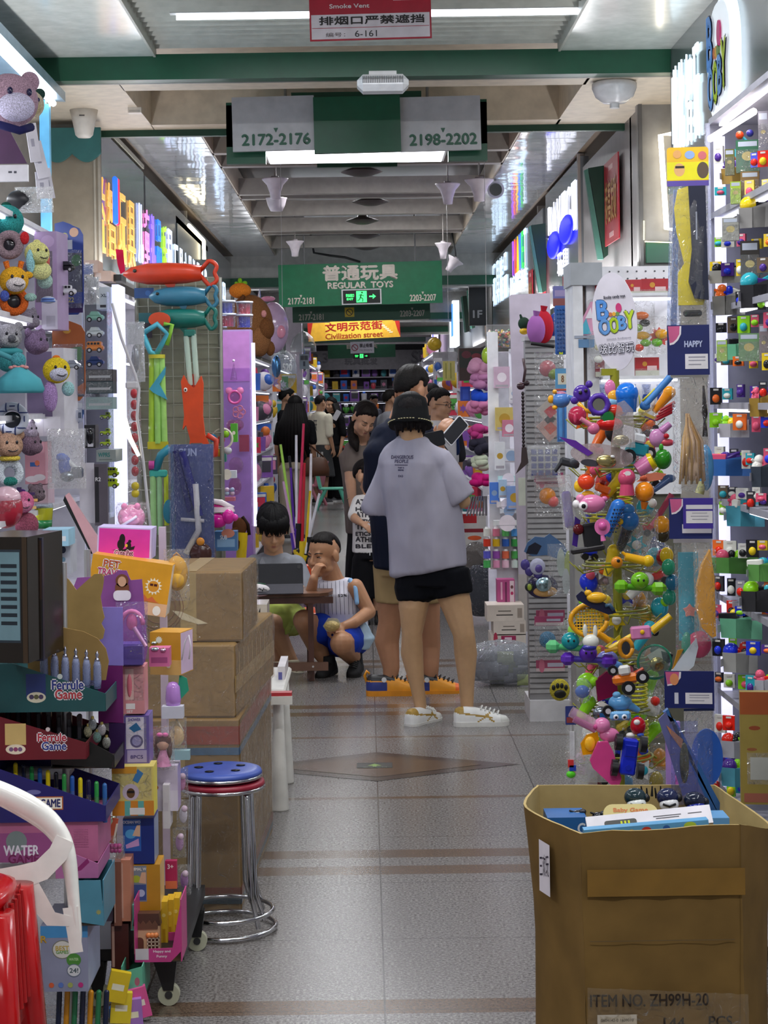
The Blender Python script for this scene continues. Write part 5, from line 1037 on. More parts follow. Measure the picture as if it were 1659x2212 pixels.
o=n.obj('armrest',r,world=True);o.data.polygons.foreach_set('use_smooth',[True]*len(o.data.polygons));md=o.modifiers.new('round','SUBSURF');md.levels=md.render_levels=2
n=B();slab(n,[(-60,1925),(0,1905),(50,1893),(90,1880),(125,1845),(140,1812)],[62,56,50,46,44,40],.028,WP);slab(n,[(60,1905),(85,1950),(110,1985),(150,1990)],[40,40,34,22],.027,WP);n.obj('side_brace',r,world=True)
n=B();slab(n,[(152,1960),(158,2010),(166,2058)],[34,28,28],.026,WP);n.obj('front_leg',r,world=True)
n=B();n.box((-.12,.1,.42),(.36,.42,.03),WP);n.box((-.12,.33,.62),(.38,.03,.44),WP)
for sx,sy in((-.28,-.08),(.04,.3),(-.28,.3),(.04,-.08)):n.cone((sx,sy,.42),(sx*1.1,sy*1.1,0),.022,.018,WP,8)
n.obj('seat',r)
r=thing('plastic_stool','glossy red plastic stool in the bottom left corner in front of the white chair','stool',(P(20,2000,3.7).x-.125,3.72,0));RP=m('b01016',.16)
b=B();b.loft([((0,0,.545),.135,.135,0),((0,0,.572),.128,.128,0),((0,0,.58),.11,.11,0)],RP,24,3.2);b.obj('seat',r)
for i in range(4):
 sx,sy=((1,-1),(1,1),(-1,1),(-1,-1))[i];b=B()
 b.loft([((sx*.155,sy*.155,0),.028,.028,0),((sx*.13,sy*.13,.30),.036,.036,0),((sx*.105,sy*.105,.55),.045,.045,0)],RP,16,3);b.obj('leg',r)
b=B()
for i in range(4):
 a=i*90;T=TR(rz=a);b.add([(-.09,-.128,.56),(.09,-.128,.56),(.075,-.138,.36),(.045,-.142,.30),(-.045,-.142,.30),(-.075,-.138,.36)],[(0,5,4,3,2,1),(0,1,2,3,4,5)],RP,False,T)
 for q in range(5):b.cyl((-.07+.035*q,-.132,.55),(-.078+.039*q,-.142,.33),.006,RP,8,T)
b.obj('skirt',r)
# cardboard stack on the left, post, table
def carton(lab,c,s,rz=0,col='&8f7148',extra=None,tape=None,wrap=True,name='cardboard_box'):
 r=thing(name,lab,'box',(c[0],c[1],c[2]),rz);b=B();x,y,z=s
 b.box((0,0,z/2),s,cm(col),r=.006);b.obj('body',r)
 b=B();b.box((0,-y/2-.0008,z/2),(.05,.001,z*.98),m('a08a5c',.3));b.box((0,0,z+.0008),(.05,y*.98,.001),m('a08a5c',.3))
 if tape:tape(b,x,y,z)
 b.obj('tape',r)
 if extra:b=B();extra(b,x,y,z);b.obj('print',r)
 if wrap:
  q=random.Random(len(lab));b=B();vs=[];n=14
  for(ax,sgn)in(('y',-1),('x',1)):
   vs=[];fs=[]
   for j in range(n):
    for i in range(n):
     u,v=i/(n-1),j/(n-1);e=.0022+q.uniform(0,.004)
     vs.append(((u-.5)*x,-y/2-e,v*z)if ax=='y'else(x/2+e,(u-.5)*y,v*z))
   for j in range(n-1):
    for i in range(n-1):fs.append((j*n+i,j*n+i+1,(j+1)*n+i+1,(j+1)*n+i))
   b.add(vs,fs,film('fff8ea',.08,1.0,30),True)
  b.obj('stretch_wrap',r)
 return r
bx=P(520,1980,5.62).x
def stripes(b,x,y,z):
 for zz,h,c in((z-.05,.055,'8a3324'),(z-.098,.022,'2e5a80'),(.06,.03,'6a2a1c'),(.035,.02,'2e4a60')):
  b.box((0,-y/2-.0012,zz),(x,.001,h),c);b.box((x/2+.0012,0,zz),(.001,y,h),c)
 for i in range(4):b.box((-.09,-y/2-.0012,z*.72-i*.05),(.05,.001,.0015),'6a4a30')
 for i,zz in enumerate((z*.38,z*.28)):b.box((-.10,-y/2-.0012,zz),(.03,.001,.038),'a85c38');b.box((-.10,-y/2-.0016,zz),(.024,.001,.032),'8a6c42');b.box((-.10,-y/2-.002,zz),(.014,.001,.014),'a85c38')
 b.text('WFL-2085',(-.10,-y/2-.0012,z*.18),.012,'9a5a34',fit=.07)
carton('tall cardboard box with red and blue stripes at the bottom of the wrapped stack',(bx-.165,6.13,0),(.38,1.04,.585),-2.4,'&7d623c',stripes)
def up2(b,x,y,z):
 for i in range(7):b.box((x/2+.0015,-y*.4+i*.09,z*.6),(.001,.008,z*.5),'c0a070')
 b.box((x/2+.0018,0,z*.45),(.001,y,.05),m('a88a54',.3))
carton('middle cardboard box of the wrapped stack, taped along its side',(bx-.16,6.06,.586),(.38,.86,.222),-5,'&8b6f47',up2)
def rings(b,x,y,z):
 for R in(.075,.066,.05):b.tube([(-.09+R*math.cos(a),-y/2-.001,z*.5+R*math.sin(a))for a in[i*.262 for i in range(24)]],.0016,'7a4a30',4,closed=True)
 b.box((-.09,-y/2-.001,z*.55),(.04,.001,.02),'8a4a34');b.add([(-.05,-y/2-.002,z*.45),(-.02,-y/2-.002,z*.43),(.06,-y/2-.002,z*.26),(.03,-y/2-.002,z*.25),(-.02,-y/2-.002,z*.32)],[(0,4,3,2,1)],'c9bfa6')
carton('top cardboard box of the wrapped stack with a round brown stamp',(bx-.155+.012,5.93,.81),(.33,.5,.215),-2,'&7f6440',rings)
r=thing('side_table','white plastic side table whose tapered leg shows right of the cardboard stack','table',(P(610,1755,7.0).x-.2,7.25,0));WPL=m('d9d6cf',.4)
b=B();b.box((0,0,.45),(.44,.6,.025),WPL,r=.008);b.obj('tabletop',r)
for sx in(-.185,.19):
 for sy in(-.25,.25):b=B();b.lathe([(.034,0),(.036,.006),(.022,.30),(.019,.44)],WPL,18,TR((sx,sy,0)));b.obj('leg',r)
b=B();b.box((.2,-.32,.44),(.09,.05,.035),m('b03038',.4));b.box((.2,-.348,.43),(.095,.012,.03),WPL);b.obj('drawer',r)
pbox('narrow white and red carton standing behind the wrapped stack',600,1440,616,1500,7.2,.3,'d8d2d4',[('r',.0,.0,1,.25,'a82a38'),('r',.1,.5,.6,.8,'5c5c9c')])
pbox('cream box with a dark figure print lying on top behind the wrapped stack',548,1306,577,1366,7.6,.2,'+cfc4b4',[('p',[(.2,.2),(.35,.7),(.5,.9),(.5,.4),(.6,.2)],'1a1414')])
# folding table with tablet
TZ=.478;r=thing('folding_table','low brown folding table beside the wrapped cardboard stack','table',(-.48,10.38,0));WD=m('6a4630',.4,'wood')
x1=P(717,1285,10.13).x+.48
b=B();b.prism([(-.34,-.19),(x1-.07,-.19),(x1-.02,-.15),(x1,-.06),(x1,.12),(x1-.05,.19),(-.34,.19)],.018,WD,TR((0,.0,TZ))@TR(rx=-90));b.obj('tabletop',r)
LX=P(672,1400,10.2).x+.48
for i,sx in enumerate((LX,-.28)):
 for sy in(-.16,.14):b=B();b.box((sx+(.012 if sy>0 else 0)-(.03 if sy>0 else 0),sy,TZ/2-.004),(.030,.022,TZ-.012),m('55352a',.4,'wood'));b.obj('leg',r)
 b=B();b.box((sx-.01,0,.03),(.026,.36,.026),m('4a2e24',.4,'wood'));b.obj('foot_bar',r)
b=B();b.box((-.02,-.185,.085),(.62*.9,.018,.046),m('6a4c3c',.4,'wood'));b.cyl((LX+.01,-.196,.085),(LX+.01,-.19,.085),.006,'cfcfcf',8);b.obj('stretcher',r)
b=B();b.box((-.02,-.17,TZ-.03),(.62,.018,.035),m('55352a',.4,'wood'));b.obj('apron',r)
c=P(604,1278,10.22);c.z=TZ+.0095;r=thing('tablet','dark tablet on a folded grey stand cover in front of the seated boy','tablet',c,3)
b=B(TR((0,.0,.078),rx=-14));b.prism(rrect(.262,.172,.012),.008,m('24252c',.6));b.cyl((.108,-.006,.066),(.108,-.0045,.066),.011,'14141a',16);b.obj('back_shell',r)
b=B(TR((0,.0062,.078),rx=-14));b.prism(rrect(.255,.165,.01),.002,m('9fb4d8',.2,'',0,.8));b.obj('screen',r)
b=B(TR((0,-.045,.028),rx=-58));b.prism(rrect(.258,.09,.006),.005,m('35343e',.7));b.obj('stand_cover',r)
c=P(556,1272,10.18);c.z=TZ+.035;toy('pencil_case','white pencil pouch with black scribbles and a pink base on the folding table','pouch',c,0,10.18,[('pouch',[('o',(0,0,0),(28,12,13),'!dcd8da'),('o',(0,-1,-7),(26,12,8),'!d8b4b8')]+[('t',[(-16+5*i,-11.6,-2+3*(i%3)),(-13+5*i,-11.9,5-4*(i%2)),(-11+5*i,-11.5,0)],.8,'20222a')for i in range(8)]),('zip',[('t',[(-20,0,13),(0,0,14),(18,0,12)],1.4,'1f5a3c')])],rz=-10)
r=thing('low_chair','orange red plastic chair under the seated boy','chair',(P(628,1440,11.0).x,11.05,0));OR=m('d04a22',.3)
b=B();b.box((0,0,.285),(.34,.34,.03),OR,r=.01);b.obj('seat',r)
for sx in(-.15,.15):
 for sy in(-.15,.15):b=B();b.cone((sx,sy,.28),(sx*1.25,sy*1.2,0),.02,.016,OR,8);b.obj('leg',r)
b=B();b.box((0,.16,.45),(.32,.025,.22),OR,r=.01);b.obj('backrest',r)
# left stall: shelving and lit display from near to far
def shelf_unit(lab,x,y0,y1,z0,z1,n,depth,side,led=True,ledp=4,col='dcdae2',cat='shelf',ledcol='f2f4ff'):
 """shelving standing along the aisle, open towards the aisle; side -1 left, 1 right; x = front edge"""
 r=thing('shelf_unit',lab,cat,(x,(y0+y1)/2,0));L=y1-y0;W_=m(col,.45);s=side
 b=B();b.box((s*depth,0,(z0+z1)/2),(.02,L,z1-z0),W_);b.obj('back_panel',r)
 for sy in(-1,1):b=B();b.box((s*depth/2,sy*L/2,z1/2),(depth,.02,z1),W_);b.obj('side_panel',r)
 for i in range(n):
  z=z0+(z1-z0)*i/(n-1);b=B();b.box((s*depth/2,0,z),(depth,L-.02,.018),W_);o=b.obj('shelf',r)
  if led and i:b=B();b.box((s*.03,0,z-.014),(.014,L*.9,.008),m(ledcol,.5,'',0,ledp));b.obj('led_strip',o)
 return r
shelf_unit('white lit shelving of plush and toy cars on the left, nearest the camera',-1.20,5.6,7.9,.1,2.2,7,.42,-1)
shelf_unit('white lit shelving behind the water guns on the left',-1.22,8.1,10.7,.1,2.1,7,.42,-1)
r=thing('plush_cabinet','light blue plush shop cabinet frame with a bright tube lamp at the top left','cabinet',(0,0,0));BL=m('6fb8dc',.4)
a,e=P(-80,-12,7.4),P(133,212,9.6)
b=B();d=(e-a).normalized()
b.add([a+Vector((-.3,0,.06)),e+Vector((-.3,0,.06)),e+Vector((0.02,0,.03)),a+Vector((.02,0,.03)),a+Vector((-.3,0,.0)),e+Vector((-.3,0,.0)),e+Vector((.02,0,-.02)),a+Vector((.02,0,-.02))],[(0,3,2,1),(4,5,6,7),(3,7,6,2),(1,2,6,5),(0,4,7,3)],m('9fb6c6',.3,'metal',.5));b.obj('canopy',r)
b=B();b.cyl(a+Vector((-.035,-.1,-.035)),e+Vector((-.035,-.05,-.035)),.016,m('f4f8ff',.5,'',0,9),10);b.obj('tube_lamp',r)
b=B();q=P(97,226,9.5);b.box((q.x+.0,9.5,(q.z+2.35)/2),(.05,.05,q.z-2.35),BL);b.box((q.x-.22,9.5,q.z+.0),(.45,.04,.04),BL);b.box((q.x-.32,8.6,2.75),(.03,1.8,.8),BL);b.obj('frame',r)
def plush(lab,px,py,Y,s,fur,muz,ears='r',rz=20,extra=(),ear2=None,body=None,eye='1a1820',g=None,smile=True):
 """s = head radius in px"""
 hd=[('o',(0,0,0),(s,s*.85,s*.95),'~'+fur),('o',(-s*.05,-s*.55,-s*.28),(s*.68,s*.55,s*.52),'~'+muz)]
 er={'r':[('o',(-s*.8,.1*s,s*.75),(s*.36,s*.2,s*.36),'~'+(ear2 or fur)),('o',(s*.8,.1*s,s*.75),(s*.36,s*.2,s*.36),'~'+(ear2 or fur))],'h':[('c',(-s*.4,0,s*.7),(-s*.55,0,s*1.3),s*.16,s*.2,'~'+(ear2 or fur)),('c',(s*.4,0,s*.7),(s*.55,0,s*1.3),s*.16,s*.2,'~'+(ear2 or fur)),('o',(s*1.0,0,s*.4),(s*.34,s*.15,s*.24),'~'+fur)],'n':[('o',(0,0,s*.9),(s*.3,s*.2,s*.2),'~'+(ear2 or fur))]}[ears]
 ey=[('o',(-s*.36,-s*.80,s*.22),(s*.1,s*.08,s*.13),'+'+eye),('o',(s*.36,-s*.80,s*.22),(s*.1,s*.08,s*.13),'+'+eye)]
 mo=[('t',[(-s*.35,-s*1.08,-s*.32),(-s*.1,-s*1.13,-s*.42),(s*.15,-s*1.12,-s*.42),(s*.36,-s*1.04,-s*.30)],s*.035,'1c1820')]if smile else[]
 parts=[('head',hd)]+[('ear',[q])for q in er]+[('eye',[q])for q in ey]+([('mouth',mo)]if mo else[])
 if body:parts.append(('body',body))
 return toy('plush_toy',lab,'plush toy',px,py,Y,parts+list(extra),rz=rz,group=g)
plush('big pink and white plush head with a cream muzzle at the top left corner',22,218,6.5,62,'a98a9c','c8c2dc','r',35,smile=False,eye='1c1a40',extra=[('scarf',[('t',[(-40,-30,-58),(0,-46,-70),(34,-34,-58)],9,'!20204e')])])
plush('cream and white plush face with a navy eye beside the blue cabinet post',62,226,6.9,34,'c4b8a0','b9a986','r',30,ear2='2c4a44',eye='16184a',smile=False)
cardcut('dark purple printed side of the top plush box',[(-30,236),(0,240),(58,354),(-30,354)],6.7,'4a2a4e',name='box_side')
pbox('white shelf edge strip below the purple plush box',-40,356,60,392,6.6,.02,'c9c6cc',[('r',.58,.5,.66,.62,'40404a'),('r',.7,.48,.76,.62,'40404a')],name='shelf_strip',cat='strip')
for i,(x,y,w,h,a)in enumerate(((72,308,24,84,8),(86,345,26,80,14),(92,400,28,58,4),(106,396,16,66,10))):
 pbox('white folded label paper under the blue post, %s from the top'%ORD[i],x-w/2,y-h/2,x+w/2,y+h/2,6.9+.02*i,.004,'cfccd6',[('r',.3,.4,.6,.6,'9a98a8')]+([('r',.4,.8,.7,.86,'b05050')]if i==0 else[]),ry=-a,rz=25,name='label_paper',cat='paper')
toy('bagged_toy','dark toy in a clear crinkled bag under the white label papers','toy',62,432,6.9,[('toy',[('o',(-20,0,0),(28,18,22),'16161c')]),('bag',[('b',(12,0,0),84,56,30,'%')])])
G=None
plush('teal fluffy plush ball with a dark green leaf on the left edge',14,478,6.4,38,'2f8a88','2f8a88','n',20,ear2='15443a',smile=False)
toy('plush_rattle','pinkish beige ring rattle with a black centre below the teal plush','plush toy',20,525,6.3,[('ring',[('r',(0,0,-4),22,10,'~8a767c')]),('disc',[('o',(-4,3,-6),(20,6,16),'+201c22')]),('tail',[('o',(34,-4,10),(10,8,14),'~c02a30')])])
plush('yellow giraffe plush rattle with orange horns and a grinning white muzzle',30,606,6.3,32,'d6a02a','cfc6c6','h',28,ear2='d8702a',extra=[('ring',[('r',(0,2,-44),24,9,'~c05a24'),('o',(0,4,-44),(17,4,17),'+1c1a1e')]),('paw',[('o',(-24,-10,-34),(10,9,12),'~4c5ca8'),('o',(34,-8,-36),(14,8,9),'~8fb0a8')])])
pbox('tall lilac window box holding a yellow bird plush',74,500,124,712,6.9,.14,'a58cb4',[('r',.05,.28,.8,.80,'6a5a70'),('e',.6,.9,.3,.26,'b79cc4'),('r',.30,.0,1,.30,'d2cce0'),('r',.5,.03,.9,.14,'b9b4c8')],win=(.05,.28,.82,.8),rz=-8,name='window_box')
plush('pale yellow bird plush with a blue white wing in the lilac window box',80,548,6.65,28,'d9d488','d6d894','n',40,extra=[('wing',[('o',(-22,-10,-18),(10,8,26),'~9cd0d8')]),('belly',[('o',(8,-2,-36),(24,18,20),'~dede9c')]),('cap',[('o',(24,6,-12),(10,8,24),'~d87068')])])
toy('plush_ball','pale mint plush ball in the lilac window box','plush toy',97,607,6.7,[('o',(0,0,0),(17,15,17),'~a8c4bc')])
toy('plush_cuff','blue and white striped plush cuff at the foot of the lilac window box','plush toy',104,648,6.7,[('o',(0,0,0),(16,10,8),'!c9d2e8'),('r',(0,-2,2),13,2,'5878c0','z'),('r',(0,-2,-3),14,2,'5878c0','z')])
for i,(px,py,c,s)in enumerate(((58,585,'8a7e88',20),(62,690,'857c8a',24),(78,740,'7b6684',28),(60,930,'9c90a0',22),(66,960,'76606e',26),(78,1066,'6f6068',20))):
 plush('%s plush animal in the second row of the left shelf, %s from the top'%(('grey','ash grey','mauve','silver grey','dusky','brownish')[i],ORD[i]),px,py,6.75,s,c,c,'r',60,smile=False)
plush('grey koala plush with a teal chequered scarf on the left edge',18,728,6.3,30,'8c8a90','9a9a9c','r',28,extra=[('nose',[('o',(-2,-32,-4),(9,7,8),'~5c5c62')]),('scarf',[('o',(0,-6,-32),(30,20,10),'!3c8a90')]),('body',[('o',(0,0,-54),(26,20,22),'~3c8688')])])
toy('comfort_cloth','teal fabric comforter with a knotted top and pink trim','plush toy',42,815,6.2,[('cloth',[('l',[(50,-34),(54,-26),(46,-4),(12,22),(6,26)],'!4a9aa6')]),('knot',[('o',(-2,0,36),(17,14,18),'~4a9098'),('c',(-10,0,38),(-46,0,54),6,6,'!4a9098')]),('trim',[('o',(-16+8*i,-8,21+2*(i%2)),(6,5,4),'!c88a88')for i in range(5)])])
toy('plush_rattle','navy and white striped ring rattle under the teal comforter','plush toy',26,905,6.3,[('ring',[('r',(0,0,0),28,9,'!c8ccd8')]+[('r',(28*math.cos(a),0,28*math.sin(a)),9.4,1.6,'2a3a70','z'if i%2 else 'x')for i,a in enumerate([j*.5 for j in range(12)])]),('disc',[('o',(0,4,-4),(22,5,20),'+1c2026')])])
pbox('white open fronted carton around the yellow duck plush',52,752,140,942,6.95,.16,'d2cfd8',[('r',.05,.22,.70,.96,'7a6c8c'),('r',.0,.0,.45,.26,'d9d6dc'),('r',.48,.05,.9,.22,'e2e0e6')],rz=-10,name='window_box')
plush('yellow and white duck plush with an orange tuft in the white carton',122,800,6.7,30,'dcc02c','c8c8da','n',30,ear2='d8762a',extra=[('body',[('o',(-14,2,-56),(16,14,34),'~a888bc'),('o',(26,0,-40),(14,12,16),'~9cc8cc')])])
plush('tan smiling plush rattle with a yellow collar and green white ring',20,962,6.3,30,'b08c74','b49078','r',25,extra=[('collar',[('r',(0,-2,-28),18,5,'~d8c050','z')]),('ring',[('r',(0,2,-60),22,10,'~c4ccd4'),('o',(0,-2,-78),(18,11,10),'~2f7a70')])])
plush('pink striped lion plush with purple ribbon tags',48,1085,6.4,26,'c86a90','d080a0','n',25,ear2='4a2c6c',extra=[('tags',[('x',(20,-6,18),(12,3,6),'3c2458'),('x',(26,-6,4),(12,3,6),'d8a860'),('x',(24,-6,-12),(10,3,6),'d8b070'),('x',(-8,-6,28),(10,3,10),'3c2458')]),('body',[('o',(10,2,-50),(26,20,28),'~8c4a5c')])])
toy('play_ball','red ball with a clear white top on the left edge','ball',12,1098,6.2,[('o',(0,0,0),(38,38,44),'+a8283c'),('o',(-2,-2,6),(38,38,42),'=f0d8e0'),('o',(0,-1,22),(34,34,26),'+d8b4c0')])
pbox('pink toothbrush style carton with white clouds and a blue label',54,955,98,1046,6.9,.14,'d89aa8',[('r',.05,.75,.95,.98,'e0a8b4'),('e',.35,.12,.35,.16,'ece4ea'),('e',.7,.16,.3,.16,'e8e0e6'),('r',.25,.42,.7,.52,'3c6ab0'),('e',.6,.5,.12,.14,'e07858')])
pbox('pale pink carton under the cloud printed carton',62,1048,104,1090,6.9,.14,'d8b8c4',[('r',.1,.3,.9,.7,'e4ccd4')])
toy('snack_tub','yellow and green tub with a clear lid on the left shelf','tub',95,1115,6.8,[('tub',[('l',[(16,-26),(20,16),(20,18),(0,18)],'+b0b02c'),('l',[(16.6,-26),(18,-8),(0,-8)],'+2a7a44')]),('lid',[('c',(0,0,18),(0,0,28),21,19,'=d8f0f8')])])
for i,(x0,y0,x1,y1,c,lab)in enumerate(((92,1144,148,1180,'a8d8f0','pale blue lid box on the lit left shelf'),(96,1165,124,1212,'d8e4f6','white and blue carton below the pale blue lid box'),(126,1170,152,1240,'c9ccd8','white carton with three round coloured pictures'),(95,1215,122,1236,'e0b48c','peach packet with a green rim'),(94,1226,124,1250,'e8c8d0','pink and white small carton above the cardboard cat ears'))):
 pbox(lab,x0,y0,x1,y1,6.2+.05*i,.14,c,[('e',.4,.75,.24,.3,'26304a'),('e',.4,.45,.2,.2,'7aa0b8'),('e',.4,.18,.2,.2,'a85c6c')]if i==2 else[('r',.1,.3,.9,.6,'f0f4fa')])
toy('photo_display','leaning glossy pink printed display card left of the dog and cat box','card',172,1130,5.7,[('p',[(-30,60),(-22,66),(42,-34),(36,-66),(28,-66)],10,'+d0a0a8'),('p',[(-34,50),(-30,60),(28,-66),(24,-66)],12,'15181a')])
def car(lab,px,py,Y,w,body,roof,kind='car',rz=0,g=None,glass='15181e'):
 h=w*.3
 bd=[('x',(0,0,0),(w,w*.42,h),'+'+body,h*.3)]
 if kind=='car':bd.append(('p',[(-w*.32,h*.45),(-w*.2,h*1.15),(w*.15,h*1.15),(w*.32,h*.45)],w*.38,'+'+roof))
 elif kind=='bus':bd+=[('x',(-w*.04,0,h*.75),(w*.86,w*.4,h*1.0),'+'+body,h*.2)]+[('x',(-w*.34+w*.19*i,-w*.205,h*.85),(w*.13,1,h*.42),glass)for i in range(4)]
 elif kind=='jeep':bd+=[('x',(-w*.08,0,h*.8),(w*.62,w*.38,h*.85),'+'+roof,h*.15)]+[('x',(-w*.24+w*.2*i,-w*.195,h*.85),(w*.15,1,h*.45),glass)for i in range(3)]
 elif kind=='truck':bd+=[('x',(w*.22,0,h*.9),(w*.36,w*.4,h*.9),'+'+roof,h*.15),('x',(w*.24,-w*.2,h*.95),(w*.2,1.5,h*.4),glass)]
 wh=[]
 for sx in(-.29,.29):wh.append([('c',(sx*w,-w*.24,-h*.4),(sx*w,-w*.12,-h*.4),h*.48,h*.48,'16161a'),('c',(sx*w,-w*.248,-h*.4),(sx*w,-w*.2,-h*.4),h*.26,h*.26,'b8b8bc')])
 return toy('toy_car'if kind!='bus'else 'toy_bus',lab,'toy car',px,py,Y,[('body',bd)]+[('wheel',q)for q in wh],rz=rz,group=g)
def blister(lab,px0,py0,px1,py1,Y,col,deco,rz=-10,cars=()):
 w,h=px1-px0,py1-py0;sh=[('p',[(-w/2,-h/2+8),(-w/2+8,-h/2),(w/2-14,-h/2),(w/2-3,-h/2+12),(w/2,-h/2+30),(w/2,h/2-30),(w/2-8,h/2-16),(w/2-22,h/2-10),(w*.05,h/2-6),(-w*.2,h/2),(-w/2,h/2-4)],1.6,col)]
 decorate(sh,w,h,-.9,deco)
 toy('blister_card',lab,'blister pack',(px0+px1)/2,(py0+py1)/2,Y,[('card',sh),('blister',[('b',(0,-6,-h*.12),w*.92,h*.62,26,'=e8eeff')])],rz=rz)
blister('blue blister card with a black motorbike and a white jeep',118,478,182,680,7.15,'2c428c',[('r',.04,.02,.96,.12,'3c2a5c'),('r',.04,.24,.96,.66,'4c4e5a'),('e',.75,.58,.18,.2,'3c6c3c'),('e',.35,.84,.12,.12,'b0b04a'),('e',.68,.88,.16,.16,'c49a80'),('r',.1,.70,.62,.80,'b8bcc8'),('t','222',.5,.16,.05,.3,'c8b868')])
blister('orange blister card with hills and a lost car, below the blue blister card',112,688,186,866,7.1,'a0582c',[('r',.04,.05,.96,.62,'585a66'),('p',[(.2,.62),(.9,.66),(.9,.5),(.3,.44)],'4a7c3c'),('e',.45,.85,.12,.08,'c8963c'),('r',.3,.18,.7,.34,'d0d0d8'),('p',[(.5,.1),(.95,.22),(.95,.08)],'b8683c')])
blister('small blue edged blister card under the orange one',144,866,182,916,7.1,'2f5690',[('r',.1,.1,.9,.9,'b9bcc6'),('e',.5,.75,.14,.14,'8c2430'),('r',.3,.25,.85,.5,'3a4660')])
car('black toy motorbike in the blue blister card',143,578,6.98,38,'17181c','2c2e34','car',-10);car('white toy jeep in the blue blister card',146,630,6.98,38,'d4d4dc','d4d4dc','jeep',-10);car('small silver toy car in the orange blister card',158,790,6.98,34,'9aa0ac','8a90a0','car',-10)
r=thing('car_display_case','tall clear display case of toy cars with a lit white side panel','display case',(0,0,0))
b=B();q=P(215,900,8.0);b.box((q.x,8.02,1.55),(.12,.02,.95),m('7c7a7c',.5));b.obj('back_panel',r)
b=B();q=P(256,870,7.9);b.box((q.x,7.95,1.40),(.028,.22,1.3),m('dfe0ff',.5,'',0,.9));b.obj('lit_panel',r)
b=B();q=P(243,870,7.9);b.box((q.x,7.9,1.54),(.004,.26,.95),film('e8eeff',.12,.3));b.obj('clear_side',r)
pbox('white carton top printed XL over the toy car case',208,620,240,668,7.85,.2,'cfd6dc',[('t','XL',.5,.62,.14,.4,'3c4650'),('r',.25,.08,.65,.2,'3c3c40')],side='c2ccd4')
for i,(y,c,kd,lab)in enumerate(((686,'8cc0ac','car','mint green toy car at the top of the toy car case'),(720,'c9d2d2','car','white toy coupe below the mint car'),(752,'d8884c','bus','orange toy school bus in the toy car case'),(783,'30406c','car','navy toy car below the orange bus'))):
 car(lab,206,y,7.8,38,c,c,kd,-8)
for i,y in enumerate((900,935,958)):car('lime green toy tractor in the lower car case, %s from the top'%ORD[i],228,y,7.7,24,'9cb43a','7c9430','truck',-8,g=None)
for i,y in enumerate((1022,1046)):car('lime toy truck on the low shelf beside the black panel, %s from the top'%ORD[i],240,y,7.5,34,'a8c020','8ca018','bus',-8)
pbox('black window box with a dark toy car left of the green tractors',182,918,206,968,7.4,.1,'16181c',[('r',.12,.1,.88,.8,'2c2e36'),('o',.5,.5,.3,.7,.2,'+0c0c10'),('r',.3,.06,.8,.2,'d0d0d8')],win=(.1,.1,.9,.85))
pbox('grey tray front printed in teal under the green tractors',208,972,250,998,7.3,.2,'8c9694',[('t','WPRS',.4,.6,.35,.6,'2f7c78'),('r',.15,.15,.8,.25,'6c7674')])
pbox('black and white vertical poster panel beside the clear bags',204,1002,232,1135,7.2,.02,'5c5660',[('r',.05,.05,.35,.95,'24242a'),('t','R2',.3,.75,.06,.4,'e0e0e4')])
pbox('white panel right of the clear dinosaur bag',172,1000,203,1130,7.25,.02,'d4d2dc')
for i,(y,c,lab)in enumerate(((812,'2a2a30','black packet in clear film'),(838,'1c3c44','dark teal tray in clear film'),(872,'8aa8a8','pale teal carton in clear film'))):
 pbox(lab+' in the toy car column, %s from the top'%ORD[i],186,y-14,244,y+12,7.6,.12,c,[('r',.1,.3,.9,.5,'b0b4b8')],win=(.02,.05,.98,.95))
toy('toy_robot','blue and silver dinosaur robot in a large clear bag on the left shelf','toy',140,1005,6.8,[('robot',[('o',(0,0,0),(14,10,24),'+2a50b0'),('o',(-6,-6,18),(12,9,9),'+3c66c8'),('o',(6,-4,-24),(16,10,12),'#9aa4ac'),('c',(8,0,8),(26,-4,-8),6,4,'+d8dce0')]),('plate',[('p',rrect(26,24,6,4,28,-16),4,'#8c94a0',(0,-6,0))]),('bag',[('b',(4,0,14),84,130,46,'%')])])
for i,(x,y,w,h,c)in enumerate(((182,600,44,60,'2456a8'),(196,628,40,60,'b0b4bc'),(205,845,60,80,'c0c4cc'),(112,735,40,60,'3c4a30'),(292,760,44,130,'c9ccd2'))):
 toy('bagged_toy','shiny bagged toy with a %s card among the toy cars, %s from the top'%(('blue','silver','clear','dark','pearl')[i],ORD[i]),'toy',x,y,7.75,[('card',[('x',(0,4,h*.3),(w*.8,2,h*.35),c)]),('toy',[('o',(0,0,-h*.12),(w*.2,6,h*.24),'#8a8e96')]),('bag',[('b',(0,0,0),w,h,18,'%')])],rz=-10)
toy('red_bagged_balls','strip of red balls in a clear bag left of the blue green shooters','toy',291,960,9.0,[('balls',[('o',(0,0,110-24*i),(8,8,11),'+b03038')for i in range(8)]+[('o',(0,0,-90-16*i),(9,8,9),'+d8c028')for i in range(2)]),('bag',[('b',(0,0,0),30,280,18,'=')])])
r=thing('cable','white loose power cable draped down the toy car case','cable',(0,0,0))
b=B();b.tube([P(x,y,7.5)for x,y in((242,655),(262,730),(292,810),(300,840),(296,900),(310,1000),(318,1080),(326,1145))],.006,'d8d6da',8);b.obj('cord',r);b=B();b.box(P(285,832,7.5),(.05,.03,.03),'d8d6da',r=.006);b.tube([P(268,905,7.5),P(280,945,7.5),P(300,985,7.5)],[.012,.010,.007],m('fff6e0',.5,'',0,3),8);b.obj('led_tail',r)
r=thing('grid_panel','grey wire grid panel carrying the long water guns','panel',P(390,900,9.75));k=9.75/F
b=B();x0,x1,z0,z1=-92*k,88*k,-310*k,300*k
for i in range(8):x=x0+(x1-x0)*i/7;b.cyl((x,0,z0),(x,0,z1),.003,m('a8a89a',.3,'metal',.7),6)
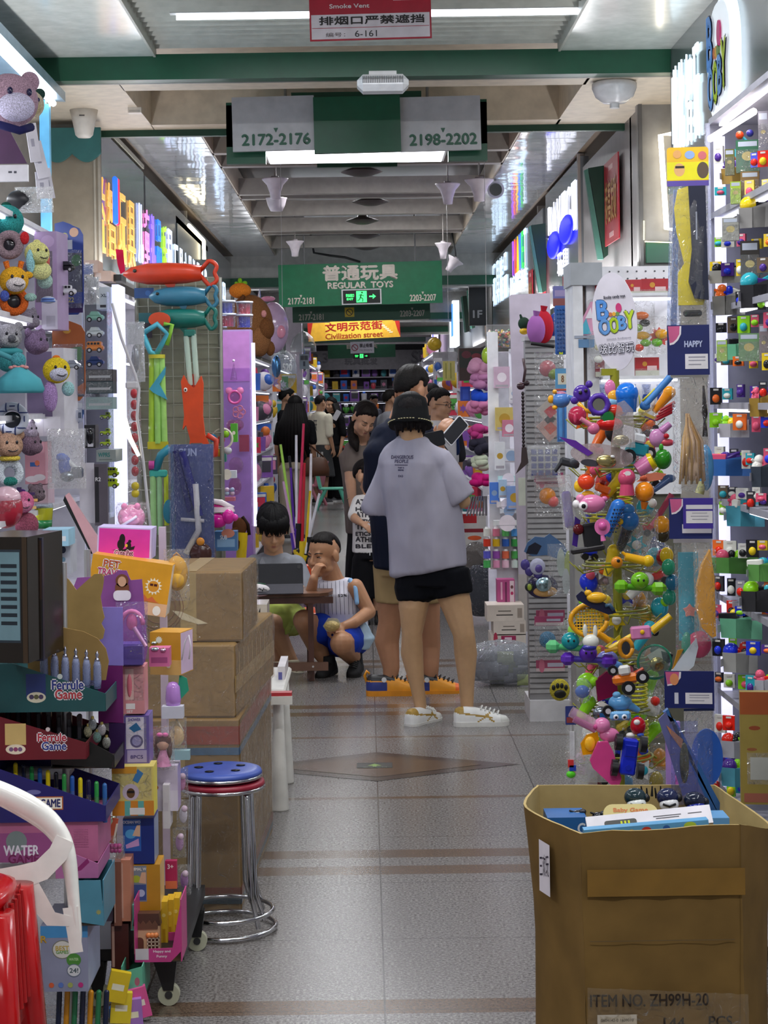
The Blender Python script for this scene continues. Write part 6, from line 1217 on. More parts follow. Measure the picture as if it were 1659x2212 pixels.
for i in range(21):z=z0+(z1-z0)*i/20;b.cyl((x0,0,z),(x1,0,z),.003,m('a8a89a',.3,'metal',.7),6)
b.obj('wire_grid',r);b=B();b.box((0,.05,(z0+z1)/2),(x1-x0,.01,z1-z0),m('8c8c78',.6));b.obj('backing',r)
for sx in(x0,x1):b=B();b.cyl((sx,.02,-P(390,900,9.75).z),(sx,.02,z1),.012,m('a0a094',.3,'metal',.7),8);b.obj('post',r)
def fishgun(lab,x0,x1,y,Y,hgt,c,tail=1):
 w=x1-x0;pr_=[(-w*.5,.12),(-w*.42,.62),(-w*.25,.95),(-w*.05,1.0),(w*.15,.9),(w*.30,.68)]
 bd=[('t',[(x,0,0)for x,q in pr_],[q*hgt/2 for x,q in pr_],c),('p',[(-w*.1,-hgt*.38),(w*.05,-hgt*.38),(w*.0,-hgt*.78)],4,c)]
 hd=[('t',[(w*.27,0,0)]+[(w*(.375+.11*math.sin(a)*(1-.4*math.exp(-((a-1.571)/.4)**2))),0,hgt*.55*math.cos(a))for a in[.05+.19*i for i in range(17)]]+[(w*.27,0,0)],hgt*.10,c)]
 return toy('water_gun',lab,'water gun',(x0+x1)/2,y,Y,[('body',bd),('handle',hd),('eye',[('o',(-w*.37,-hgt*.36,hgt*.12),(hgt*.09,3,hgt*.08),'+202018')])])
fishgun('long orange red dolphin water gun on top of the wire grid',266,476,591,9.6,48,'c8340c')
fishgun('dull blue dolphin water gun below the orange dolphin',322,474,640,9.6,44,'2f6f88');fishgun('teal dolphin water gun below the blue dolphin',326,472,688,9.6,44,'126a5e')
pbox('blue square card tag beside the blue dolphin',290,622,332,644,9.7,.01,'1f4f8c',[('e',.7,.5,.14,.14,'2f6ab0')],name='card_tag',cat='tag');pbox('dark card tag beside the teal dolphin',300,676,328,730,9.7,.01,'3a2f3a',[('r',.0,.6,1,1,'2a6a70'),('e',.4,.2,.12,.12,'d0ccd0')],name='card_tag',cat='tag')
toy('water_shooter','blue handled shooter with three light green tubes at the left of the grid','water gun',338,850,9.5,[('handle',[('t',[(-28,0,130),(4,0,150),(26,0,128),(0,0,84)],6,'4fb0c4'),('t',[(-28,0,130),(-12,0,90),(0,0,84)],6,'4fb0c4'),('t',[(18,0,150),(36,0,148),(24,0,104)],5,'8cc83c'),('p',ell(24,16,16,8,160),6,'d04820',(0,8,0))]),('bracket',[('p',[(-14,10),(22,58),(20,40),(8,20),(20,-4),(24,-14),(-6,2)],9,'3f9cb4',(0,-8,0))]),('tube',[('c',(-12,0,-108),(-8,0,80),7,7,'+a4c83c')]),('tube',[('c',(2,-3,-108),(2,-3,80),7,7,'+9ed06c')]),('tube',[('c',(16,0,-108),(12,0,80),7,7,'+a8dc74')]),('collar',[('c',(2,0,76),(2,0,84),18,18,'c8c030')]),('base',[('x',(2,0,-112),(44,14,16),'c0b41c')])])
toy('water_shooter','orange shark shooter with two clear white tubes right of the green tubes','water gun',416,868,9.5,[('body',[('p',[(-20,0),(-24,44),(-18,58),(-8,40),(4,30),(20,56),(24,40),(22,-30),(26,-70),(34,-90),(30,-116),(-10,-116),(-6,-80),(-14,-50),(-22,-60),(-18,-30)],16,'d8460e')]),('grip',[('x',(8,-9,-96),(26,2,14),'5c5450',4),('t',[(30,0,-72),(50,0,-84),(48,0,-116),(34,0,-118)],6,'c83a20')]),('eye',[('o',(-14,-9,26),(4,2,5),'+f0e8e0'),('o',(-14,-10.5,26),(2,2,2.5),'+101010')]),('tube',[('c',(-4,0,36),(-12,0,142),6,6,film('dff0e0',.5,.2))]),('tube',[('c',(10,0,36),(4,0,146),6,6,film('dff0e0',.5,.2))]),('fin',[('c',(3,4,0),(3,4,60),5,4,'c0381c')]),('cap',[('x',(-4,0,148),(26,12,16),'1f6a5c',3)])])
toy('water_shooter','teal handled shooter with pale green tubes at the bottom of the grid','water gun',345,1075,9.4,[('handle',[('t',[(-8,0,60),(4,0,92),(24,0,108)],9,'2f8aa0'),]),('knob',[('c',(-22,0,70),(-10,0,70),10,10,'b83a8c')]),('tube',[('c',(-14,0,-70),(-14,0,50),7,7,'+a8d890')]),('tube',[('c',(0,0,-80),(0,0,50),6,6,'+a8d8a0')]),('tube',[('c',(14,0,-60),(14,0,50),5,5,'+c8d83c')]),('collar',[('x',(-2,0,52),(38,14,16),'3fb0a0',3)]),('paddle',[('o',(20,-4,-30),(13,6,26),'2f8aa0')])])
toy('foam_swords','clear bag of purple and white space swords in front of the grid','toy',415,1085,9.3,[('card',[('p',rrect(92,250,4),2,'424c78',(0,8,0)),('x',(-42,6,0),(6,3,250),'54748c'),('w','GUN',(-10,6,108),16,40,'c8ccd8')]),('sword',[('c',(-20,-4,110),(16,-4,-30),9,9,'+2a2a70')]),('sword',[('c',(-34,-2,112),(-4,-2,-20),7,7,'+23235c')]),('gun',[('t',[(8,-8,40),(14,-8,-60),(-14,-8,-110)],7,'d8cfc0'),('t',[(-24,-8,-36),(26,-8,-40)],4,'d8cfc0'),('o',(18,-10,-110),(24,8,24),'+4a2c28'),('o',(18,-14,-84),(9,6,9),'+d88a2a')]),('bag',[('b',(0,-4,0),100,252,30,'=d8e0ff')])])
# right foreground: open cardboard box and what is in it
r=thing('open_carton','large open cardboard box in the right foreground printed ITEM NO. ZH99H-20','box',(P(1420,2000,4.2).x,4.22,0))
CB,CI=m('72582f',.75,'card'),m('b09a68',.75,'card')
def cr(pts,n=6):
 out=[]
 for i in range(len(pts)-1):
  p0,p1,p2,p3=pts[max(i-1,0)],pts[i],pts[i+1],pts[min(i+2,len(pts)-1)]
  for k in range(n):t=k/n;out.append(.5*((2*p1)+(p2-p0)*t+(2*p0-5*p1+4*p2-p3)*t*t+(3*p1-p0-3*p2+p3)*t**3))
 return out+[pts[-1]]
FL,LM,BL=P(1253,1803,4.0),P(1134,1745,4.24),P(1160,1697,4.48)
FR,RM,BR=P(1600,1783,4.0),P(1668,1785,4.26),P(1545,1697,4.52)
def flo(p,dx,z=0):return Vector((p.x+dx,p.y,z))
def panel(nm,top,dxs,inner,thick=.006,sag=.0,mid=None):
 top=[Vector(p)for p in top];n=len(top);rows=[]
 for j in range(9):
  t=j/8;row=[]
  for i,p in enumerate(top):row.append(Vector((p.x+dxs[0]*t*(1-i/(n-1))+dxs[1]*t*i/(n-1)+sag*math.sin(math.pi*t)*math.sin(math.pi*i/(n-1))+.003*mnoise.noise(Vector((i*.9,j*.9,len(nm)))),p.y+.004*mnoise.noise(Vector((i*.7,j,4))),p.z*(1-t)+.002)))
  rows.append(row)
 vs=[p for rw in rows for p in rw];cx=sum((p.x for p in vs))/len(vs);cen=Vector((r.location.x,r.location.y,0));inn=[]
 for p in vs:d=(cen-Vector((p.x,p.y,0))).normalized();inn.append(p+d*thick)
 fs=[];N=len(vs)
 for j in range(8):
  for i in range(n-1):a=j*n+i;fs.append((a,a+n,a+n+1,a+1))
 b=B();b.add(vs,fs,CB,True);b.add(inn,[f[::-1]for f in fs],CI,True);b.add(vs+inn,[(i,i+1,N+i+1,N+i)for i in range(n-1)],CI);return b.obj(nm,r,world=True)
panel('front_panel',[FL.lerp(FR,i/10)+Vector((0,.002*(i%3),.002*math.sin(i)))for i in range(11)],(.012,.006),0)
panel('left_panel',cr([FL,LM,BL],8)[::-1],(.02,.012),0,sag=.015);panel('right_panel',cr([FR,RM,BR],8),(-.01,-.02),0,sag=-.01);panel('back_panel',[BL.lerp(BR,i/8)for i in range(9)][::-1],(0,0),0)
b=B();b.add([flo(FL,.01,.004),flo(FR,0,.004),flo(BR,0,.004),flo(BL,.01,.004)],[(0,1,2,3)],CI);b.obj('bottom',r,world=True)
b=B();y0=3.994;zc=FL.z;xc=(FL.x+FR.x)/2;wF=FR.x-FL.x;PT=m('24160a',.8)
b.text('ITEM NO. ZH99H-20',(xc-.03,y0-.002,P(1400,2158,4).z),.026,PT,fit=.255,bold=.0006);b.text('144',(P(1455,2205,4).x,y0-.002,P(1455,2208,4).z),.024,PT,fit=.045,bold=.0006);b.text('PCS',(P(1555,2200,4).x,y0-.002,P(1555,2204,4).z),.024,PT,fit=.05,bold=.0006)
b.box((xc-.1,y0-.001,P(1320,2205,4).z),(.085,.001,.03),'b8aea0');b.text('0604142-0 1609010',(xc-.1,y0-.003,P(1320,2201,4).z),.006,'4a443c',fit=.07);b.obj('print',r,world=True)
b=B();b.box((xc+.01,y0-.0005,P(1400,1905,4).z),(wF*.98,.001,.058),m('7c5b22',.25));b.box((xc,y0-.0015,P(1400,2030,4).z),(wF*.9,.0008,.002),m('5f4a28',.6));b.obj('tape',r,world=True)
def wrinkle(nm,pa,pb,pc,pd,nx,ny,amp,mt,off):
 b=B();vs=[];q=random.Random(5)
 for j in range(ny):
  for i in range(nx):u,v=i/(nx-1),j/(ny-1);vs.append((pa.lerp(pb,u)).lerp(pd.lerp(pc,u),v)+off*(1+q.uniform(0,amp)))
 b.add(vs,[(j*nx+i,j*nx+i+1,(j+1)*nx+i+1,(j+1)*nx+i)for j in range(ny-1)for i in range(nx-1)],mt,True);b.obj(nm,r,world=True)
def fz(p,z):return Vector((p.x+.01,p.y,z))
wrinkle('stretch_wrap',fz(FL,.27),fz(FR,.25),fz(FR,.02),fz(FL,.02),30,14,1.5,film('fff8e8',.05,1.0,22),Vector((0,-.005,0)))
b=B();pl=P(1176,1870,4.125);R1=(P(1190,1870,4.07)-P(1162,1870,4.13)).normalized();b.quad(pl+R1*-.027+Vector((0,0,.06)),pl+R1*-.027+Vector((0,0,-.055)),pl+R1*.027+Vector((0,0,-.07)),pl+R1*.027+Vector((0,0,.045)),'d9d2da');nn=R1.cross(Vector((0,0,1)))
b.text('三欢玩',pl+nn*.001,.05,'2c2838',right=R1,up=(0,0,1),fit=.046)
b.obj('paper_label',r,world=True)
zt=.575
pbox('blue box with a white letter C inside the open carton',1183,1766,1268,1830,4.3,.1,'1f5c9c',[('t','C',.86,.62,.36,.18,'cfd8e6')])
for i,(x,y)in enumerate(((1210,1766),(1250,1758),(1295,1762))):toy('toy_figure','dark toy robot lying on the blue box in the carton, %s from the left'%ORD[i],'toy',x,y,4.36,[('body',[('o',(0,0,0),(16,12,8),'+15161e'),('o',(8,-6,6),(8,8,6),'+20222c')]),('arm',[('c',(-6,0,2),(-20,-4,8),3,2,'15161e')]),('light',[('o',(2,-10,0),(4,3,2),'8c1c28')])])
toy('toy_drum','pale yellow round toy with coloured Baby lettering in the carton','toy',1362,1760,4.30,[('disc',[('p',rrect(118,44,20),12,'d8c884')]),('print',[('w','Baby Game',(0,-6.6,8),11,74,'d87a3c')])],rx=-25)
toy('game_box','white flat box with a grey car print leaning in the open carton','box',1402,1773,4.16,[('carton',[('x',(0,0,0),(270,9,44),'dcd8de')]),('print',[('p',rrect(70,18,6,4,-62,-2),.5,'4c4c4a',(0,-5,0)),('x',(-60,-5.6,-1),(4,.5,8),'c8d020'),('x',(-52,-5.6,-1),(4,.5,8),'c8d020'),('x',(-44,-5.6,-1),(4,.5,8),'c8d020'),('x',(40,-5,6),(60,.5,1.5),'3c3c40'),('x',(40,-5,1),(50,.5,1.5),'3c3c40'),('x',(100,-5,6),(30,.5,1.5),'3c3c40')])],rx=-42,ry=-5)
pbox('thin blue and green printed box in front of the white flat box in the carton',1262,1782,1532,1812,4.06,.03,'5c9cc8',[('r',.0,.0,.32,.8,'8cb02c'),('e',.5,.6,.04,.03,'c03a2c'),('e',.66,.6,.03,.03,'2c5ca0'),('e',.85,.7,.05,.03,'a8c040'),('e',.38,.5,.03,.03,'c8a040')],ry=-4)
for i,(x,y,c1,c2,lab)in enumerate(((1372,1728,'d8dcdc','1c3038','white and dark green toy helmet on the left'),(1442,1728,'d8d8dc','1c2448','white and navy toy helmet in the middle'),(1500,1736,'1c2c8c','141c34','navy blue toy helmet on the right'))):
 toy('toy_helmet',lab+' of the three in the carton','toy',x,y,4.36,[('shell',[('o',(0,0,6),(24,20,20),'+'+c2)]),('mask',[('o',(2,-8,-8),(21,16,18),'+'+c1)]),('visor',[('t',[(-14,-23,-4),(0,-26,-8),(14,-23,-4)],2.5,'0c0c10')]),('vent',[('t',[(-8,-22,-18),(0,-24,-14),(8,-22,-18)],2,'1a1a1e')]),('ear_pad',[('o',(24,0,4),(8,8,9),'101014')])])
for i in range(5):toy('black_claw','black toy claw sticking up behind the helmets in the carton, %s from the left'%ORD[i],'toy',1388+i*10,1712+(i%2)*4,4.42,[('c',(0,0,-8),(-3+2*(i%3),0,14),3,1.5,'121216')],group='black claws')
pbox('light blue carton edge at the right inside the open carton',1530,1767,1576,1815,4.3,.08,'5f98c8',[('r',.1,.2,.9,.5,'4f86b8')])
toy('tall_blister','long blue display pack leaning out of the right side of the open carton','blister pack',1500,1655,4.5,[('box',[('p',[(-66,118),(-56,126),(22,-100),(56,-116),(70,-112),(-40,100)],18,'2a5a94')]),('card',[('p',[(-78,104),(-62,120),(40,-110),(-14,-110)],4,'5a5c8c',(0,-11,0)),('p',[(-62,92),(-52,70),(-30,40),(-26,60)],1,'b0764c',(0,-14,0)),('o',(-24,-14,10),(10,3,44),'#7c7a4a'),('x',(-6,-14,-78),(26,1,18),'a8a4b8')]),('blister',[('b',(-24,-14,10),60,180,12,'=c8d0ff')])])
# slatwall rack
TY=8.85;r=thing('slatwall_rack','grey slatted rack with white base carrying hair clips and squeeze toys','rack',(P(1188,1567,TY).x,TY,0));k=TY/F;SL=m('8d8b8c',.45)
b=B();b.box((0,.06,.95),(.185,.08,1.74),SL);b.obj('panel',r);b=B()
for i in range(66):b.box((0,.018,.14+i*.0255),(.183,.012,.017),'a5a3a3')
b.obj('slats',r);b=B();b.box((0,.14,.05),(.19,.3,.10),'d4d2d4');b.obj('base',r);b=B();b.box((0,.1,1.83),(.19,.2,.02),'c0bec0');b.obj('top',r)
cardcut('tall plain lavender panel behind the slatted rack',[(1104,640),(1108,636),(1192,634),(1192,745),(1150,760),(1146,1240),(1116,1240)],9.3,'b9aebc',.02,'partition_panel','panel')
for i,(x,y,w,h,c,lab)in enumerate(((1172,712,20,32,'9a5fa0','lilac round cushion on top of the slatted rack'),(1176,706,22,36,'b02030','red pomegranate shaped cushion on top of the slatted rack'),(1192,708,18,34,'2a3f8c','blue round cushion on top of the slatted rack'))):
 toy('cushion',lab,'cushion',x-14+12*i,y,8.8+.05*i,[('pad',[('o',(0,0,0),(w,12,h),'!'+c)]),('tuft',[('c',(0,0,h*.9),(2,0,h*1.25),5,8,'!'+c)])])
toy('toy_duck','dark green topped yellow squeeze toy left of the cushions','toy',1132,705,8.9,[('body',[('o',(0,0,-10),(10,8,8),'+d0a820')]),('leaf',[('o',(0,0,6),(13,8,14),'!24382c'),('c',(-4,0,14),(-8,0,26),4,2,'!24382c')])])
toy('black_bar','thin black rod lying across the top of the slatted rack','rod',1185,745,8.7,[('c',(-38,0,4),(28,0,-6),4,4,'0c0c0e')])
hangbag('blue pop-it bag with a purple and red header beside the slatted rack',1195,618,1234,776,8.45,'6a6aa8',[('x',(0,-2,-16),(32,4,106),'1c5ca8',2)]+[('o',(-10+6.5*(i%4),-5,28-9*(i//4)),(2.2,2,3),'154a8c')for i in range(44)]+[('x',(-4,-5,-66),(8,1,5),'c0d020')],.28,[('r',.0,.0,1,.4,'8c4a48'),('r',.1,.5,.7,.8,'9a8cb8')])
hangbag('long light blue bagged toy with an 8 tag above the toy tree whale',1200,796,1232,962,8.4,'5c9cc8',[('x',(0,0,-20),(26,8,110),'3f7cc0'),('c',(-6,-4,-70),(-6,-4,30),4,4,'5a9ad8'),('c',(6,-4,-70),(6,-4,30),4,4,'4a8ad0'),('x',(0,-2,36),(30,3,6),'c8482c')],.26,[('r',.18,.2,.85,.75,'e0dcc8'),('t','8',.5,.48,.34,.16,'8c5c30')])
for i,(y,c1,c2,lab,hd)in enumerate(((800,'b06a70','7c8c50','pink and green squeeze flowers in clear film near the top of the slatted rack',0),(890,'b8aca0','c02428','clear pack with a red flower square, upper of two on the slatted rack',0),(925,'c8a498','d06a58','clear pack with a pink red square, lower of two on the slatted rack',0),(1075,'d8862c','d86a68','orange pink squeeze toy under a pink header on the slatted rack',1),(1385,'4a7c9c','5a90ac','blue fluffy ball in clear film low on the slatted rack',1))):
 t=[('o',(-4,-6,4),(18,10,18),('~'if i==4 else '+')+c1),('o',(8,-10,-8),(12,8,12),'+'+c2)]if i not in(1,2)else[('p',[(-28,4),(4,32),(32,0),(0,-30)],8,c1),('p',[(-12,2),(4,14),(18,0),(2,-14)],9,c2)]
 toy('bagged_toy',lab,'toy',1186,y,8.72,[('toy',t),('bag',[('b',(0,-4,0),66,78,26,'=')])]+([('header_card',[('x',(0,-2,44),(62,2,20),'a8486c'),('x',(10,-3.5,46),(30,1,5),'b8b8c8'),('x',(0,-3.5,38),(58,1,6),'c9b8b8')])]if hd else[]))
for i,y in enumerate((1040,1330,1438)):
 pbox('pink header card on the slatted rack, %s of the loose ones from the top'%ORD[i],1158,y-12,1220,y+12,8.74,.004,'a04a66',[('r',.4,.4,.95,.75,'b4b0c0'),('r',.0,.0,1,.28,'c4b0b0'),('e',.2,.5,.1,.24,'c06a80')],name='header_card',cat='card')
toy('bagged_toy','pack of navy beads in a grid under film on the slatted rack','toy',1175,998,8.7,[('beads',[('x',(-22+15*(i%4),-2,22-15*(i//4)),(11,8,11),'+2a2f7c')for i in range(16)]),('bag',[('b',(0,-2,0),72,72,20,'%')])])
toy('fluffy_paw','yellow fluffy pad with a black paw print low on the slatted rack','toy',1209,1490,8.65,[('pad',[('o',(0,0,0),(22,8,24),'~c0b040')]),('paw',[('o',(0,-8,-8),(13,3,9),'15140f')]+[('o',(-14+9*i,-8,6+4*(i in(1,2))),(4,3,6),'15140f')for i in range(4)])])
toy('bead_chain','dark bead chain with clips hanging left of the slatted rack','chain',1130,900,8.7,[('beads',[('o',(0,0,50-8*i),(3.5,3.5,4.5),'+241418')for i in range(15)]),('clip',[('o',(-4,0,66),(9,6,8),'+3a2028'),('o',(8,0,72),(7,5,6),'+2a161c'),('t',[(2,0,74),(6,0,100),(2,0,126)],3,'4a3438')]),('tail',[('p',[(-4,-66),(6,-66),(10,-100),(-18,-124),(-6,-98)],2,'3c2c2c')])])
toy('paper_tag','pale cream paper card in the white shelf beside the slatted rack','card',1132,1062,9.1,[('x',(0,0,0),(24,3,60),'d8dccc')])
toy('toy_card','slate blue jester head card with purple curls on the rack front','toy',1170,1205,8.5,[('cap',[('p',[(-38,14),(-30,34),(-14,46),(6,44),(18,52),(34,40),(50,26),(58,4),(40,-4),(10,6),(-20,4)],6,'4a6a94'),('p',[(-34,10),(-28,26),(-14,34),(0,26),(-10,8)],7,'15182c',(0,-1,0))]),('curls',[('o',(-36+9*i,-4,-14-10*(i%2)-3*i),(10,6,12),'+4c3f86')for i in range(4)]),('patch',[('o',(-10,-9,-18),(17,5,18),'+b4b4cc'),('o',(-8,-13,-22),(8,3,9),'+5a4a90')]),('base',[('o',(0,-2,-62),(34,6,26),'+2c2448'),('o',(6,-6,-72),(26,5,12),'+c89a5c')]),('glitter_ball',[('o',(2,-12,-56),(18,10,16),'#a8c4cc')]),('badge',[('o',(-28,-9,-62),(10,4,10),'+2a2f28'),('o',(-28,-12,-62),(5,2,7),'+9cae40')])])
toy('butterfly_pack','clear pack of pale winged toys and a furry grey ball beside the jester card','toy',1228,1225,8.4,[('wing',[('p',ell(9,30,16,-16,10),3,'b8c4bc'),('p',ell(9,30,16,0,6),3,'b4c078',(0,-3,0)),('p',ell(8,28,16,-6,-30),3,'c0c8c8',(0,-4,0))]),('fur_ball',[('o',(24,0,6),(22,14,18),'~6a7c80')]),('bow',[('o',(14,-8,-24),(12,6,12),'+b83a3c')]),('bag',[('b',(2,-4,-4),96,110,30,'=')])])
# white pegboard shelving behind the toy tree
WY=7.7;r=thing('pegboard_shelf','white pegboard shelf with a grey metal cap behind the Booby sign','shelf',(P(1350,1500,WY).x,WY,0));k=WY/F;cx=r.location.x;WS=m('e2e2e6',.4)
x0,x1=P(1232,700,WY).x-cx,P(1475,700,WY).x-cx;zt=P(1350,572,WY).z;ZZ=lambda y:P(1350,y,WY).z
b=B();b.box(((x0+.115+x1)/2,.10,zt-.48),(x1-x0-.115,.02,.96),WS);b.box(((x0+.115+x1)/2,.12,(zt-.96)/2),(x1-x0-.115,.02,zt-.96),m('5c5a4c',.6))
for i in range(9):
 for j in range(2):b.cyl((x0+.14+i*.038,.088,zt-.022-.03*j),(x0+.14+i*.038,.092,zt-.022-.03*j),.004,'4a4a4e',8)
b.obj('pegboard',r)
b=B();b.box((x0+.02,.04,zt-.48),(.04,.3,.96),WS);b.box((x0+.02,.06,(zt-.96)/2),(.04,.2,zt-.96),m('8a8884',.5));b.obj('side_panel',r);b=B();b.box((x0+.085,.06,zt-.48),(.05,.25,.96),WS);b.obj('side_panel',r);b=B();b.box((x0+.053,.08,zt/2),(.012,.2,zt),'a08c80');b.obj('gap_strip',r)
b=B();b.box((x0+.055,.015,zt-.043),(.13,.27,.092),m('a8acb2',.4));b.obj('metal_cap',r)
for y in(640,816):b=B();b.box(((x0+.115+x1)/2,-.02,ZZ(y)),(x1-x0-.115,.24,.012),WS);o=b.obj('shelf',r);b=B();b.box(((x0+.115+x1)/2,.05,ZZ(y)-.012),(x1-x0-.15,.012,.008),m('f4f6ff',.5,'',0,5));b.obj('led_strip',o)
for i,(a,e,y0,y1,c)in enumerate(((1286,1300,606,636,'a82838'),(1352,1386,604,640,'b02c34'),(1386,1444,602,640,'a81e28'),(1286,1306,778,814,'8c2630'),(1372,1424,772,812,'a8282c'))):
 pbox('red header pack on the %s shelf of the pegboard, %s from the left'%(('upper','lower')[i>2],ORD[i if i<3 else i-3]),a,y0,e,y1,WY-.08,.02,c,[('r',.0,.0,1,.3,'c0c0b0'),('r',.5,.3,.9,.55,'d8b8b8'),('e',.4,.65,.1,.1,'c88c2c')],win=(0,0,1,.4))
toy('toy_pack','triangular pink and blue card holder on the white shelf edge','card',1262,698,WY-.1,[('card',[('p',[(-22,-26),(14,46),(20,46),(20,-26)],4,'d89ab8'),('p',[(-14,-24),(4,10),(14,-24)],5,'4aa8c0',(0,-1,0)),('p',[(2,10),(14,34),(18,10)],5,'e8e0e8',(0,-1,0))]),('rail',[('x',(0,-4,-30),(44,8,6),'9aa0b0')])])
toy('toy_tape','small blue box under the triangular card holder','box',1266,742,WY-.1,[('x',(0,0,0),(34,14,18),'5c84ac')])
for i,(x,y,c1,c2,c3,lab)in enumerate(((1386,692,'d8681c','1a1a1c','88b83c','orange, black and green bagged toy behind the Booby sign'),(1388,735,'d8a01c','6ca42c','d83818','bagged yellow lizards behind the Booby sign'),(1424,728,'d83418','70b830','e0a020','red spiky gear toy with a green spinner right of the Booby sign'),(1300,760,'d8d4b0','c0c0b8','e8e8e0','pale bagged toy left of the Booby sign post'))):
 toy('bagged_toy',lab,'toy',x,y,WY-.12,[('toy',[('p',star(22,15,10),6,c1),('o',(4,-8,6),(14,8,11),'+'+c3),('o',(-6,-6,-12),(12,7,9),'+'+c2)]if i==2 else[('o',(0,0,10),(16,8,9),'+'+c1),('o',(6,-4,-6),(12,8,8),'+'+c2),('o',(-8,-4,-16),(10,7,8),'+'+c3)]),('bag',[('b',(0,-4,4),58,82,24,'=')])])
for i in range(5):toy('measuring_cup','row of clear cups with blue bases on the lower pegboard shelf, %s from the left'%ORD[i],'cup',1300+i*32,846,WY-.05,[('l',[(8,-20),(10,14),(10,16),(0,-18)],'=e0e8ff'),('l',[(8.3,-20),(9,-6),(0,-6)],'+2a4aa0')],group='clear cups on the lower pegboard shelf')
# toy tree with the Booby sign
TT=5.6;c=P(1340,1700,TT);r=thing('toy_tree','yellow green wire stand full of hanging toys with the oval Booby sign','display stand',(c.x,TT,0));YG=m('8a8a22',.3)
zt=P(1330,800,TT).z
b=B();b.cyl((0,0,.02),(0,0,zt),.014,YG,14);b.lathe([(.16,0),(.16,.015),(.03,.03),(0,.03)],YG,28);b.obj('pole',r)
b=B();b.box((-.018,0,zt-.005),(.045,.025,.02),YG);b.obj('clamp',r)
for t_ in range(8):
 z=.45+t_*.145;b=B();b.tube([(R_*math.cos(a),R_*math.sin(a),z+.01*a/6.28)for a,R_ in[(i*.35,.11-.0006*i)for i in range(37)]],.0035,YG,6)
 for q in range(8):a=q*.785+t_*.3;b.tube([(.012*math.cos(a),.012*math.sin(a),z),(.12*math.cos(a),.12*math.sin(a),z-.015),(.15*math.cos(a),.15*math.sin(a),z+.012)],.0022,YG,6)
 b.obj('hook_ring',r)
sc=P(1328,694,TT)-Vector((c.x,TT,0));T=TR(sc,rz=-12,ry=-4)@Matrix.Scale(TT/F,4)
b=B(T);b.prism(ell(48,106,48),8,m('cfcbd6',.35),None,0,m('c4c0b8',.4))
b.obj('sign_board',r);b=B(T);yy=-5
def logo(b,S=1.0,y=-5,x=0,z=0,white=None):
 K=lambda a:(x+a[0]*S,y,z+a[1]*S)
 for ch,cx_,cz,hh,ww,c1 in(('B',-24,20,44,24,'4f8ad0'),('O',-22,-20,34,24,'5f94d0'),('O',0,-18,34,20,'a8c41c'),('B',19,-14,30,17,'5f94d0'),('Y',37,-8,40,20,'b4cc28')):
  b.text(ch,K((cx_,cz)),hh*S,'1a2450',fit=ww*S,bold=3.2*S);K2=K((cx_,cz));b.text(ch,(K2[0],y-1,K2[2]),hh*S,c1,fit=ww*S,bold=1.9*S)
 for(cx_,cz,rx_,rz_,c1,hole)in()and((-26,14,11,20,'5f94d0',1),(-22,-16,13,20,'6a9cd4',1),(-9,-14,8,17,'b8d060',0),(2,-16,12,17,'a8c020',1),(20,-12,8,15,'5f94d0',1)):
  b.prism(ell(rx_*S*1.12,rz_*S*1.08,24),1,'1c2a50',TR(K((cx_,cz))));b.prism(ell(rx_*S,rz_*S,24),1.6,c1,TR(K((cx_,cz))))
  if hole:b.prism(ell(rx_*S*.34,rz_*S*.4,16),2.2,'e8e8ee',TR(K((cx_,cz))))
 for p in()and([(30,2),(34,-18),(40,-18),(35,6)],[(36,-18),(46,10),(40,12),(34,-8)]):b.prism([(a*S,e*S)for a,e in p],2,'b0c828',TR(K((0,0))))
 b.prism(ell(7*S,11*S,18),1.8,'c03070',TR(K((14,22))))
 for i,cc in enumerate(('c06a3c','d8a030','6a8c4c')):b.prism(ell(4.5*S,5*S,12),1.8,cc,TR(K((-6+8*i,8))))
logo(b,.92,-5,-2,8);b.text('Booby candy toys',(4,-6,52),8,'3a3a48',fit=46,bold=.3);b.text('jouet ludique',(6,-6,-38),5,'6a6a78',fit=52);b.text('啵比智玩',(0,-6,-58),22,'1d2034',fit=74,bold=1.2);b.text('啵比智玩',(0,-8,-58),22,'e2e0ea',fit=74);b.obj('sign_print',r)
def blob(lab,x,y,dy,sh,name='toy',rz=0,ry=0,rx=0):return toy(name,lab,'toy',x,y,TT+dy,sh,rz,ry,rx)
def wheel(x,z,R,y=-8):return[('c',(x,y-5,z),(x,y+5,z),R,R,'151517'),('c',(x,y-6,z),(x,y,z),R*.5,R*.5,'c0c0c4')]
blob('blue plastic jar with a ribbed lid at the top of the toy tree',1354,858,-.12,[('body',[('c',(0,0,-32),(0,0,0),20,23,'+1a60b4')]),('lid',[('o',(0,-3,8),(25,22,24),'+1c70d4'),('o',(0,-14,14),(14,10,8),'+2a84e4')])],'toy_jar')
blob('purple bear face and purple flower mirror at the top left of the toy tree',1277,860,-.15,[('bear',[('o',(-20,0,10),(19,8,19),'+4a2c94'),('o',(-4,0,30),(8,6,8),'+4a2c94'),('o',(-36,0,-4),(9,6,9),'+4a2c94'),('o',(-24,-8,12),(4,3,4),'181020'),('o',(-12,-8,16),(4,3,4),'181020')]),('mirror',[('r',(16,-2,-14),19,6,'+50309c'),('p',ell(16,18,20,16,-14),3,'#b8b4a0')]),('petal',[('o',(16+21*math.cos(a),0,-14+21*math.sin(a)),(6,5,6),'+4a2c94')for a in(0,1.2,2.5,4.2,5.2)]),('ring',[('t',[(-28,0,-10),(-14,0,-26),(0,0,-30)],5,'+d8a020')])],'toy_mirror')
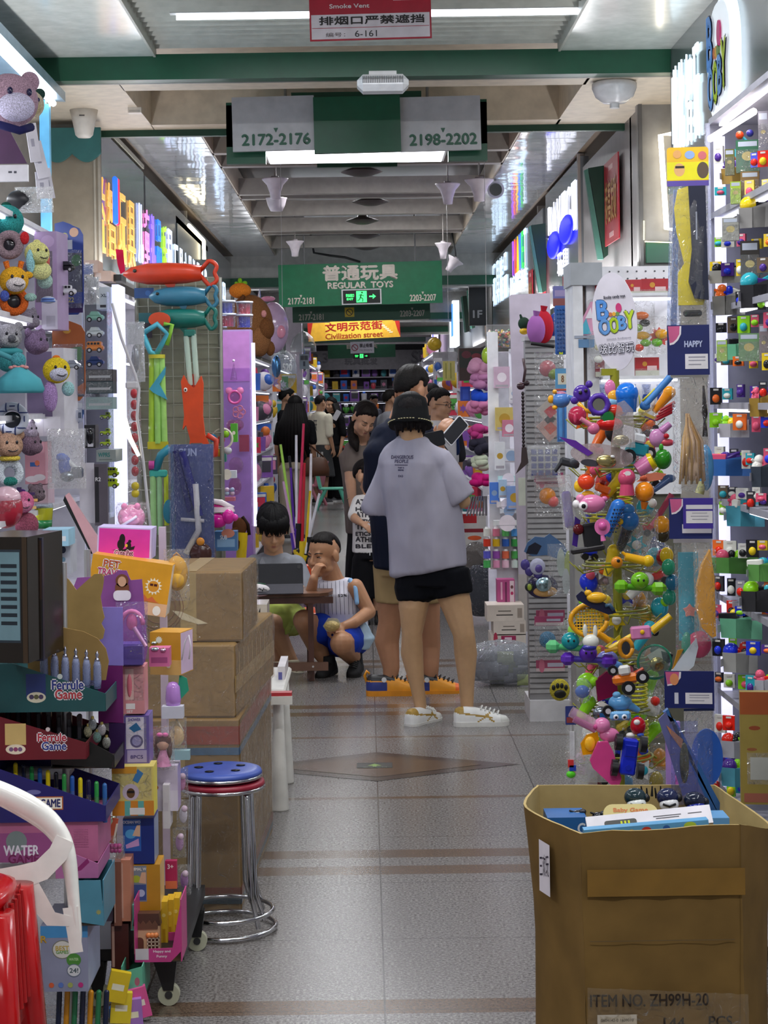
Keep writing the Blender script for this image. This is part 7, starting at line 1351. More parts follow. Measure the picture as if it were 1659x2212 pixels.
blob('sky blue whale squeeze toy with yellow feet at the left tip of the toy tree',1212,864,-.1,[('body',[('o',(0,0,0),(20,16,17),'+4a78b8'),('c',(14,0,4),(30,0,4),8,3,'+4a78b8')]),('cap',[('o',(0,0,13),(12,10,6),'+b0708c')]),('foot',[('o',(-22,-2,2),(7,6,9),'+e0a020'),('o',(-14,-4,-16),(6,5,5),'+e0a020'),('o',(-14,-4,18),(5,5,5),'+e0a020')])],'toy_whale')
blob('crimson round doll head under the purple bear',1247,898,-.2,[('o',(0,0,0),(20,16,21),'+a82444'),('o',(-6,-12,-4),(4,4,12),'+c04060')])
blob('pink toy hand bell beside the crimson doll head',1268,912,-.22,[('c',(-14,-4,8),(10,0,-8),5,6,'+d88098'),('o',(14,0,-14),(13,10,13),'+c8688c')])
blob('red toy tomato with a shiny green gem lid',1312,908,-.14,[('fruit',[('o',(4,0,-8),(30,20,15),'+c01c18'),('o',(16,6,20),(22,12,14),'+c8301c')]),('gem',[('c',(0,-16,6),(0,-4,6),12,16,'+1a6a34',12)])])
blob('pink yellow toy cluster left of the blue jar',1318,848,-.02,[('o',(0,0,10),(12,8,18),'+d878a8'),('o',(6,-4,-8),(12,8,14),'+e0a030'),('o',(2,-6,-22),(14,8,10),'+78a8c8')])
blob('long blue spade with a yellow edge at the top right of the toy tree',1415,848,-.1,[('shaft',[('c',(-22,0,-26),(34,0,34),7,8,'3f80c4')]),('blade',[('o',(-22,0,-28),(12,6,10),'3a78bc'),('t',[(-28,0,-18),(-12,0,-4),(0,0,8)],2.5,'d0c83c')])],'toy_spade')
blob('orange trumpet toy behind the blue spade',1432,868,.0,[('c',(-20,0,-22),(10,0,14),6,12,'+e08c18'),('o',(14,0,20),(14,10,14),'+e89a1c')]);blob('red fence shaped toy below the orange trumpet',1436,892,-.05,[('c',(-22+4*i,0,-16+i*7),(16+2*i,0,2+i*7),3.5,3.5,'+b01c28')for i in range(4)])
blob('pink bunny shaped toy on the right of the toy tree',1428,940,-.12,[('body',[('o',(-8,0,-6),(18,12,20),'+c888b8'),('c',(0,0,8),(20,0,24),9,7,'+c080b4')]),('nose',[('o',(10,-10,-2),(6,5,6),'+b81c28')]),('bow',[('o',(12,-6,-16),(16,6,8),'+c84858')])])
blob('yellow and purple toy house block left of the red fence',1400,905,-.02,[('x',(0,0,0),(34,14,20),'+c8b024'),('x',(2,-8,-2),(22,2,10),'+4a2870'),('o',(-20,-4,10),(8,6,8),'+d8c83c')],ry=25)
blob('teal toy truck with a white block and black wheels',1376,970,-.2,[('body',[('x',(4,0,0),(40,26,28),'+1c8494',4)]),('block',[('x',(0,-6,24),(26,20,20),'+d8dce0',4)]),('wheel',wheel(-16,-18,15,-14)),('wheel',wheel(28,-4,14,0))],'toy_truck',ry=12)
blob('green apple toy on the right of the toy tree',1432,990,-.16,[('fruit',[('o',(0,0,-2),(19,16,22),'+2c8420')]),('leaf',[('o',(-4,-4,24),(5,4,8),'+3c9c28')])])
blob('pink cup lying with a yellow lid under the teal truck',1396,1002,-.22,[('cup',[('c',(-20,0,-14),(8,0,4),16,18,'+d078a8')]),('lid',[('c',(8,0,4),(16,-2,8),20,17,'+d8bc18')])],'toy_cup')
blob('clear bag of fish with a grey rim across the toy tree',1300,985,-.24,[('bag',[('p',ell(68,26,30,0,0),6,film('c8b8b8',.4,.8,70)),('r',(0,-2,0),1,1,'8c7c80'),('o',(10,-6,-10),(22,6,14),'#c8b87c')]),('fish',[('p',[(-98,30),(-60,26),(-20,4),(-30,-4),(-70,14)],8,'+5c2c90'),('p',ell(20,8,14,-24,-18),8,'+3c3a40'),('o',(22,-10,2),(5,3,3),'e8e8e8')])],'bagged_toy',ry=8)
blob('grey black toy gun beside the clear fish bag',1230,1000,-.1,[('body',[('x',(0,0,0),(44,12,18),'2c2e34',5),('o',(8,-6,4),(10,6,9),'+44464e')]),('grip',[('c',(-16,0,0),(-26,0,-26),5,4,'24262c')])],'toy_gun',ry=15)
blob('tall clear bag of glitter standing in the middle of the toy tree',1345,925,-.26,[('bag',[('p',[(-26,-40),(-10,54),(4,60),(22,40),(26,-42)],14,film('d8d0d0',.22,1,50))]),('glitter',[('o',(-4,0,-26),(18,6,12),'#d0c89c')])],'bagged_toy')
blob('bright orange red ball with a yellow star foot',1266,1040,-.22,[('ball',[('o',(0,0,0),(19,18,18),'+e0441c')]),('foot',[('o',(-14,4,-10),(12,8,14),'+e8b820'),('o',(4,0,-28),(14,8,8),'+e0a81c')])])
blob('orange toy truck under the clear fish bag',1302,1056,-.18,[('x',(0,0,0),(34,18,18),'+e0661c',4),('x',(10,-2,-14),(20,18,10),'+d84c18',3),('x',(-6,-2,14),(14,14,12),'+801810',3)],ry=24)
blob('pink pawn shaped toy with a white label',1354,1040,-.24,[('head',[('o',(0,0,8),(19,18,20),'+c84c70')]),('base',[('c',(0,0,-30),(0,0,-6),17,14,'+c04468')]),('label',[('p',ell(7,5,16,0,18),2,'e4dcdc',(0,-16,0))])])
blob('orange balloon shaped toy on the right of the pink pawn',1392,1066,-.22,[('ball',[('o',(0,0,4),(21,19,22),'+e88a18')]),('tail',[('c',(0,0,-18),(-2,0,-34),9,5,'+d87414')])])
blob('coral fish shaped toy above the orange balloon',1405,1032,-.1,[('p',[(-30,-8),(-8,8),(14,12),(34,8),(24,-4),(0,-8)],8,'+e88868'),('o',(-16,-6,0),(8,4,6),'+d86848')]);blob('slate blue paddle right of the orange balloon',1430,1048,-.15,[('c',(-24,0,-16),(16,0,14),5,8,'+4a6490'),('o',(16,0,14),(14,6,9),'+4a6490')])
blob('pink pig squeeze toy with bulging eyes',1272,1090,-.26,[('body',[('o',(6,0,2),(30,18,20),'+d87ca8'),('o',(-18,-2,14),(10,8,9),'+e088b0')]),('eye',[('o',(-14,-16,-2),(10,8,10),'+ece8ea'),('o',(-14,-23,-2),(5,3,5),'+101014')]),('eye',[('o',(-28,-6,2),(8,8,9),'+ece8ea')]),('tail',[('o',(34,0,12),(7,5,6),'+d070a0')])],'toy_pig')
blob('blue clubs with dark dots hanging in the middle of the toy tree',1322,1122,-.24,[('club',[('c',(-16,0,-34),(14,0,30),13,16,'+2f74c8'),('o',(14,0,30),(16,14,14),'+2f74c8')]),('dots',[('o',(-12+6*(i%4)+(i//4)*2.6,-14,-26+8*(i//4)),(2.2,2.4,2.2),'15203c')for i in range(28)])],'toy_club')
blob('blue bird with a yellow beak right of the dotted clubs',1356,1118,-.2,[('body',[('o',(4,0,-6),(21,16,22),'+2a68a8'),('o',(0,0,18),(16,12,12),'+3a80c0')]),('beak',[('o',(-18,-8,-8),(8,6,7),'+e0b020')])],'toy_bird')
blob('pink sun hat toy in front of the dotted clubs',1301,1138,-.3,[('brim',[('p',ell(17,18,24),4,'+d870a8')]),('crown',[('o',(0,-4,2),(9,8,9),'+c85898')]),('tail',[('c',(0,0,-18),(2,0,-30),4,6,'+d870a8')])])
blob('black toy launcher with a red bulb on the left of the toy tree',1268,1152,-.16,[('body',[('x',(10,0,-10),(40,20,62),'17191c',4),('x',(-4,-4,-34),(74,16,12),'1f1c20',3)]),('bulb',[('o',(-18,-8,12),(12,8,12),'+5c1018')]),('handle',[('p',[(-36,-20),(-20,40),(-10,30),(-26,-26)],8,'+3c1c78')])],'toy_launcher',ry=-8)
blob('purple blade in silver film left of the black launcher',1226,1095,-.1,[('blade',[('x',(0,0,-6),(20,10,80),'+4c2c90',4)]),('film',[('b',(0,-4,10),30,120,14,'%')])],'bagged_toy',ry=-6)
blob('clear wine glass shaped bag on the right of the toy tree',1398,1150,-.2,[('b',(0,0,0),50,100,30,'=')],'bagged_toy')
blob('orange ball with dark lower half on the right edge of the tree',1430,1140,-.1,[('o',(0,0,6),(18,15,20),'+d8901c'),('o',(2,2,-16),(16,12,16),'+38301c')]);blob('crimson stick crossing the right side of the tree',1432,1100,-.05,[('c',(-24,0,-36),(20,0,32),6,7,'+a84058')])
blob('yellow lizard toy with a duck head in the middle of the tree',1378,1208,-.24,[('body',[('c',(-28,0,6),(14,0,-4),9,10,'+e0a818'),('c',(-20,0,4),(-34,0,16),4,3,'+e0a818')]),('head',[('o',(22,-2,-4),(13,11,13),'+e0b41c')]),('ladybird',[('o',(-46,-4,-6),(13,9,13),'+d88418'),('o',(-44,-12,-2),(4,2,4),'1c1408')])])
for i,(x,y,dx,c1,c2,lab)in enumerate(((1382,1262,40,'6cb01c','4c9418','lime green dumbbell toy with a round face'),(1232,1392,38,'1c8c94','50b070','teal ball with mint green dumbbell ends'),(1270,1418,44,'5c2cac','4a3ca0','purple dumbbell toy under the mint one'))):
 blob(lab+' on the toy tree',x,y,-.28,[('face',[('o',(0,-2,8),(20,17,19),'+'+(c1 if i!=1 else '148a94')),('o',(-6,-18,10),(2.5,2,3),'101812'),('o',(6,-18,10),(2.5,2,3),'101812')]),('grip',[('x',(-dx,0,-4),(30,26,28),'+'+(c1 if i!=1 else '5cb878'),9)]),('grip',[('x',(dx,0,-10),(34,26,28),'+'+(c1 if i!=1 else '5cb878'),9)]),('bar',[('c',(-dx,0,-4),(dx,0,-10),7,7,'+'+c2)])],'toy_dumbbell')
for i,(x,y,c)in enumerate(((1444,1225,'2a9068'),(1452,1258,'1f6a8c'),(1446,1290,'2c9474'),(1440,1200,'d8b41c'),(1432,1205,'8c1c20'))):blob('%s round toy at the right edge beside the teal bag, %s from the list of five'.replace('from the list of five','in the cluster')%(('green','petrol blue','sea green','yellow','dark red')[i],ORD[i]),x,y,-.1+.02*i,[('o',(0,0,0),(15,12,18),'+'+c)])
blob('yellow sand sieve with square mesh on the left of the toy tree',1272,1340,-.3,[('rim',[('t',[(36*math.cos(a)*(1+.1*math.cos(2*a)),0,34*math.sin(a))for a in[i*.26 for i in range(25)]],5.5,'+dc9c14')]),('mesh',[('c',(-26+6.5*i,0,-26),(-26+6.5*i,0,26),1.2,1.2,'+dca81c',6)for i in range(9)]+[('c',(-30,0,-22+6.5*i),(30,0,-22+6.5*i),1.2,1.2,'+dca81c',6)for i in range(8)]),('handle',[('c',(20,0,-28),(44,0,-46),8,7,'+d8940f')])],'toy_sieve')
blob('navy toy sandal carrying a yellow duck above the sieve',1286,1302,-.36,[('sole',[('p',[(-42,16),(-30,26),(0,10),(40,-10),(44,-22),(28,-26),(-10,-10),(-38,6)],8,'15163c')]),('duck',[('o',(2,-8,12),(22,12,12),'+e0a81c'),('o',(-16,-6,22),(8,7,7),'+e0a81c')]),('strap',[('t',[(20,-8,-6),(30,-10,-4),(38,-8,-16)],4,'3c5c78')])])
blob('white toy rabbit below the sieve',1276,1378,-.36,[('head',[('o',(0,0,-8),(18,14,16),'+d8d8d0')]),('ear',[('o',(-12,0,16),(5,4,14),'+d8d8d0')]),('ear',[('o',(10,0,14),(5,4,14),'+d8d8d0')]),('scarf',[('o',(-4,-6,-20),(16,8,7),'+2c2c8c')])])
blob('pink camera on a yellow hammer handle',1384,1370,-.3,[('handle',[('c',(-70,0,-26),(-20,0,-2),6,6,'+d8b818'),('c',(24,0,4),(68,0,34),9,8,'+d8b010')]),('camera',[('x',(0,-2,4),(44,20,28),'+d080b0',4),('o',(2,-14,6),(5,4,5),'+e0b01c')])],'toy_hammer',ry=-4)
blob('orange framed mirror under the pink camera',1352,1400,-.32,[('frame',[('t',[(14*math.cos(a),0,19*math.sin(a))for a in[i*.5236 for i in range(13)]],5,'+d8901c')]),('glass',[('p',ell(12,17,18),3,'#6c6c70')]),('stick',[('c',(-18,0,0),(-46,0,-6),4,4,'+e0a81c')])],'toy_mirror')
blob('lilac hippo toy beside the purple dumbbell',1312,1425,-.22,[('o',(0,0,0),(24,14,20),'+6c70b4'),('o',(14,-6,-14),(20,10,12),'+5484c0')]);blob('clear ball bag with gold coins and a green rim on the right',1414,1430,-.3,[('bag',[('o',(0,0,0),(36,16,36),film('a8c0b8',.16,.6,50)),('r',(0,0,0),36,3,'+2c7c60')]),('coins',[('o',(4,-10,-4),(17,6,16),'#c8b070')]),('card',[('p',[(-16,14),(10,30),(36,20),(20,0),(-10,4)],3,'c8c4bc'),('p',[(14,24),(40,16),(34,-6),(18,4)],4,'14141c')])],'bagged_toy')
blob('orange beach buggy toy with a white roof and black wheels',1352,1462,-.32,[('body',[('x',(-2,0,-4),(56,22,22),'+e0741c',6),('c',(20,0,4),(40,0,12),5,4,'+b83c18')]),('roof',[('x',(-2,-8,16),(26,14,22),'+dcdcd8',5)]),('wheel',wheel(0,-22,15,-14)),('wheel',wheel(34,-4,14,-10)),('wheel',wheel(-26,18,11,0))],'toy_buggy',ry=-8)
for i,(x,y)in enumerate(((1382,1500),(1384,1585),(1350,1080))):blob('yellow wire spring on the toy tree, %s'%('below the clear ball bag','above the blue truck','behind the blue clubs')[i],x,y,-.12,[('s',(0,0,-26),16,2.4,56,6,'b8b41c')],'toy_spring')
blob('light blue elephant car toy with a panda face',1336,1528,-.32,[('body',[('o',(4,0,10),(26,16,18),'+5a98cc'),('c',(14,0,10),(44,0,-8),11,6,'+5a98cc')]),('hat',[('o',(-4,-4,28),(9,8,7),'+6aa8d8')]),('face',[('x',(2,-12,-16),(46,10,20),'+6ca8d8',6),('o',(-8,-18,-18),(6,3,6),'+e0e4ec'),('o',(10,-18,-18),(6,3,6),'+e0e4ec'),('o',(-8,-21,-18),(3,2,3),'101014'),('o',(10,-21,-18),(3,2,3),'101014')]),('wheel',wheel(-24,-6,12,-8))])
blob('silver and blue toy figure left of the elephant car',1298,1542,-.26,[('o',(0,0,0),(18,10,16),'#8c94a0'),('x',(2,-8,-2),(12,4,10),'+2a68a8')]);blob('clear round blister with a blue creature on the left of the tree',1258,1492,-.3,[('creature',[('o',(0,0,-2),(16,8,14),'+4468b0')]),('blister',[('o',(0,0,0),(22,12,28),'=')])],'bagged_toy')
blob('maroon bag with white lining below the purple dumbbells',1310,1480,-.1,[('p',[(-20,-34),(-24,10),(0,30),(20,34),(24,-20)],14,'+7c1440'),('p',[(-22,-40),(-10,-34),(14,-50),(6,-60)],12,'d8d4cc')])
blob('pink pig figure pushing a clear pink tube',1300,1570,-.36,[('pig',[('o',(0,-4,4),(18,14,17),'+dc80b0'),('o',(16,0,-18),(22,14,16),'+d878a8'),('o',(-14,-10,2),(6,5,6),'+c84c8c')]),('tube',[('c',(-66,0,34),(-10,0,2),12,12,film('f0c8dc',.3,.3)),('c',(-60,0,18),(-14,0,-6),8,8,'+c078a8')]),('leg',[('c',(10,-4,-28),(6,-4,-44),6,5,'+d878a8')])],'toy_pig')
blob('amber shell shaped sand mould',1274,1606,-.36,[('p',[(-16,-24),(-20,0),(-6,20),(16,26),(20,10),(6,-22)],10,'+e09a14'),('o',(0,-6,0),(12,6,16),'+f0b028')],'sand_mould')
blob('red mushroom ball with a blue and white base',1378,1568,-.34,[('cap',[('o',(0,0,0),(17,16,20),'+b01424'),('o',(-4,-13,10),(7,5,6),'+e4dcd8')]),('base',[('o',(4,-8,-18),(8,8,5),'+2c50a8'),('o',(-16,0,-20),(10,8,6),'+d8d4d0')])])
blob('hot pink shovel blade at the bottom of the toy tree',1308,1652,-.38,[('p',[(-34,10),(-16,50),(6,50),(16,30),(34,-30),(26,-50),(14,-46),(-28,-6)],10,'+d8488c')],'toy_shovel')
blob('royal blue pickup truck with four black wheels at the bottom of the toy tree',1358,1634,-.40,[('body',[('x',(0,0,0),(34,26,78),'+2030c0',4),('x',(1,-13,14),(26,4,26),'+1828a8',3),('c',(0,-14,-22),(0,-11,-22),6,6,'+2030b0')])]+[('wheel',[('c',(sx-6,0,sz),(sx+7,0,sz),18,18,'131316'),('c',(sx+(8 if sx>0 else-7),0,sz),(sx,0,sz),9,9,'26262c')])for sx,sz in((-26,28),(28,30),(-28,-28),(28,-28))],'toy_truck',ry=8)
for i,(x,y,c)in enumerate(((1252,1650,'d0a8c8'),(1286,1690,'8c2030'),(1425,1640,'c8841c'),(1352,1694,'5a9cd0'),(1418,1690,'a8962c'),(1412,1560,'b0a030'),(1398,1330,'c8a018'),(1380,1300,'d8941c'),(1330,1250,'b0b0a0'),(1300,1240,'a89098'),(1282,1262,'b8a0a8'),(1420,1180,'2c4a90'))):
 blob('%s toy half hidden inside the wire stand, %s counted clockwise from bottom left'%(('pale pink','wine red','ochre','light blue','olive','mustard','amber','orange yellow','silver','mauve','rose grey','navy')[i],ORD[i]),x,y,.02+.02*(i%4),[('toy',[('o',(0,0,0),(16,10,24),'+'+c),('o',(8,-4,-14),(10,8,10),'+'+c)]),('film',[('b',(0,-2,0),40,70,22,'=')])],'bagged_toy')
hangbag('slim bag of a colourful toy gun hanging left of the pink pig',1222,1525,1246,1680,5.5,'2c3a78',[('x',(2,0,-8),(10,6,60),'d8d8dc'),('x',(-2,-2,-46),(12,6,16),'d83838'),('x',(2,-2,-56),(14,6,12),'2848b8'),('o',(-2,-2,-70),(10,6,8),'+58d028')],.26,[('r',.1,.1,.9,.4,'8c3c3c')])
for i,(x0,y0,x1,y1)in enumerate(((1240,1560,1290,1700),(1262,1600,1330,1690))):toy('clear_packet','shiny clear packet at the foot of the toy tree, %s'%('left one','behind the pink shovel')[i],'packet',(x0+x1)/2,(y0+y1)/2,5.5,[('b',(0,0,0),x1-x0,y1-y0,24,'%')])
# column of header-card bags
hangbag('yellow headed bag with a navy and yellow toy blaster at the top right',1443,318,1532,700,5.2,'e0b428',[('p',[(-22,100),(-30,60),(-26,10),(-10,-60),(-24,-80),(-24,-150),(30,-150),(34,-130),(30,110),(18,112)],10,'d8c41c',(0,4,0)),('p',[(-6,106),(30,106),(34,-140),(4,-136),(-8,-100),(0,-30)],16,'1b2036',(6,-6,0)),('x',(6,-1,-168),(40,10,14),'14151c',4),('x',(16,-15,20),(3,1,60),'9aa0b0')],.22,[('r',.0,.16,1,.62,'e0d820'),('r',.0,.0,1,.14,'5a4a9c'),('e',.3,.42,.13,.16,'d8a870'),('r',.2,.46,.42,.52,'2c2420'),('e',.86,.4,.14,.2,'5a4a3c'),('e',.25,.82,.1,.1,'d8a060'),('e',.55,.8,.12,.1,'8ca8d8'),('e',.85,.78,.1,.1,'c86a70')],rz=-6,d=44)
toy('bagged_sticks','slim pale blue bagged sticks left of the toy blaster','toy',1458,560,5.3,[('sticks',[('x',(0,0,0),(12,8,300),'5a78b0')]),('bag',[('b',(0,-2,0),30,330,16,'=d8e4ff')])],ry=2)
def navycard(lab,x0,y0,x1,y1,Y,stickers,rz=-8):
 return pbox(lab,x0,y0,x1,y1,Y,.006,'16205c',[('p',[(.02,.98),(.34,.98),(.33,.82),(.26,.70),(.16,.62),(.06,.60)],'e6dde2'),('p',[(.02,.98),(.30,.98),(.29,.82),(.22,.72),(.14,.66),(.06,.64)],'c85a88')]+stickers,rz=rz,name='header_card',cat='card')
ST_=[('r',.42,.12,.96,.42,'dcd8dc'),('r',.5,.34,.9,.37,'9a98a4'),('r',.5,.28,.9,.30,'9a98a4'),('r',.5,.20,.8,.22,'9a98a4')]
navycard('navy header card printed HAPPY below the toy blaster',1442,702,1532,810,5.05,ST_+[('t','HAPPY',.62,.62,.12,.42,'b8c0e0')])
hangbag('clear bag with blond long haired doll parts under the HAPPY card',1450,805,1532,1062,5.12,'9a9890',[('t',[(-6+3*math.cos(i),-2*(i%4),40),(-16+2.3*i,-4-2*(i%5),-20),(-24+3.1*i,-2*(i%3),-112+6*(i%4))],[2,4,2.5],'!'+('c8a060','d8b898','b88c4c','d0a878')[i%4])for i in range(18)]+[('t',[(30,0,100),(34-i,-2,40),(28+2*i,0,-10)],[2,4,2],'!2c2824')for i in range(5)]+[('o',(4,0,-70),(22,8,36),'!d8b898')],.04,d=40)
toy('toy_paddle','light blue rounded toy behind the blond bag','toy',1524,1010,5.2,[('o',(0,0,0),(18,12,50),'+5a9ccc'),('c',(-6,0,-30),(-14,0,-56),8,10,'+b8b878')])
navycard('navy header card in front with a large white sticker, above the teal bag',1446,1076,1538,1164,5.02,[('r',.3,.14,.98,.36,'dcd8dc')])
pbox('violet card with printed white panels over the navy header card',1476,1076,1540,1142,4.98,.006,'3c2a8c',[('r',.1,.18,.98,.58,'d8d4d4'),('r',.1,.64,.98,.78,'d8d4d8'),('r',.3,.5,.8,.52,'8c8a94'),('r',.25,.4,.85,.42,'8c8a94'),('r',.3,.3,.8,.32,'8c8a94')],rz=-8,name='header_card',cat='card')
hangbag('clear bag of turquoise cloth with a pink flower hanging in the middle',1456,1164,1540,1432,5.06,'b8b4b8',[('x',(-10,2,10),(42,10,190),'!3f98ac'),('p',[(-14+a*.9,-40+c*.9)for a,c in star(17,11,5)],4,'d88a80',(4,-10,20)),('o',(10,0,-94),(28,12,30),'+c85070'),('o',(-16,-2,-96),(12,8,30),'+3c8c78')],.03,d=36)
toy('toy_banana','large yellow orange banana shaped toy in film on the right','toy',1524,1285,4.95,[('body',[('p',[(10,98),(-8,64),(-19,20),(-20,-30),(-10,-70),(12,-92),(20,-88),(18,40),(14,70)],20,'+dc9a14')]),('film',[('b',(-2,-8,0),50,200,26,'=')])])
toy('toy_fish','white and grey toy fish with an orange base in the lower bag','toy',1490,1418,5.05,[('p',[(-40,-30),(-10,10),(14,40),(18,20),(8,-20),(-10,-36)],8,'+c8d0d8'),('p',[(-40,-34),(-14,16),(-26,14)],6,'+b07c20'),('o',(-6,0,-44),(26,12,14),'+e08a2c')])
navycard('lowest navy header card with an orange and pink fruit print',1436,1450,1542,1530,4.95,ST_+[('e',.20,.78,.09,.12,'e09060'),('r',.2,.12,.28,.42,'c8c8d4')])
hangbag('clear bag with a blue flying disc at the right above the open carton',1478,1530,1544,1710,4.98,'2a3a70',[('p',ell(34,62,28,16,-16),6,'2a62c0'),('x',(-22,2,-50),(6,4,70),'7c6cb0')],.03,d=30)
pbox('lilac and pink vertical card behind the leaning blue pack',1440,1560,1470,1700,5.0,.02,'a884c8',[('r',.6,.0,1,.3,'e860b0')])
# lit shelving at the right edge
SX=1.0;r=shelf_unit('white lit shelving with angled bins at the right edge of the photo',SX+.04,4.5,5.55,.1,2.36,9,.40,1,col='9c9ca8',ledp=2.5)
for i,(x,w)in enumerate(((1556,20),)):
 b=B();q=P(1556,900,5.5);b.box((q.x-r.location.x,5.46-r.location.y,1.33),(.03,.02,1.95),m('dcdcff',.5,'',0,1.0));b.obj('lit_upright',r)
 b=B();b.cyl((SX+.03-r.location.x,5.46-r.location.y,2.30),(SX+.05-r.location.x,4.95-r.location.y,2.30),.01,m('fff4ec',.5,'',0,10),8);b.obj('tube_lamp',r)
 b=B();q=P(1533,900,5.52);b.box((q.x-r.location.x,5.5-r.location.y,1.2),(.012,.03,2.3),film('e8ecff',.25,.3));b.obj('clear_end',r)
BC=['3a6ab0','8c8a88','5f9a4c','2c2c30','a8a8a4','54a0b4','6ab08c','38404c','9c7c34','b0b0b8'];NM=['blue','grey','green','black','silver','pale blue','mint','slate','mustard','white']
PAL=[('e02818','red'),('90d820','lime'),('2038d8','blue'),('e8c820','yellow'),('f07028','orange'),('202024','black'),('e05878','pink'),('30a8b8','teal'),('e8e8e0','white'),('503090','purple')]
def sbin(n,x,y,w,h,Y,ci,items,rz=-28):
 col=BC[ci];lab='%s bin on the right shelves, %s from top'%(NM[ci],ORD[n]if n<20 else str(n));hw,hh=w/2,h/2
 rr=toy('storage_bin',lab,'bin',x,y,Y,[('front',[('p',[(-hw*.92,-hh),(hw*.92,-hh),(hw,hh),(-hw,hh)],2,'+'+col,(0,0,0))]),('side',[('p',[(0,-hh),(w*.8,-hh),(w*.8,hh*1.6),(0,hh)],2,'+'+col)]),('label',[('x',(-hw*.3,-1.5,0),(w*.3,.6,h*.4),'b8b8bc')])],rz=rz)
 s=rr.children[1];s.rotation_euler[2]=math.radians(90);s.location=(-hw*Y/F,0,0)
 for i in range(items):
  q=rnd.choice(PAL);u=(i+.5)/items;px=x-hw*.6+w*.95*u;kind=rnd.choice(('car','ball','figure'));sh={'car':[('x',(0,0,0),(h*1.0,h*.55,h*.42),'+'+q[0],2),('c',(-h*.2,-h*.25,-h*.15),(-h*.2,h*.2,-h*.15),h*.14,h*.14,'141416'),('c',(h*.2,-h*.25,-h*.15),(h*.2,h*.2,-h*.15),h*.14,h*.14,'141416')],'ball':[('o',(0,0,0),(h*.42,h*.4,h*.42),'+'+q[0]),('o',(h*.1,-h*.1,h*.18),(h*.2,h*.2,h*.15),'+'+q[0])],'figure':[('o',(0,0,h*.2),(h*.26,h*.22,h*.28),'+'+q[0]),('o',(0,0,-h*.15),(h*.3,h*.24,h*.4),'+'+q[0]),('c',(-h*.1,0,0),(-h*.38,0,h*.15),h*.08,h*.07,'+'+q[0])]}[kind]
  toy('small_toy','%s toy %s, %s in the %s'%(q[1],kind,ORD[i],lab),'toy',px,y-hh-h*.12+3*(i%2),Y+.03,sh,rz=rnd.uniform(-40,40),ry=rnd.uniform(-25,25))
for n,(x,y,w,h,Y,ci,it)in enumerate(((1582,380,50,34,5.2,8,3),(1625,470,60,44,4.95,1,3),(1560,598,60,28,5.3,4,4),(1566,660,56,42,5.25,1,3),(1628,640,60,50,4.95,3,3),(1590,760,60,34,5.2,6,2),(1640,880,44,40,4.9,8,3),(1578,930,52,30,5.2,9,4),(1568,1010,78,36,5.25,0,5),(1644,1030,44,44,4.9,7,3),(1600,1115,66,44,5.15,5,5),(1575,1222,80,34,5.2,2,4),(1640,1238,50,36,4.9,2,3),(1632,1300,64,44,4.9,3,3),(1590,1358,72,42,5.15,6,5),(1590,1432,60,42,5.15,4,4),(1650,1490,40,40,4.85,9,3),(1586,1620,60,36,5.15,9,5),(1588,1680,64,40,5.1,5,4),(1646,1590,40,50,4.85,1,3))):sbin(n,x,y,w,h,Y,ci,it)
for i,(x0,y0,x1,y1,c,s)in enumerate(((1566,322,586,378,'6a6a2c','olive'),(1590,302,640,372,'2f6a4c','green'),(1600,370,640,430,'86683c','brown'),(1578,392,600,440,'a8c838','lime'),(1638,240,659,330,'8c8a98','grey'),(1560,470,596,520,'9c9c94','pale'),(1600,520,640,620,'2a2420','black'),(1596,720,640,780,'6c9464','leaf green'),(1548,735,570,780,'a0c448','apple green'),(1640,700,659,780,'8a7c80','taupe'))):
 pbox('%s packet hanging on the upper right shelves, %s from the top'%(s,ORD[i]),x0,y0,x1+(1000 if x1<1000 else 0),y1,5.1-.02*i,.02,c,[('e',.5,.5,.25,.2,'c0b070'),('r',.1,.8,.9,.95,'b8c0d0')],win=(0,0,1,.7),rz=-15)
q=random.Random(11)
for row,y in enumerate((330,420,520,585,650,715,770,850,905,975,1060,1095,1180,1265,1320,1395,1465,1560,1640,1700)):
 for i in range(5):
  x=1554+25*i+q.uniform(-9,9);c,nm=q.choice(PAL+[('9a9aa4','grey'),('6c5a48','brown'),('3c3c44','charcoal')]);hh=q.uniform(18,40);y+=q.uniform(-8,8)
  toy('small_toy','%s packet at the back of the right shelves, %s row down, %s along'%(nm,ORD[row],ORD[i]),'toy',x,y,5.42-.13*i,[('x',(0,0,0),(q.uniform(16,30),8,hh),'+'+c),('o',(0,-5,-hh*.15),(8,6,hh*.25),'+'+q.choice(PAL)[0]),('x',(0,-4.5,hh*.38),(11,.6,4),'d8d4d0')],rz=-30+q.uniform(-15,15))
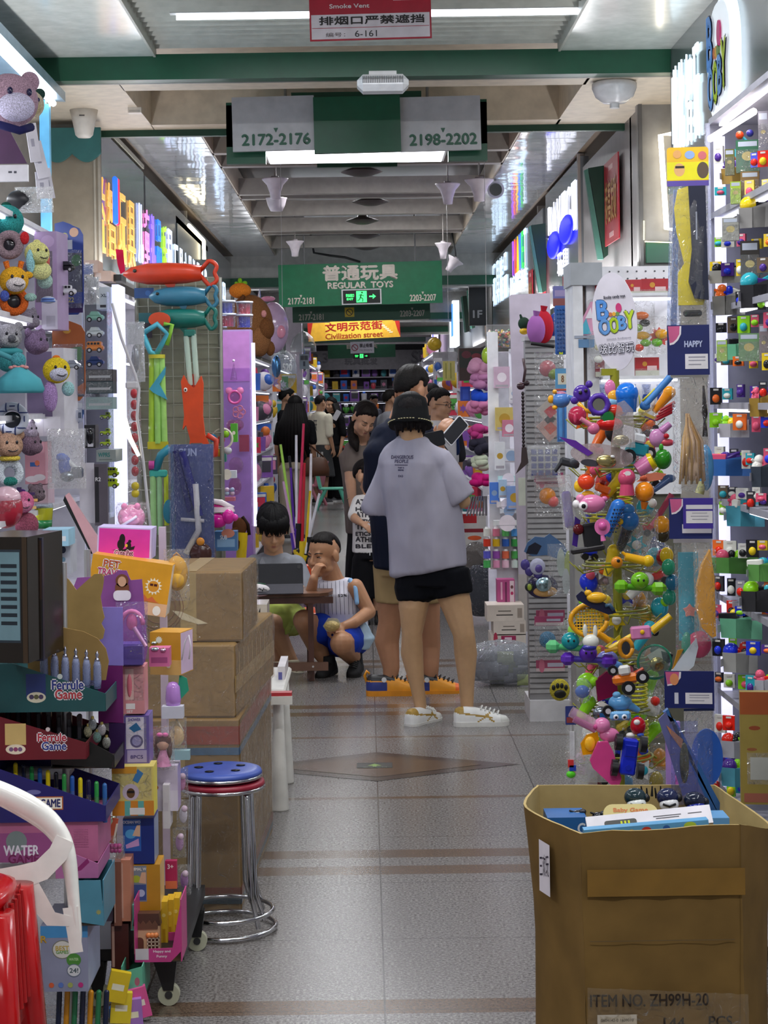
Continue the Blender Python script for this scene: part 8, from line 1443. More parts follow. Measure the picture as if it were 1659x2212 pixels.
for i in range(60):
 a=i*2.4;zz=880+i*13.5;x=1338+92*math.sin(a)*(.6+.4*q.random());c,nm=q.choice(PAL[:9])
 kd=i%4;sh=[[('o',(0,0,0),(15,12,17),'+'+c),('o',(8,-8,10),(8,7,8),'+'+q.choice(PAL)[0])],[('c',(-16,0,-14),(12,0,14),7,10,'+'+c),('o',(14,0,16),(11,9,11),'+'+c)],[('p',star(18,10,6),8,'+'+c),('o',(0,-5,0),(8,4,8),'+'+q.choice(PAL)[0])],[('x',(0,0,0),(24,16,15),'+'+c,4),('c',(-8,-9,-9),(-8,9,-9),6,6,'141416'),('c',(8,-9,-9),(8,9,-9),6,6,'141416')]][kd]
 toy('bagged_toy','%s %s toy deep in the toy tree, %s hook down%s'%(nm,('round','club','star','car')[kd],ORD[i%20],('',', left turn',', right turn')[i//20]),'toy',x,zz,TT-.08+.14*q.random(),[('toy',sh)]+([('film',[('b',(0,-2,0),46,56,26,'=')])]if i%3==0 else[('hook',[('t',[(0,0,10),(0,4,26),(0,10,30)],1.2,'8a8a22')])]),ry=q.uniform(-40,40),k=1.3*TT/F)
toy('flower_toy','orange and purple flower toy at the top of the right shelves','toy',1598,292,5.1,[('head',[('o',(0,0,0),(9,8,9),'+e0481c'),('o',(22,0,4),(8,8,8),'+3c3a9c')]),('stem',[('c',(6,0,-4),(18,0,-16),3,3,'+4ab0c8')])])
pbox('tall brown and yellow display pack in front of the right shelves',1600,1495,1668,1738,4.62,.03,'94803c',[('r',.0,.80,1,1,'9c4c20'),('e',.45,.68,.18,.07,'8c4020'),('e',.36,.49,.16,.05,'8c5430'),('r',.3,.22,.9,.42,'a8a8a0'),('r',.1,.02,.9,.1,'9a5a48')],win=(.2,.18,.95,.46),rz=-8,name='display_pack')
# lit shop lettering on the fascias
def letters(r,s,side,y0,y1,zc,hgt,cols,d=.008,e=1.25,x=1.585):
 """one letter part per character, laid along the fascia"""
 n=len(s);st=(y1-y0)/n
 for i,ch in enumerate(s):
  b=B();yy=y0+st*(i+.5)if side<0 else y1-st*(i+.5);c=cols[i%len(cols)]
  b.text(ch,(side*(x-d),yy,zc),hgt,m(c,.5,'',0,e),right=(0,-side,0),fit=st*.72,d=d);b.obj('letter',r,world=True)
def sign(lab):return thing('shop_sign',lab,'sign',(0,0,0))
r=sign('golden lit lettering with a blue and a red stroke on the left fascia')
letters(r,'益智玩具',-1,10.95,12.95,2.70,.46,['e2ac54'],e=1.1)
for dy,c in((11.60,'2a6ae0'),(11.68,'e82848')):b=B();b.box((-1.545,dy,2.82),(.03,.06,.30),m(c,.5,'',0,1.3),r=.01);b.obj('stroke',r)
r=sign('white, pink, purple and blue lit lettering in the middle of the left fascia')
letters(r,'儿童礼品乐园',-1,13.0,15.4,2.76,.42,['c9d4ff','f088d0','8a6ae8','2f7af0','a8f040','d0dcff']);letters(r,'欢迎光临批发',-1,13.0,15.2,2.44,.13,['c9d4ff'])
r=sign('long row of cold white lit letters at the far end of the left fascia')
letters(r,'玩具文具礼品批发',-1,15.5,18.8,2.66,.46,['d0e4ff','dfeaff']);letters(r,'精品',-1,20.0,21.4,2.66,.5,['d0e4ff'])
r=thing('light_strip','warm white bent light strip above the far letters on the left','lamp',(0,0,0));b=B();b.tube([P(408,487,16.6),P(440,520,18.1),P(441,560,18.1)],.018,m('fff0c8',.5,'',0,6),8);b.obj('strip',r)
r=thing('wall_sign','dark olive edged sign panel behind the far white letters on the left','panel',(-1.60,17.4,2.9));b=B();b.box((0,0,0),(.02,3.2,.5),m('8a7c3c',.4));b.box((.012,0,-.02),(.01,3.1,.42),m('5a6468',.3));b.obj('panel',r)
r=sign('large round Booby logo with white glowing outline on the near right fascia')
T=Matrix.Translation((1.575,8.0,2.99))@Matrix.Rotation(math.radians(-90),4,'Z')@Matrix.Scale(.0048,4)
b=B(T);b.prism(rrect(118,118,50,8),5,m('e4f4ff',.5,'',0,1.3),TR((0,1,0)));b.obj('halo',r);b=B(T);b.prism(rrect(106,106,46,8),3,m('dfe6ec',.5,'',0,.5),TR((0,-4,0)));logo(b,1.05,-7,-4,0);b.obj('logo',r)
r=sign('white glowing shop characters beside the round logo on the right fascia');letters(r,'啵比智玩',1,8.62,9.42,2.98,.44,['dff4ff'],e=1.4)
r=sign('white lit letters above two blue bean shapes on the right fascia')
letters(r,'BAVIGI',1,13.65,15.8,2.98,.36,['f0f2ff']);letters(r,'玩具',1,14.3,15.1,2.62,.18,['f0f2ff'])
for yy,z in((14.25,2.84),(15.2,2.80)):b=B();b.ball((1.57,yy,z),(.04,.42,.11),m('1418f0',.5,'',0,1.5),20,12);b.obj('blue_shape',r)
r=sign('rainbow coloured lit letters with white letters below on the far right fascia')
letters(r,'PLANET',1,17.9,19.6,3.02,.36,['d0e4ff','3cc85c','3878f0','f0c020','f05828','9a48e8'][::-1]);letters(r,'儿童用品商店',1,17.9,20.0,2.74,.2,['d8ecff'])
r=sign('pale white lit letters furthest along the right fascia');letters(r,'玩具精品',1,20.3,22.7,2.92,.5,['d0e8ff'])
b=B();b.tube([P(1462,288,10.45),P(1427,292,10.45),P(1440,494,10.45),P(1474,497,10.45)],.016,m('fff4dc',.5,'',0,7),8);tag(b.obj('led_bracket'),'bright white bracket shaped light strip on the grey right pier','lamp')
r=thing('green_board','green board edged with tiny lights below the bracket shaped strip','board',P(1424,545,10.5));b=B();b.box((0,0,0),(.15,.03,.12),GREEN);b.obj('board',r)
b=B()
for i in range(22):b.ball(P(1394+2.9*i,522+.1*i,10.46)-r.location,.0035,m('ffe8b0',.5,'',0,5),6,4)
for i in range(14):b.ball(P(1391,478+3*i,10.46)-r.location,.0035,m('ffe8b0',.5,'',0,5),6,4)
b.obj('light_chain',r)
def flag(lab,pts,edge,Y):
 r=thing('projecting_sign',lab,'sign',P(*pts[0],Y));o=r.location;b=B();q=[P(x,y,Y)-o for x,y in pts];b.prism([(p.x,p.z)for p in q],.05,m('0d3324',.4));b.obj('board',r)
 b=B();q=[P(x,y,Y-.03)-o for x,y in edge];b.prism([(p.x,p.z)for p in q],.05,m('4a7a6c',.35));b.obj('edge',r);b=B();b.box((.08,.0,-.1),(.16,.02,.02),'6c6c6c');b.obj('bracket',r)
flag('dark green projecting sign leaning beside the red banner on the right',[(1270,364),(1312,357),(1314,550),(1304,558)],[(1262,368),(1270,364),(1304,560),(1292,560)],12.1)
flag('dark green projecting sign leaning left of the white BAVIGI letters',[(1147,487),(1178,483),(1180,628),(1172,632)],[(1142,490),(1147,487),(1172,632),(1164,632)],15.5)
for i,(x,Y)in enumerate(((1030,24),(1016,26),(1003,28),(990,30.5),(978,33))):
 flag('far dark green projecting sign on the right, %s from the front'%ORD[i],[(x-4,612+14*i),(x+12,610+14*i),(x+10,700+8*i),(x+4,702+8*i)],[(x-8,614+14*i),(x-4,612+14*i),(x+4,702+8*i),(x,702+8*i)],Y)
for lab,px,py,Y,cs in(('far lit blue and white sign box on the right',980,700,29,('eef6ff','4a90e8')),('farther lit pink and blue sign box on the right',938,738,38,('f0d8f4','5a60e0'))):
 r=thing('light_box',lab,'sign',P(px,py,Y));b=B();b.box((.02,.2,0),(.10,1.2,.7),m(cs[0],.5,'',0,1.4));b.obj('lit_face',r);b=B();b.box((-.034,-.2,.05),(.006,.5,.5),m(cs[1],.5,'',0,1.2));b.obj('print',r)
def redban(lab,y0,y1,z0,z1,x=1.575):
 r=thing('red_banner',lab,'banner',(x,(y0+y1)/2,(z0+z1)/2));h=z1-z0;b=B();b.box((0,0,0),(.008,y1-y0,h),'a81a2c');b.text('恭喜发财',(-.006,0,0),h*.5,'d09a5c',right=(0,-1,0),fit=(y1-y0)*.8,bold=.004);b.box((-.005,0,h*.4),(.002,(y1-y0)*.3,.03),'d8a0a0');b.box((-.005,0,-h*.4),(.002,(y1-y0)*.3,.03),'d8a0a0');b.obj('cloth',r)
redban('red banner with gold writing under plastic on the grey right fascia',11.35,12.0,2.52,3.05)
redban('narrow red banner left of the blue bean shapes',16.0,16.5,2.35,2.85);redban('small red banner below the white letters on the right',14.0,14.6,2.28,2.5);redban('far red banner beside the rainbow letters',17.2,17.6,2.3,2.75);redban('red banner low under the far right letters',18.6,19.0,2.35,2.52)
# left side, middle distance
toy('red_ribbon','red hanging cloth strip above the nose of the orange dolphin','ribbon',260,562,10.6,[('p',[(-10,24),(6,22),(10,-24),(0,-30),(-6,-10)],3,'!c01840')]);
for i,(x,y,w,h,c)in enumerate(((196,575,30,26,'a88c7c'),(222,596,36,22,'c9a996'),(210,640,46,40,'2a62b0'),(232,600,60,14,'1a1814'))):pbox('%s carton stacked on top of the left shelving, %s of four'%(('pinkish','salmon','blue','black')[i],ORD[i]),x-w/2,y-h/2,x+w/2,y+h/2,9.9+.05*i,.2,c,[('r',.1,.2,.4,.8,'d8c4b8')])
TY=11.1;r=thing('gift_tower','tall lilac display tower with pink charms in clear pockets','display stand',(P(512,950,TY).x,TY,0));k=TY/F;w=66*k
b=B();z1=P(512,712,TY).z;b.box((0,.09,z1/2),(w,.18,z1),m('a98cc0',.4));b.box((0,-.001,z1-.16),(w*.9,.004,.3),'b87cc0');b.obj('tower',r)
b=B();b.box((w/2+.012,.02,1.35),(.02,.03,1.1),m('e4e2ff',.5,'',0,1.6));b.obj('lit_edge',r)
b=B();b.box((0,-.03,1.15),(w*.95,.05,1.2),film('f0d8ff',.05,.6,12));b.obj('clear_pocket',r)
b=B();b.box((.045,-.035,1.30),(.06,.004,.1),'8c1a34');b.obj('red_tag',r)
for i,(x,y,sh,lab)in enumerate(((507,858,[('r',(0,0,0),13,3,'+d05898'),('o',(0,0,0),(11,3,11),'=e8a0c8'),('o',(-12,0,14),(8,3,8),'+d878a8'),('o',(12,0,14),(8,3,8),'+d878a8')],'pink mouse ear charm'),(516,890,[('r',(8*math.cos(a),0,8*math.sin(a)),6,1.4,'+c87888')for a in(0,1.25,2.5,3.75,5)],'rose flower charm'),(508,922,[('o',(-7,0,4),(12,4,12),'=d8909c'),('o',(7,0,4),(12,4,12),'=d8909c'),('c',(0,0,-18),(0,0,0),2,14,'=d8909c')],'pale heart charm'),(505,805,[('c',(0,0,-16),(0,0,20),8,1,'=c8a8d0'),('o',(0,0,26),(3,3,3),'+e0d0e8')],'clear castle charm'),(510,1005,[('o',(0,0,0),(16,4,18),'=d8b0c8')],'clear round charm'),(508,1050,[('o',(0,0,0),(14,4,20),'=d898b0')],'pink clear drop charm'))):
 toy('charm',lab+' in the pocket of the lilac tower','charm',x,y,TY-.05,sh)
for i,(x,y,c,l)in enumerate(((490,662,'1c2c84','blue'),(528,664,'a0202c','red'),(492,690,'9a1430','crimson'),(528,692,'232e90','navy'))):
 toy('stick_tub','%s tub of sticks on the lilac tower, %s'%(l,('top left','top right','bottom left','bottom right')[i]),'tub',x,y+2,TY+.05,[('tub',[('c',(0,0,-14),(0,0,12),16,18,'=e8e8ff')]),('sticks',[('c',(-9+4.5*j,-2*(j%2),-13),(-9+4.5*j,-2*(j%2),10),3.4,3.4,'+'+c)for j in range(5)]),('lid',[('c',(0,0,12),(0,0,15),19,19,'d8dce8')])])
toy('plush_toy','big brown capybara plush with an orange fruit on its head above the tower','plush toy',540,702,12.6,[('body',[('o',(0,0,0),(50,44,66),'~7a5230'),('o',(20,-18,-30),(26,26,40),'~825836')]),('muzzle',[('o',(36,-26,-10),(18,20,24),'~6a4426')]),('ear',[('c',(-22,-20,46),(-10,-24,62),6,4,'~5c3a22')]),('blush',[('o',(32,-34,22),(6,4,8),'~c88a88')]),('paw',[('o',(44,-16,-52),(10,10,16),'~6a4426')]),('orange',[('o',(-20,-4,74),(24,22,17),'~d8802c')]),('leaf',[('o',(-20,-4,94),(5,4,8),'~7cb82c'),('o',(-10,-4,90),(6,4,5),'~7cb82c'),('o',(-28,-4,90),(4,4,4),'~7cb82c')])])
toy('balloon','large lilac balloon toy with pink spots behind the capybara','balloon',590,708,13.2,[('ball',[('o',(0,0,0),(34,34,56),'+b8a0c0')]),('spot',[('o',(18,-28,-10),(10,6,14),'+d890a8')]),('ear',[('o',(-10,-10,62),(16,10,6),'+d890b0')]),('horn',[('c',(-30,0,56),(-28,0,84),5,1,'#b0b8c0')])])
toy('balloon','clear balloon with blue print at the left middle of the aisle','balloon',612,800,14.0,[('ball',[('o',(0,0,0),(30,30,44),'=d8e8f0')]),('print',[('o',(-14,-20,8),(10,8,24),'#5a8cb8'),('w','520',(10,-30,6),16,20,'d8e0e0')])])
toy('sun_hat','white and pink sun hat toy with a big hot pink bow','toy',478,1105,9.5,[('hat',[('c',(0,0,0),(0,0,10),30,26,'+e0c8d0'),('t',[(-30,0,24),(0,0,20),(26,0,6)],6,'+e8dce0'),('t',[(-30,0,16),(0,0,10),(26,0,-2)],3,'+d02c88')]),('bow',[('o',(-6,-20,-18),(20,12,16),'+e0209c'),('o',(16,-22,-10),(14,12,16),'+e82aa4'),('o',(30,-22,-12),(8,8,8),'+e838ac')])])
toy('toy_horse','brown toy horse head on a yellow stick','toy',514,1160,9.9,[('head',[('o',(4,0,22),(16,9,20),'!5c3820'),('c',(0,0,20),(-16,0,4),9,6,'!6a4226')]),('mane',[('t',[(10,0,44),(22,0,26),(24,0,4)],4,'!2a1a14')]),('stick',[('c',(6,0,-50),(10,0,10),11,12,'+d8b81c')]),('strap',[('t',[(-8,-10,4),(2,-12,-10),(0,-12,-24)],3,'!4a2a1c')])])
pbox('small blue printed box below the hot pink bow',464,1148,512,1190,9.6,.1,'4a78a8',[('r',.1,.2,.9,.6,'8ab0d0'),('t','SUB',.4,.7,.2,.3,'dfe8f0'),('e',.6,.9,.3,.2,'d88a70')]);pbox('maroon carton edge beside the wrapped cardboard stack',390,1192,460,1222,9.4,.2,'5a1420',[('r',.3,.3,.9,.7,'6c2830')])
toy('egg_tray','tray of pale blue and pink beads on the left lit shelf','tray',480,1062,9.9,[('tray',[('x',(0,0,-16),(56,30,8),'c86a80')]),('beads',[('o',(-22+11*(i%5),-8+8*(i//5%2),-4+8*(i//10)),(5,5,5),'+'+('a8b8d0','c8a8c0','9aa8c8')[i%3])for i in range(20)])])
toy('bead_maze','bright plastic rattle toys of red, blue and green hanging beside the orange shark','toy',470,960,9.8,[('rattle',[('o',(-10,0,14),(9,8,9),'+3a8cc0'),('o',(8,0,10),(8,8,10),'+c83020'),('o',(18,0,22),(8,8,8),'+88c020')]),('ring',[('r',(10,0,12),22,2.5,'d8d0c0')]),('bits',[('o',(4,0,-18),(10,8,9),'+d8a020'),('o',(22,0,-14),(9,8,8),'+c8c8d0')])])
for i,(x,y,c,w,h)in enumerate(((440,770,'e0dce4',30,40),(446,800,'c89050',36,20),(440,840,'d0d4d8',26,44),(452,868,'c83c24',24,26),(446,905,'d8a850',28,18),(466,985,'2f7c74',44,26),(448,740,'5c5058',30,26),(505,935,'58b030',14,40),(490,1025,'d8dce4',40,16))):
 pbox('small lit shelf item behind the wire grid, %s'%('white carton','tan packet','white cup box','red round pack','yellow pack','teal box','grey pack','green slim pack','white flat pack')[i],x-w/2,y-h/2,x+w/2,y+h/2,10.2,.08,c,[('e',.5,.5,.25,.3,'f0e8d8')])
shelf_unit('bright white shelving between the lilac tower and the swords on the left',-.98,12.2,15.6,.1,2.0,7,.3,-1)
SWP=[('d8d8de','white'),('d03058','pink'),('d8d8e0','white'),('582a98','purple'),('c02030','red'),('e0c020','yellow'),('a8d858','lime'),('1a1a1e','black'),('c8a0c0','lilac'),('e8e4ea','white')]
c0=P(648,1250,13.2);r=thing('sword_bucket','lilac bucket holding the foam swords and light sticks','bucket',(c0.x,13.2,0));b=B();b.lathe([(.10,0),(.13,.30),(.14,.31),(.12,.29),(.10,.02),(0,.02)],m('9a7ca8',.4),24);b.obj('pail',r)
for i in range(10):
 tx,ty=((690,1066),(656,915),(640,940),(628,1010),(658,1000),(670,1060),(606,960),(625,985),(612,1040),(672,980))[i];p0=Vector((c0.x-.05+.012*i,13.2-.04+.01*(i%4),.1));p1=P(tx,ty,13.15);d=p1-p0;c,nm=SWP[i]
 r=thing('toy_sword','%s light sword in the lilac bucket, %s counted from the right'%(nm,ORD[i]),'toy sword',p0);b=B();b.cone(d*.45,d,.013,.009,m(c,.3),10);b.obj('blade',r);b=B();b.cone((0,0,0),d*.30,.014,.016,m('b8c0cc',.3),10);b.obj('sheath',r);b=B();b.cone(d*.30,d*.45,.026,.024,m(('d8b820','16161a','50289c','c01c2c')[i%4],.3),10);b.ball(d*.30,.034,m('16161a',.4),10,6);b.obj('hilt',r)
r=thing('child_chair','mint green plastic child chair beyond the swords','chair',P(708,1095,26.5)*1);r.location.z=0;MT=m('5cb89c',.4)
b=B();b.box((.06,0,.30),(.34,.34,.03),MT,r=.01);b.obj('seat',r);b=B();b.prism([(-.12,.3),(-.08,.3),(-.14,.62),(-.2,.66)],.32,MT);b.obj('backrest',r)
for sx,ex_ in((-.02,-.16),(.18,.28)):
 for sy in(-.14,.14):b=B();b.cone((sx,sy,.30),(ex_,sy,0),.028,.024,MT,8);b.obj('leg',r)
r=dup(r,P(676,1095,27.5).xy.to_3d(),160,'pink plastic child chair behind the mint green one')
for ch in list(r.children):ch.data=ch.data.copy();ch.data.materials[0]=m('c87a88',.4)
r=thing('child_chair','red plastic child chair between the plaid skirt girl and the bending woman','chair',P(726,1046,33).xy.to_3d());RD=m('c02028',.3);b=B();b.box((0,0,.34),(.36,.36,.03),RD,r=.01);b.obj('seat',r);b=B();b.box((0,.17,.55),(.36,.03,.4),RD,r=.01);b.obj('backrest',r)
for sx in(-.15,.15):
 for sy in(-.15,.15):b=B();b.cone((sx,sy,.34),(sx*1.2,sy*1.2,0),.024,.02,RD,8);b.obj('leg',r)
pbox('blue plastic crate on the floor by the red child chair',730,1000,752,1016,36,.3,'2c4cb8',[('r',.1,.2,.9,.4,'1c389c')],name='crate',cat='crate')
b=B();b.box((P(637,850,28).x,28,1.5),(.24,.24,3.0),m('b4acb8',.5));struct('wall_column',b)
r=thing('toy_umbrella','clear dome umbrella hanging under the far left ceiling','umbrella',P(655,740,24));b=B();b.lathe([(.17,-.12),(.165,-.04),(.13,.06),(.06,.13),(0,.15)],film('e0e8e8',.2,.4),24);b.obj('canopy',r);b=B();b.cyl((0,0,-.4),(0,0,3.25-r.location.z),.006,'c8c8c8',6);b.obj('stick',r);pbox('pale blue tall printed sign by the clear umbrella',647,765,667,797,23.8,.03,'9aa8b4',[('r',.1,.6,.9,.9,'4a4c54'),('t','1',.5,.35,.3,.2,'3a4458')],name='notice',cat='notice')
# right side, middle distance
shelf_unit('white lit shelf with small toys between the pom-poms and the lavender panel',.92,10.6,11.8,.55,1.85,5,.3,1)
b=B();q=P(1066,900,10.55);b.box((q.x,10.55,1.25),(.06,.03,1.35),m('e8e6ea',.4));tag(b.obj('shelf_upright'),'white slotted upright at the left end of the lit small toy shelf','upright')
b=B();q=P(1125,1000,10.5);b.box((q.x,10.5,1.1),(.05,.04,1.75),m('b4aea8',.5));tag(b.obj('shelf_upright'),'grey beige upright at the right end of the lit small toy shelf','upright')
r=thing('candy_tub','square clear tub of multicoloured beads on the white shelf','tub',P(1078,726,10.7));k=10.7/F;b=B();b.box((0,0,0),(58*k,.12,48*k),film('f0f0f0',.08,.3));b.obj('tub',r);b=B()
for i in range(150):b.ball((rnd.uniform(-25,25)*k,rnd.uniform(-.055,.04),rnd.uniform(-22,12)*k),.0085,m(rnd.choice(('b8544c','5c7c9c','c8a850','6c8c6c','c8a8a8','5a5c68','d8d0b0')),.4),6,4)
o=b.obj('beads',r);o['kind']='stuff'
for i,(y,c,l)in enumerate(((795,'c08ca8','dusty pink'),(825,'b078a0','mauve'),(858,'2048b8','royal blue'),(880,'c87aa0','rose'),(935,'b03a78','raspberry'),(965,'2c2a38','glittery black'),(1000,'b8c0a8','pale green'),(1040,'b8186c','magenta'))):
 q=random.Random(i);toy('pom_pom','%s net pom-pom in the hanging rope of pom-poms'%l,'pom-pom',1036+4*math.sin(i),y,12.6,[('o',(q.uniform(-13,13),q.uniform(-10,10),q.uniform(-11,11)),(q.uniform(9,16),12,q.uniform(8,13)),'!'+c)for _ in range(11)])
toy('tinsel_sticks','fan of silver tinsel sticks under the magenta pom-pom','toy',1034,1092,12.4,[('c',(-14+5*i,0,20),(-26+7*i,0,-22),2.4,2,'#a8a8ac')for i in range(8)])
for i,(x,y,w,h,c,l)in enumerate(((1084,815,34,46,'c8a8bc','framed picture of a white animal'),(1112,850,24,30,'d8d4d8','white blister'),(1090,905,40,50,'c8b060','pack of golden hair clips'),(1100,925,30,36,'c87890','pack of pink dolls'),(1105,985,40,30,'d0d0d8','white paper pack'),(1080,985,22,60,'d8d8dc','grey white strip pack'),(1098,1035,44,14,'b8d8d8','striped ruler pack'),(1068,1065,20,46,'4a7ad0','blue beaker pack'),(1086,1056,18,40,'a8c0d8','pale blue doll sticker'),(1096,1090,46,12,'d8d0d4','row of marker pens'),(1100,1104,40,10,'d0d4dc','second row of marker pens'),(1112,1075,34,50,'7c98cc','light blue pencil tub'),(1096,1130,60,12,'d8d8d8','sheet of badges'))):
 pbox('%s on the white lit shelf beside the pom-poms'%l,x-w/2,y-h/2,x+w/2,y+h/2,10.5-.01*i,.03,c,[('e',.5,.5,.3,.3,('e8dce4','8aa0c0','b8902c')[i%3]),('r',.1,.05,.9,.15,'a8a0a8')])
for j,(y,cs)in enumerate(((1148,('d8d8d0','d87890','5cb060','4a8ac8')),(1170,('d03c28','e0b820','2f60b8','3a9c48')),(1196,('5a5ac0','8c4aa0','d86848','4aa050')),(1216,('48a858','d890b0','e0b8c8','c8d8d0')))):
 for i,c in enumerate(cs):toy('squeeze_bottle','small coloured bottle in the lit lower rack, row %s, %s from the left'%(('one','two','three','four')[j],ORD[i]),'bottle',1052+20*i,y,10.5,[('c',(0,0,-10),(0,0,6),8,8,'+'+c),('c',(0,0,6),(0,0,10),5,4,'+e0e0e0')],group='coloured bottles in the lit lower rack')
shelf_unit('low lit rack of coloured bottles on the right',.74,10.55,11.3,.30,.95,3,.24,1)
pbox('magenta printed carton of toy gems on the right floor rack',1074,1252,1112,1306,10.3,.1,'b04a80',[('r',.72,.05,.96,.95,'d8c0c8'),('e',.84,.7,.08,.1,'6a3a40'),('e',.84,.45,.08,.1,'b0285c'),('r',.2,.2,.3,.9,'d8a0b8'),('r',.45,.1,.55,.9,'6c2850')],name='carton',cat='box')
for i,(x0,x1,y0,y1)in enumerate(((1052,1132,1307,1342),(1066,1136,1342,1372),(1060,1136,1370,1392))):
 pbox('white printed carton in the short stack on the right, %s from the top'%ORD[i],x0,y0,x1,y1,10.15,.2,'d0c4b8',[('r',.25,.35,.7,.42,'3a3430'),('r',.3,.6,.65,.66,'6a6058'),('r',.82,.2,.95,.8,'9a8c80')]if i<2 else[('r',.3,.1,.72,.85,'a01c50'),('e',.14,.5,.06,.2,'b0304c'),('r',.4,.3,.6,.7,'e0c0d0')],name='carton',cat='box')
def sack(lab,x,y,Y,w,h,col,op,q=3):
 r=thing('plastic_sack',lab,'bag',P(x,y,Y));R=random.Random(q);b=B();k=Y/F;vs=[];fs=[]
 for j in range(13):
  t=math.pi*j/12
  for i in range(26):
   a=6.283*i/26;f=1+.14*mnoise.noise(Vector((math.cos(a)*3,math.sin(a)*3+q,j*.9)));rr=(math.sin(t)**.6)*f
   vs.append((w/2*k*rr*math.cos(a),w/3*k*rr*math.sin(a),h/2*k*-math.cos(t)*(f if j>5 else 1)))
 for j in range(12):
  for i in range(26):n=(i+1)%26;fs.append((j*26+i,j*26+n,(j+1)*26+n,(j+1)*26+i))
 b.add(vs,fs,film(col,op,1.0,30),True);b.obj('bag',r)
 return r
r=sack('large clear plastic sack of wrappers on the right floor',1082,1430,10.0,150,92,'b8bcc4',.34,3);b=B()
for i in range(24):pillow(b,(rnd.uniform(-.13,.13),rnd.uniform(-.07,.07),rnd.uniform(-.09,.04)),.09,.06,.02,m(rnd.choice(('8c9098','7c8450','a8a8b0','6a6c74','96a070')),.3))
o=b.obj('wrappers',r);o['kind']='stuff'
sack('dark grey rubbish sack behind the white cartons',1040,1276,12.9,76,112,'42454c',.75,8);sack('smoky translucent sack on top of the dark sack',1030,1205,13.1,60,66,'77716e',.5,5)
pbox('red and white machine box behind the woman on the right',1000,1110,1050,1190,14.5,.3,'c8c4c0',[('r',.0,.75,.6,1.0,'c02028'),('r',.0,.5,.9,.6,'8a1c2c'),('e',.5,.35,.3,.1,'d85828')],name='machine',cat='machine')
pbox('dark brown plant box high on the right',992,752,1045,822,15.0,.2,'3a1c14',[('r',.0,.4,1,.9,'1c2418'),('e',.3,.8,.2,.15,'6a1c2c'),('e',.7,.75,.2,.12,'8c2434')],name='plant_box');toy('lime_balloon','lime green balloon above the pom-pom rope','balloon',1052,768,12.4,[('o',(0,0,0),(12,12,18),'+98b838')]);pbox('yellow drink pack hanging in the far right stall',957,780,983,822,17,.05,'b8b060',[('r',.2,.1,.3,.9,'8c8a3c'),('r',.6,.1,.7,.9,'8c8a3c')],name='hanging_pack');pbox('blue bottle shaped tub on the far right shelf',995,835,1016,866,15.5,.1,'2c4cb8',[('r',.2,.1,.8,.8,'3c60d0')],name='tub',cat='tub')
# the far stalls: shelf goods, each its own object
KIND={'boxed toy':[('x',(0,0,.10),(.17,.10,.2),0),('x',(0,-.052,.10),(.12,.006,.10),1),('x',(0,-.052,.17),(.14,.006,.03),'e8e4dc')],'bottle':[('c',(0,0,0),(0,0,.15),.05,.055,0),('c',(0,0,.15),(0,0,.2),.03,.025,1)],'ball':[('o',(0,0,.08),(.085,.08,.08),0),('o',(.02,-.04,.09),(.055,.05,.05),1)],'hanging pack':[('x',(0,0,.18),(.14,.008,.06),0),('o',(0,-.01,.07),(.06,.03,.075),1),('b',(0,-.01,.08),.14,.17,.06,'=')],'small figure':[('o',(0,0,.07),(.05,.045,.07),0),('o',(0,-.01,.165),(.045,.04,.045),1),('o',(-.05,0,.09),(.02,.02,.04),0),('o',(.05,0,.09),(.02,.02,.04),0)],'packet':[('x',(0,0,.09),(.13,.05,.18),0),('p',star(.05,.025,6),.054,1,(0,0,.09))]}
FC=[('d83a54','red'),('e08ab0','pink'),('3a6cc8','blue'),('e0b830','yellow'),('58a848','green'),('8a5ab0','purple'),('e8e4ea','white'),('e07830','orange'),('4aa8b0','teal'),('4a4650','dark grey')]
_KM={}
def far_item(kind,ci,loc,rz,s,label):
 key=(kind,ci)
 if key not in _KM:
  c2=FC[(ci*3+4)%10][0];o=draw(B(),[tuple(({0:FC[ci][0],1:c2}.get(z,z)if not isinstance(z,(tuple,list))and i_>1 and z in(0,1)and not isinstance(z,float)else z)for i_,z in enumerate(s_))for s_ in KIND[kind]]).obj(kind.replace(' ','_'));_KM[key]=o;n=o
 else:n=_KM[key].copy();COL.objects.link(n)
 n.location=loc;n.rotation_euler[2]=math.radians(rz);n.scale=(s,s,s);tag(n,label,'toy');return n
kinds=list(KIND)
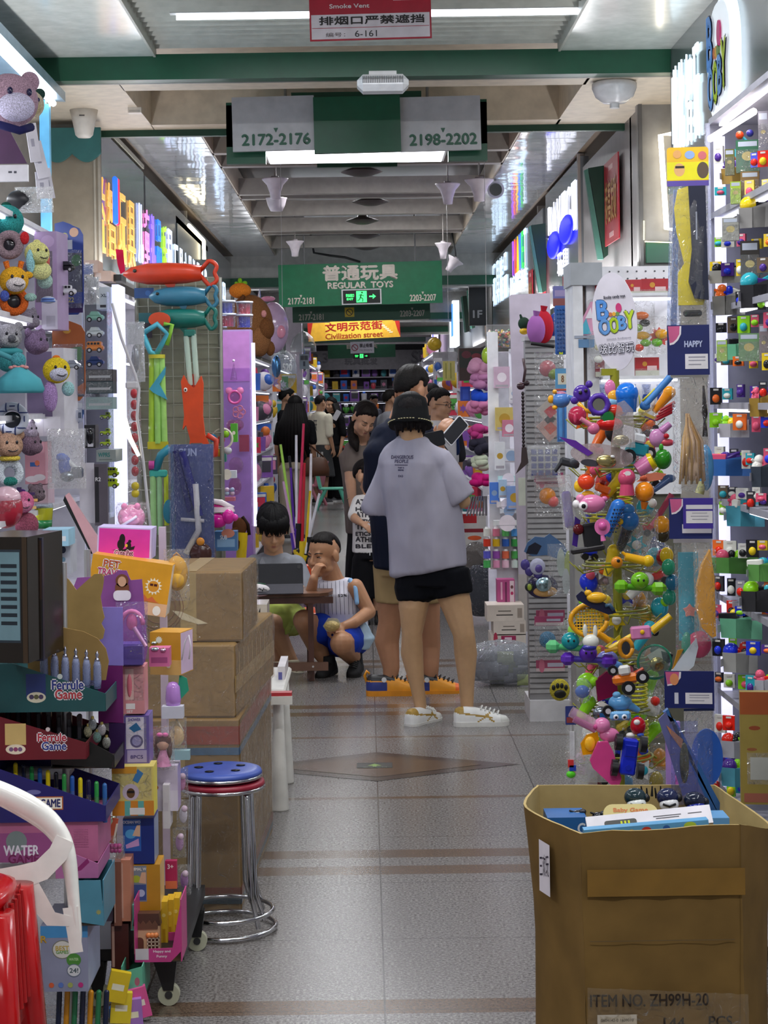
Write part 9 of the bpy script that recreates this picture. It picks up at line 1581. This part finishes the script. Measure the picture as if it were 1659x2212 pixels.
for side,nm,px0,px1,X in((-1,'left',560,694,-1.0),(1,'right',1046,905,1.0)):
 for a,e in((16.2,20.5),(21.5,26),(27.5,33),(34.5,40),(41,47)):shelf_unit('lit far shelf bay on the %s, %s bay from the front'%(nm,ORD[int(a/6)-2]),X*1.0+side*.02,a,e,.15,1.95 if a<26 else 2.25,7 if a<26 else 8,.35,side,ledp=2.2)
 for c_ in range(15):
  px=px0+(px1-px0)*c_/14;Y=abs(X)*4000/abs(px-788)
  for j in range(8):
   if Y<16.2 and(j<3 or side>0 and j>3)or Y<26.5 and j>5:continue
   ci=rnd.randrange(10);kd=rnd.choice(kinds);z=.165+.30*j
   far_item(kd,ci,(X+side*rnd.uniform(.03,.1),Y+rnd.uniform(-.1,.1),z),side*-rnd.uniform(15,40),rnd.uniform(.85,1.25)*(.8 if Y<18 else 1.05),'%s %s on the far %s shelves, %s level up, %s column'%(FC[ci][1],kd,nm,ORD[j],ORD[c_]))
r=thing('shelf_unit','brightly lit counter and shelves closing the end of the aisle','shelf',(0,48.7,0));b=B();b.box((0,.4,1.2),(4.2,.03,2.3),m('5a525c',.5));b.obj('back_panel',r)
for i in range(7):
 b=B();b.box((0,.1,.25+.32*i),(4.2,.5,.025),m('a8a4ac',.5));o=b.obj('shelf',r)
 if i<5:b=B();b.box((0,-.1,.525+.32*i),(4.0,.03,.012),m('eef2ff',.5,'',0,1.2));b.obj('led_strip',o)
for j in range(7):
 for i in range(13):
  ci=rnd.randrange(10);kd=rnd.choice(kinds)if j<5 else rnd.choice(('hanging pack','boxed toy','packet'));far_item(kd,ci,(-1.55+.26*i+rnd.uniform(-.04,.04),48.65,.265+.32*j),rnd.uniform(-20,20),rnd.uniform(1.0,1.45),'%s %s on the end shelves, %s level from floor, %s from left'%(FC[ci][1],kd,ORD[j],ORD[i]))
  # cords that hold the hanging goods
for o in[x for x in SC.objects if x.parent is None]:
 l=o.get('label','')
 top=next((z for k_,z in(('clear balloon with blue',3.36),('lime green balloon',3.36),('yellow drink pack',3.56),('pale blue tall printed sign',3.25),('white and yellow',0))if l.startswith(k_)),0)
 if top and o.type in('EMPTY','MESH'):b=B();b.cyl((0,0,.01),(0,0,top-o.location.z),.002,'b8b8b8',5);b.obj('hanging_cord',o)
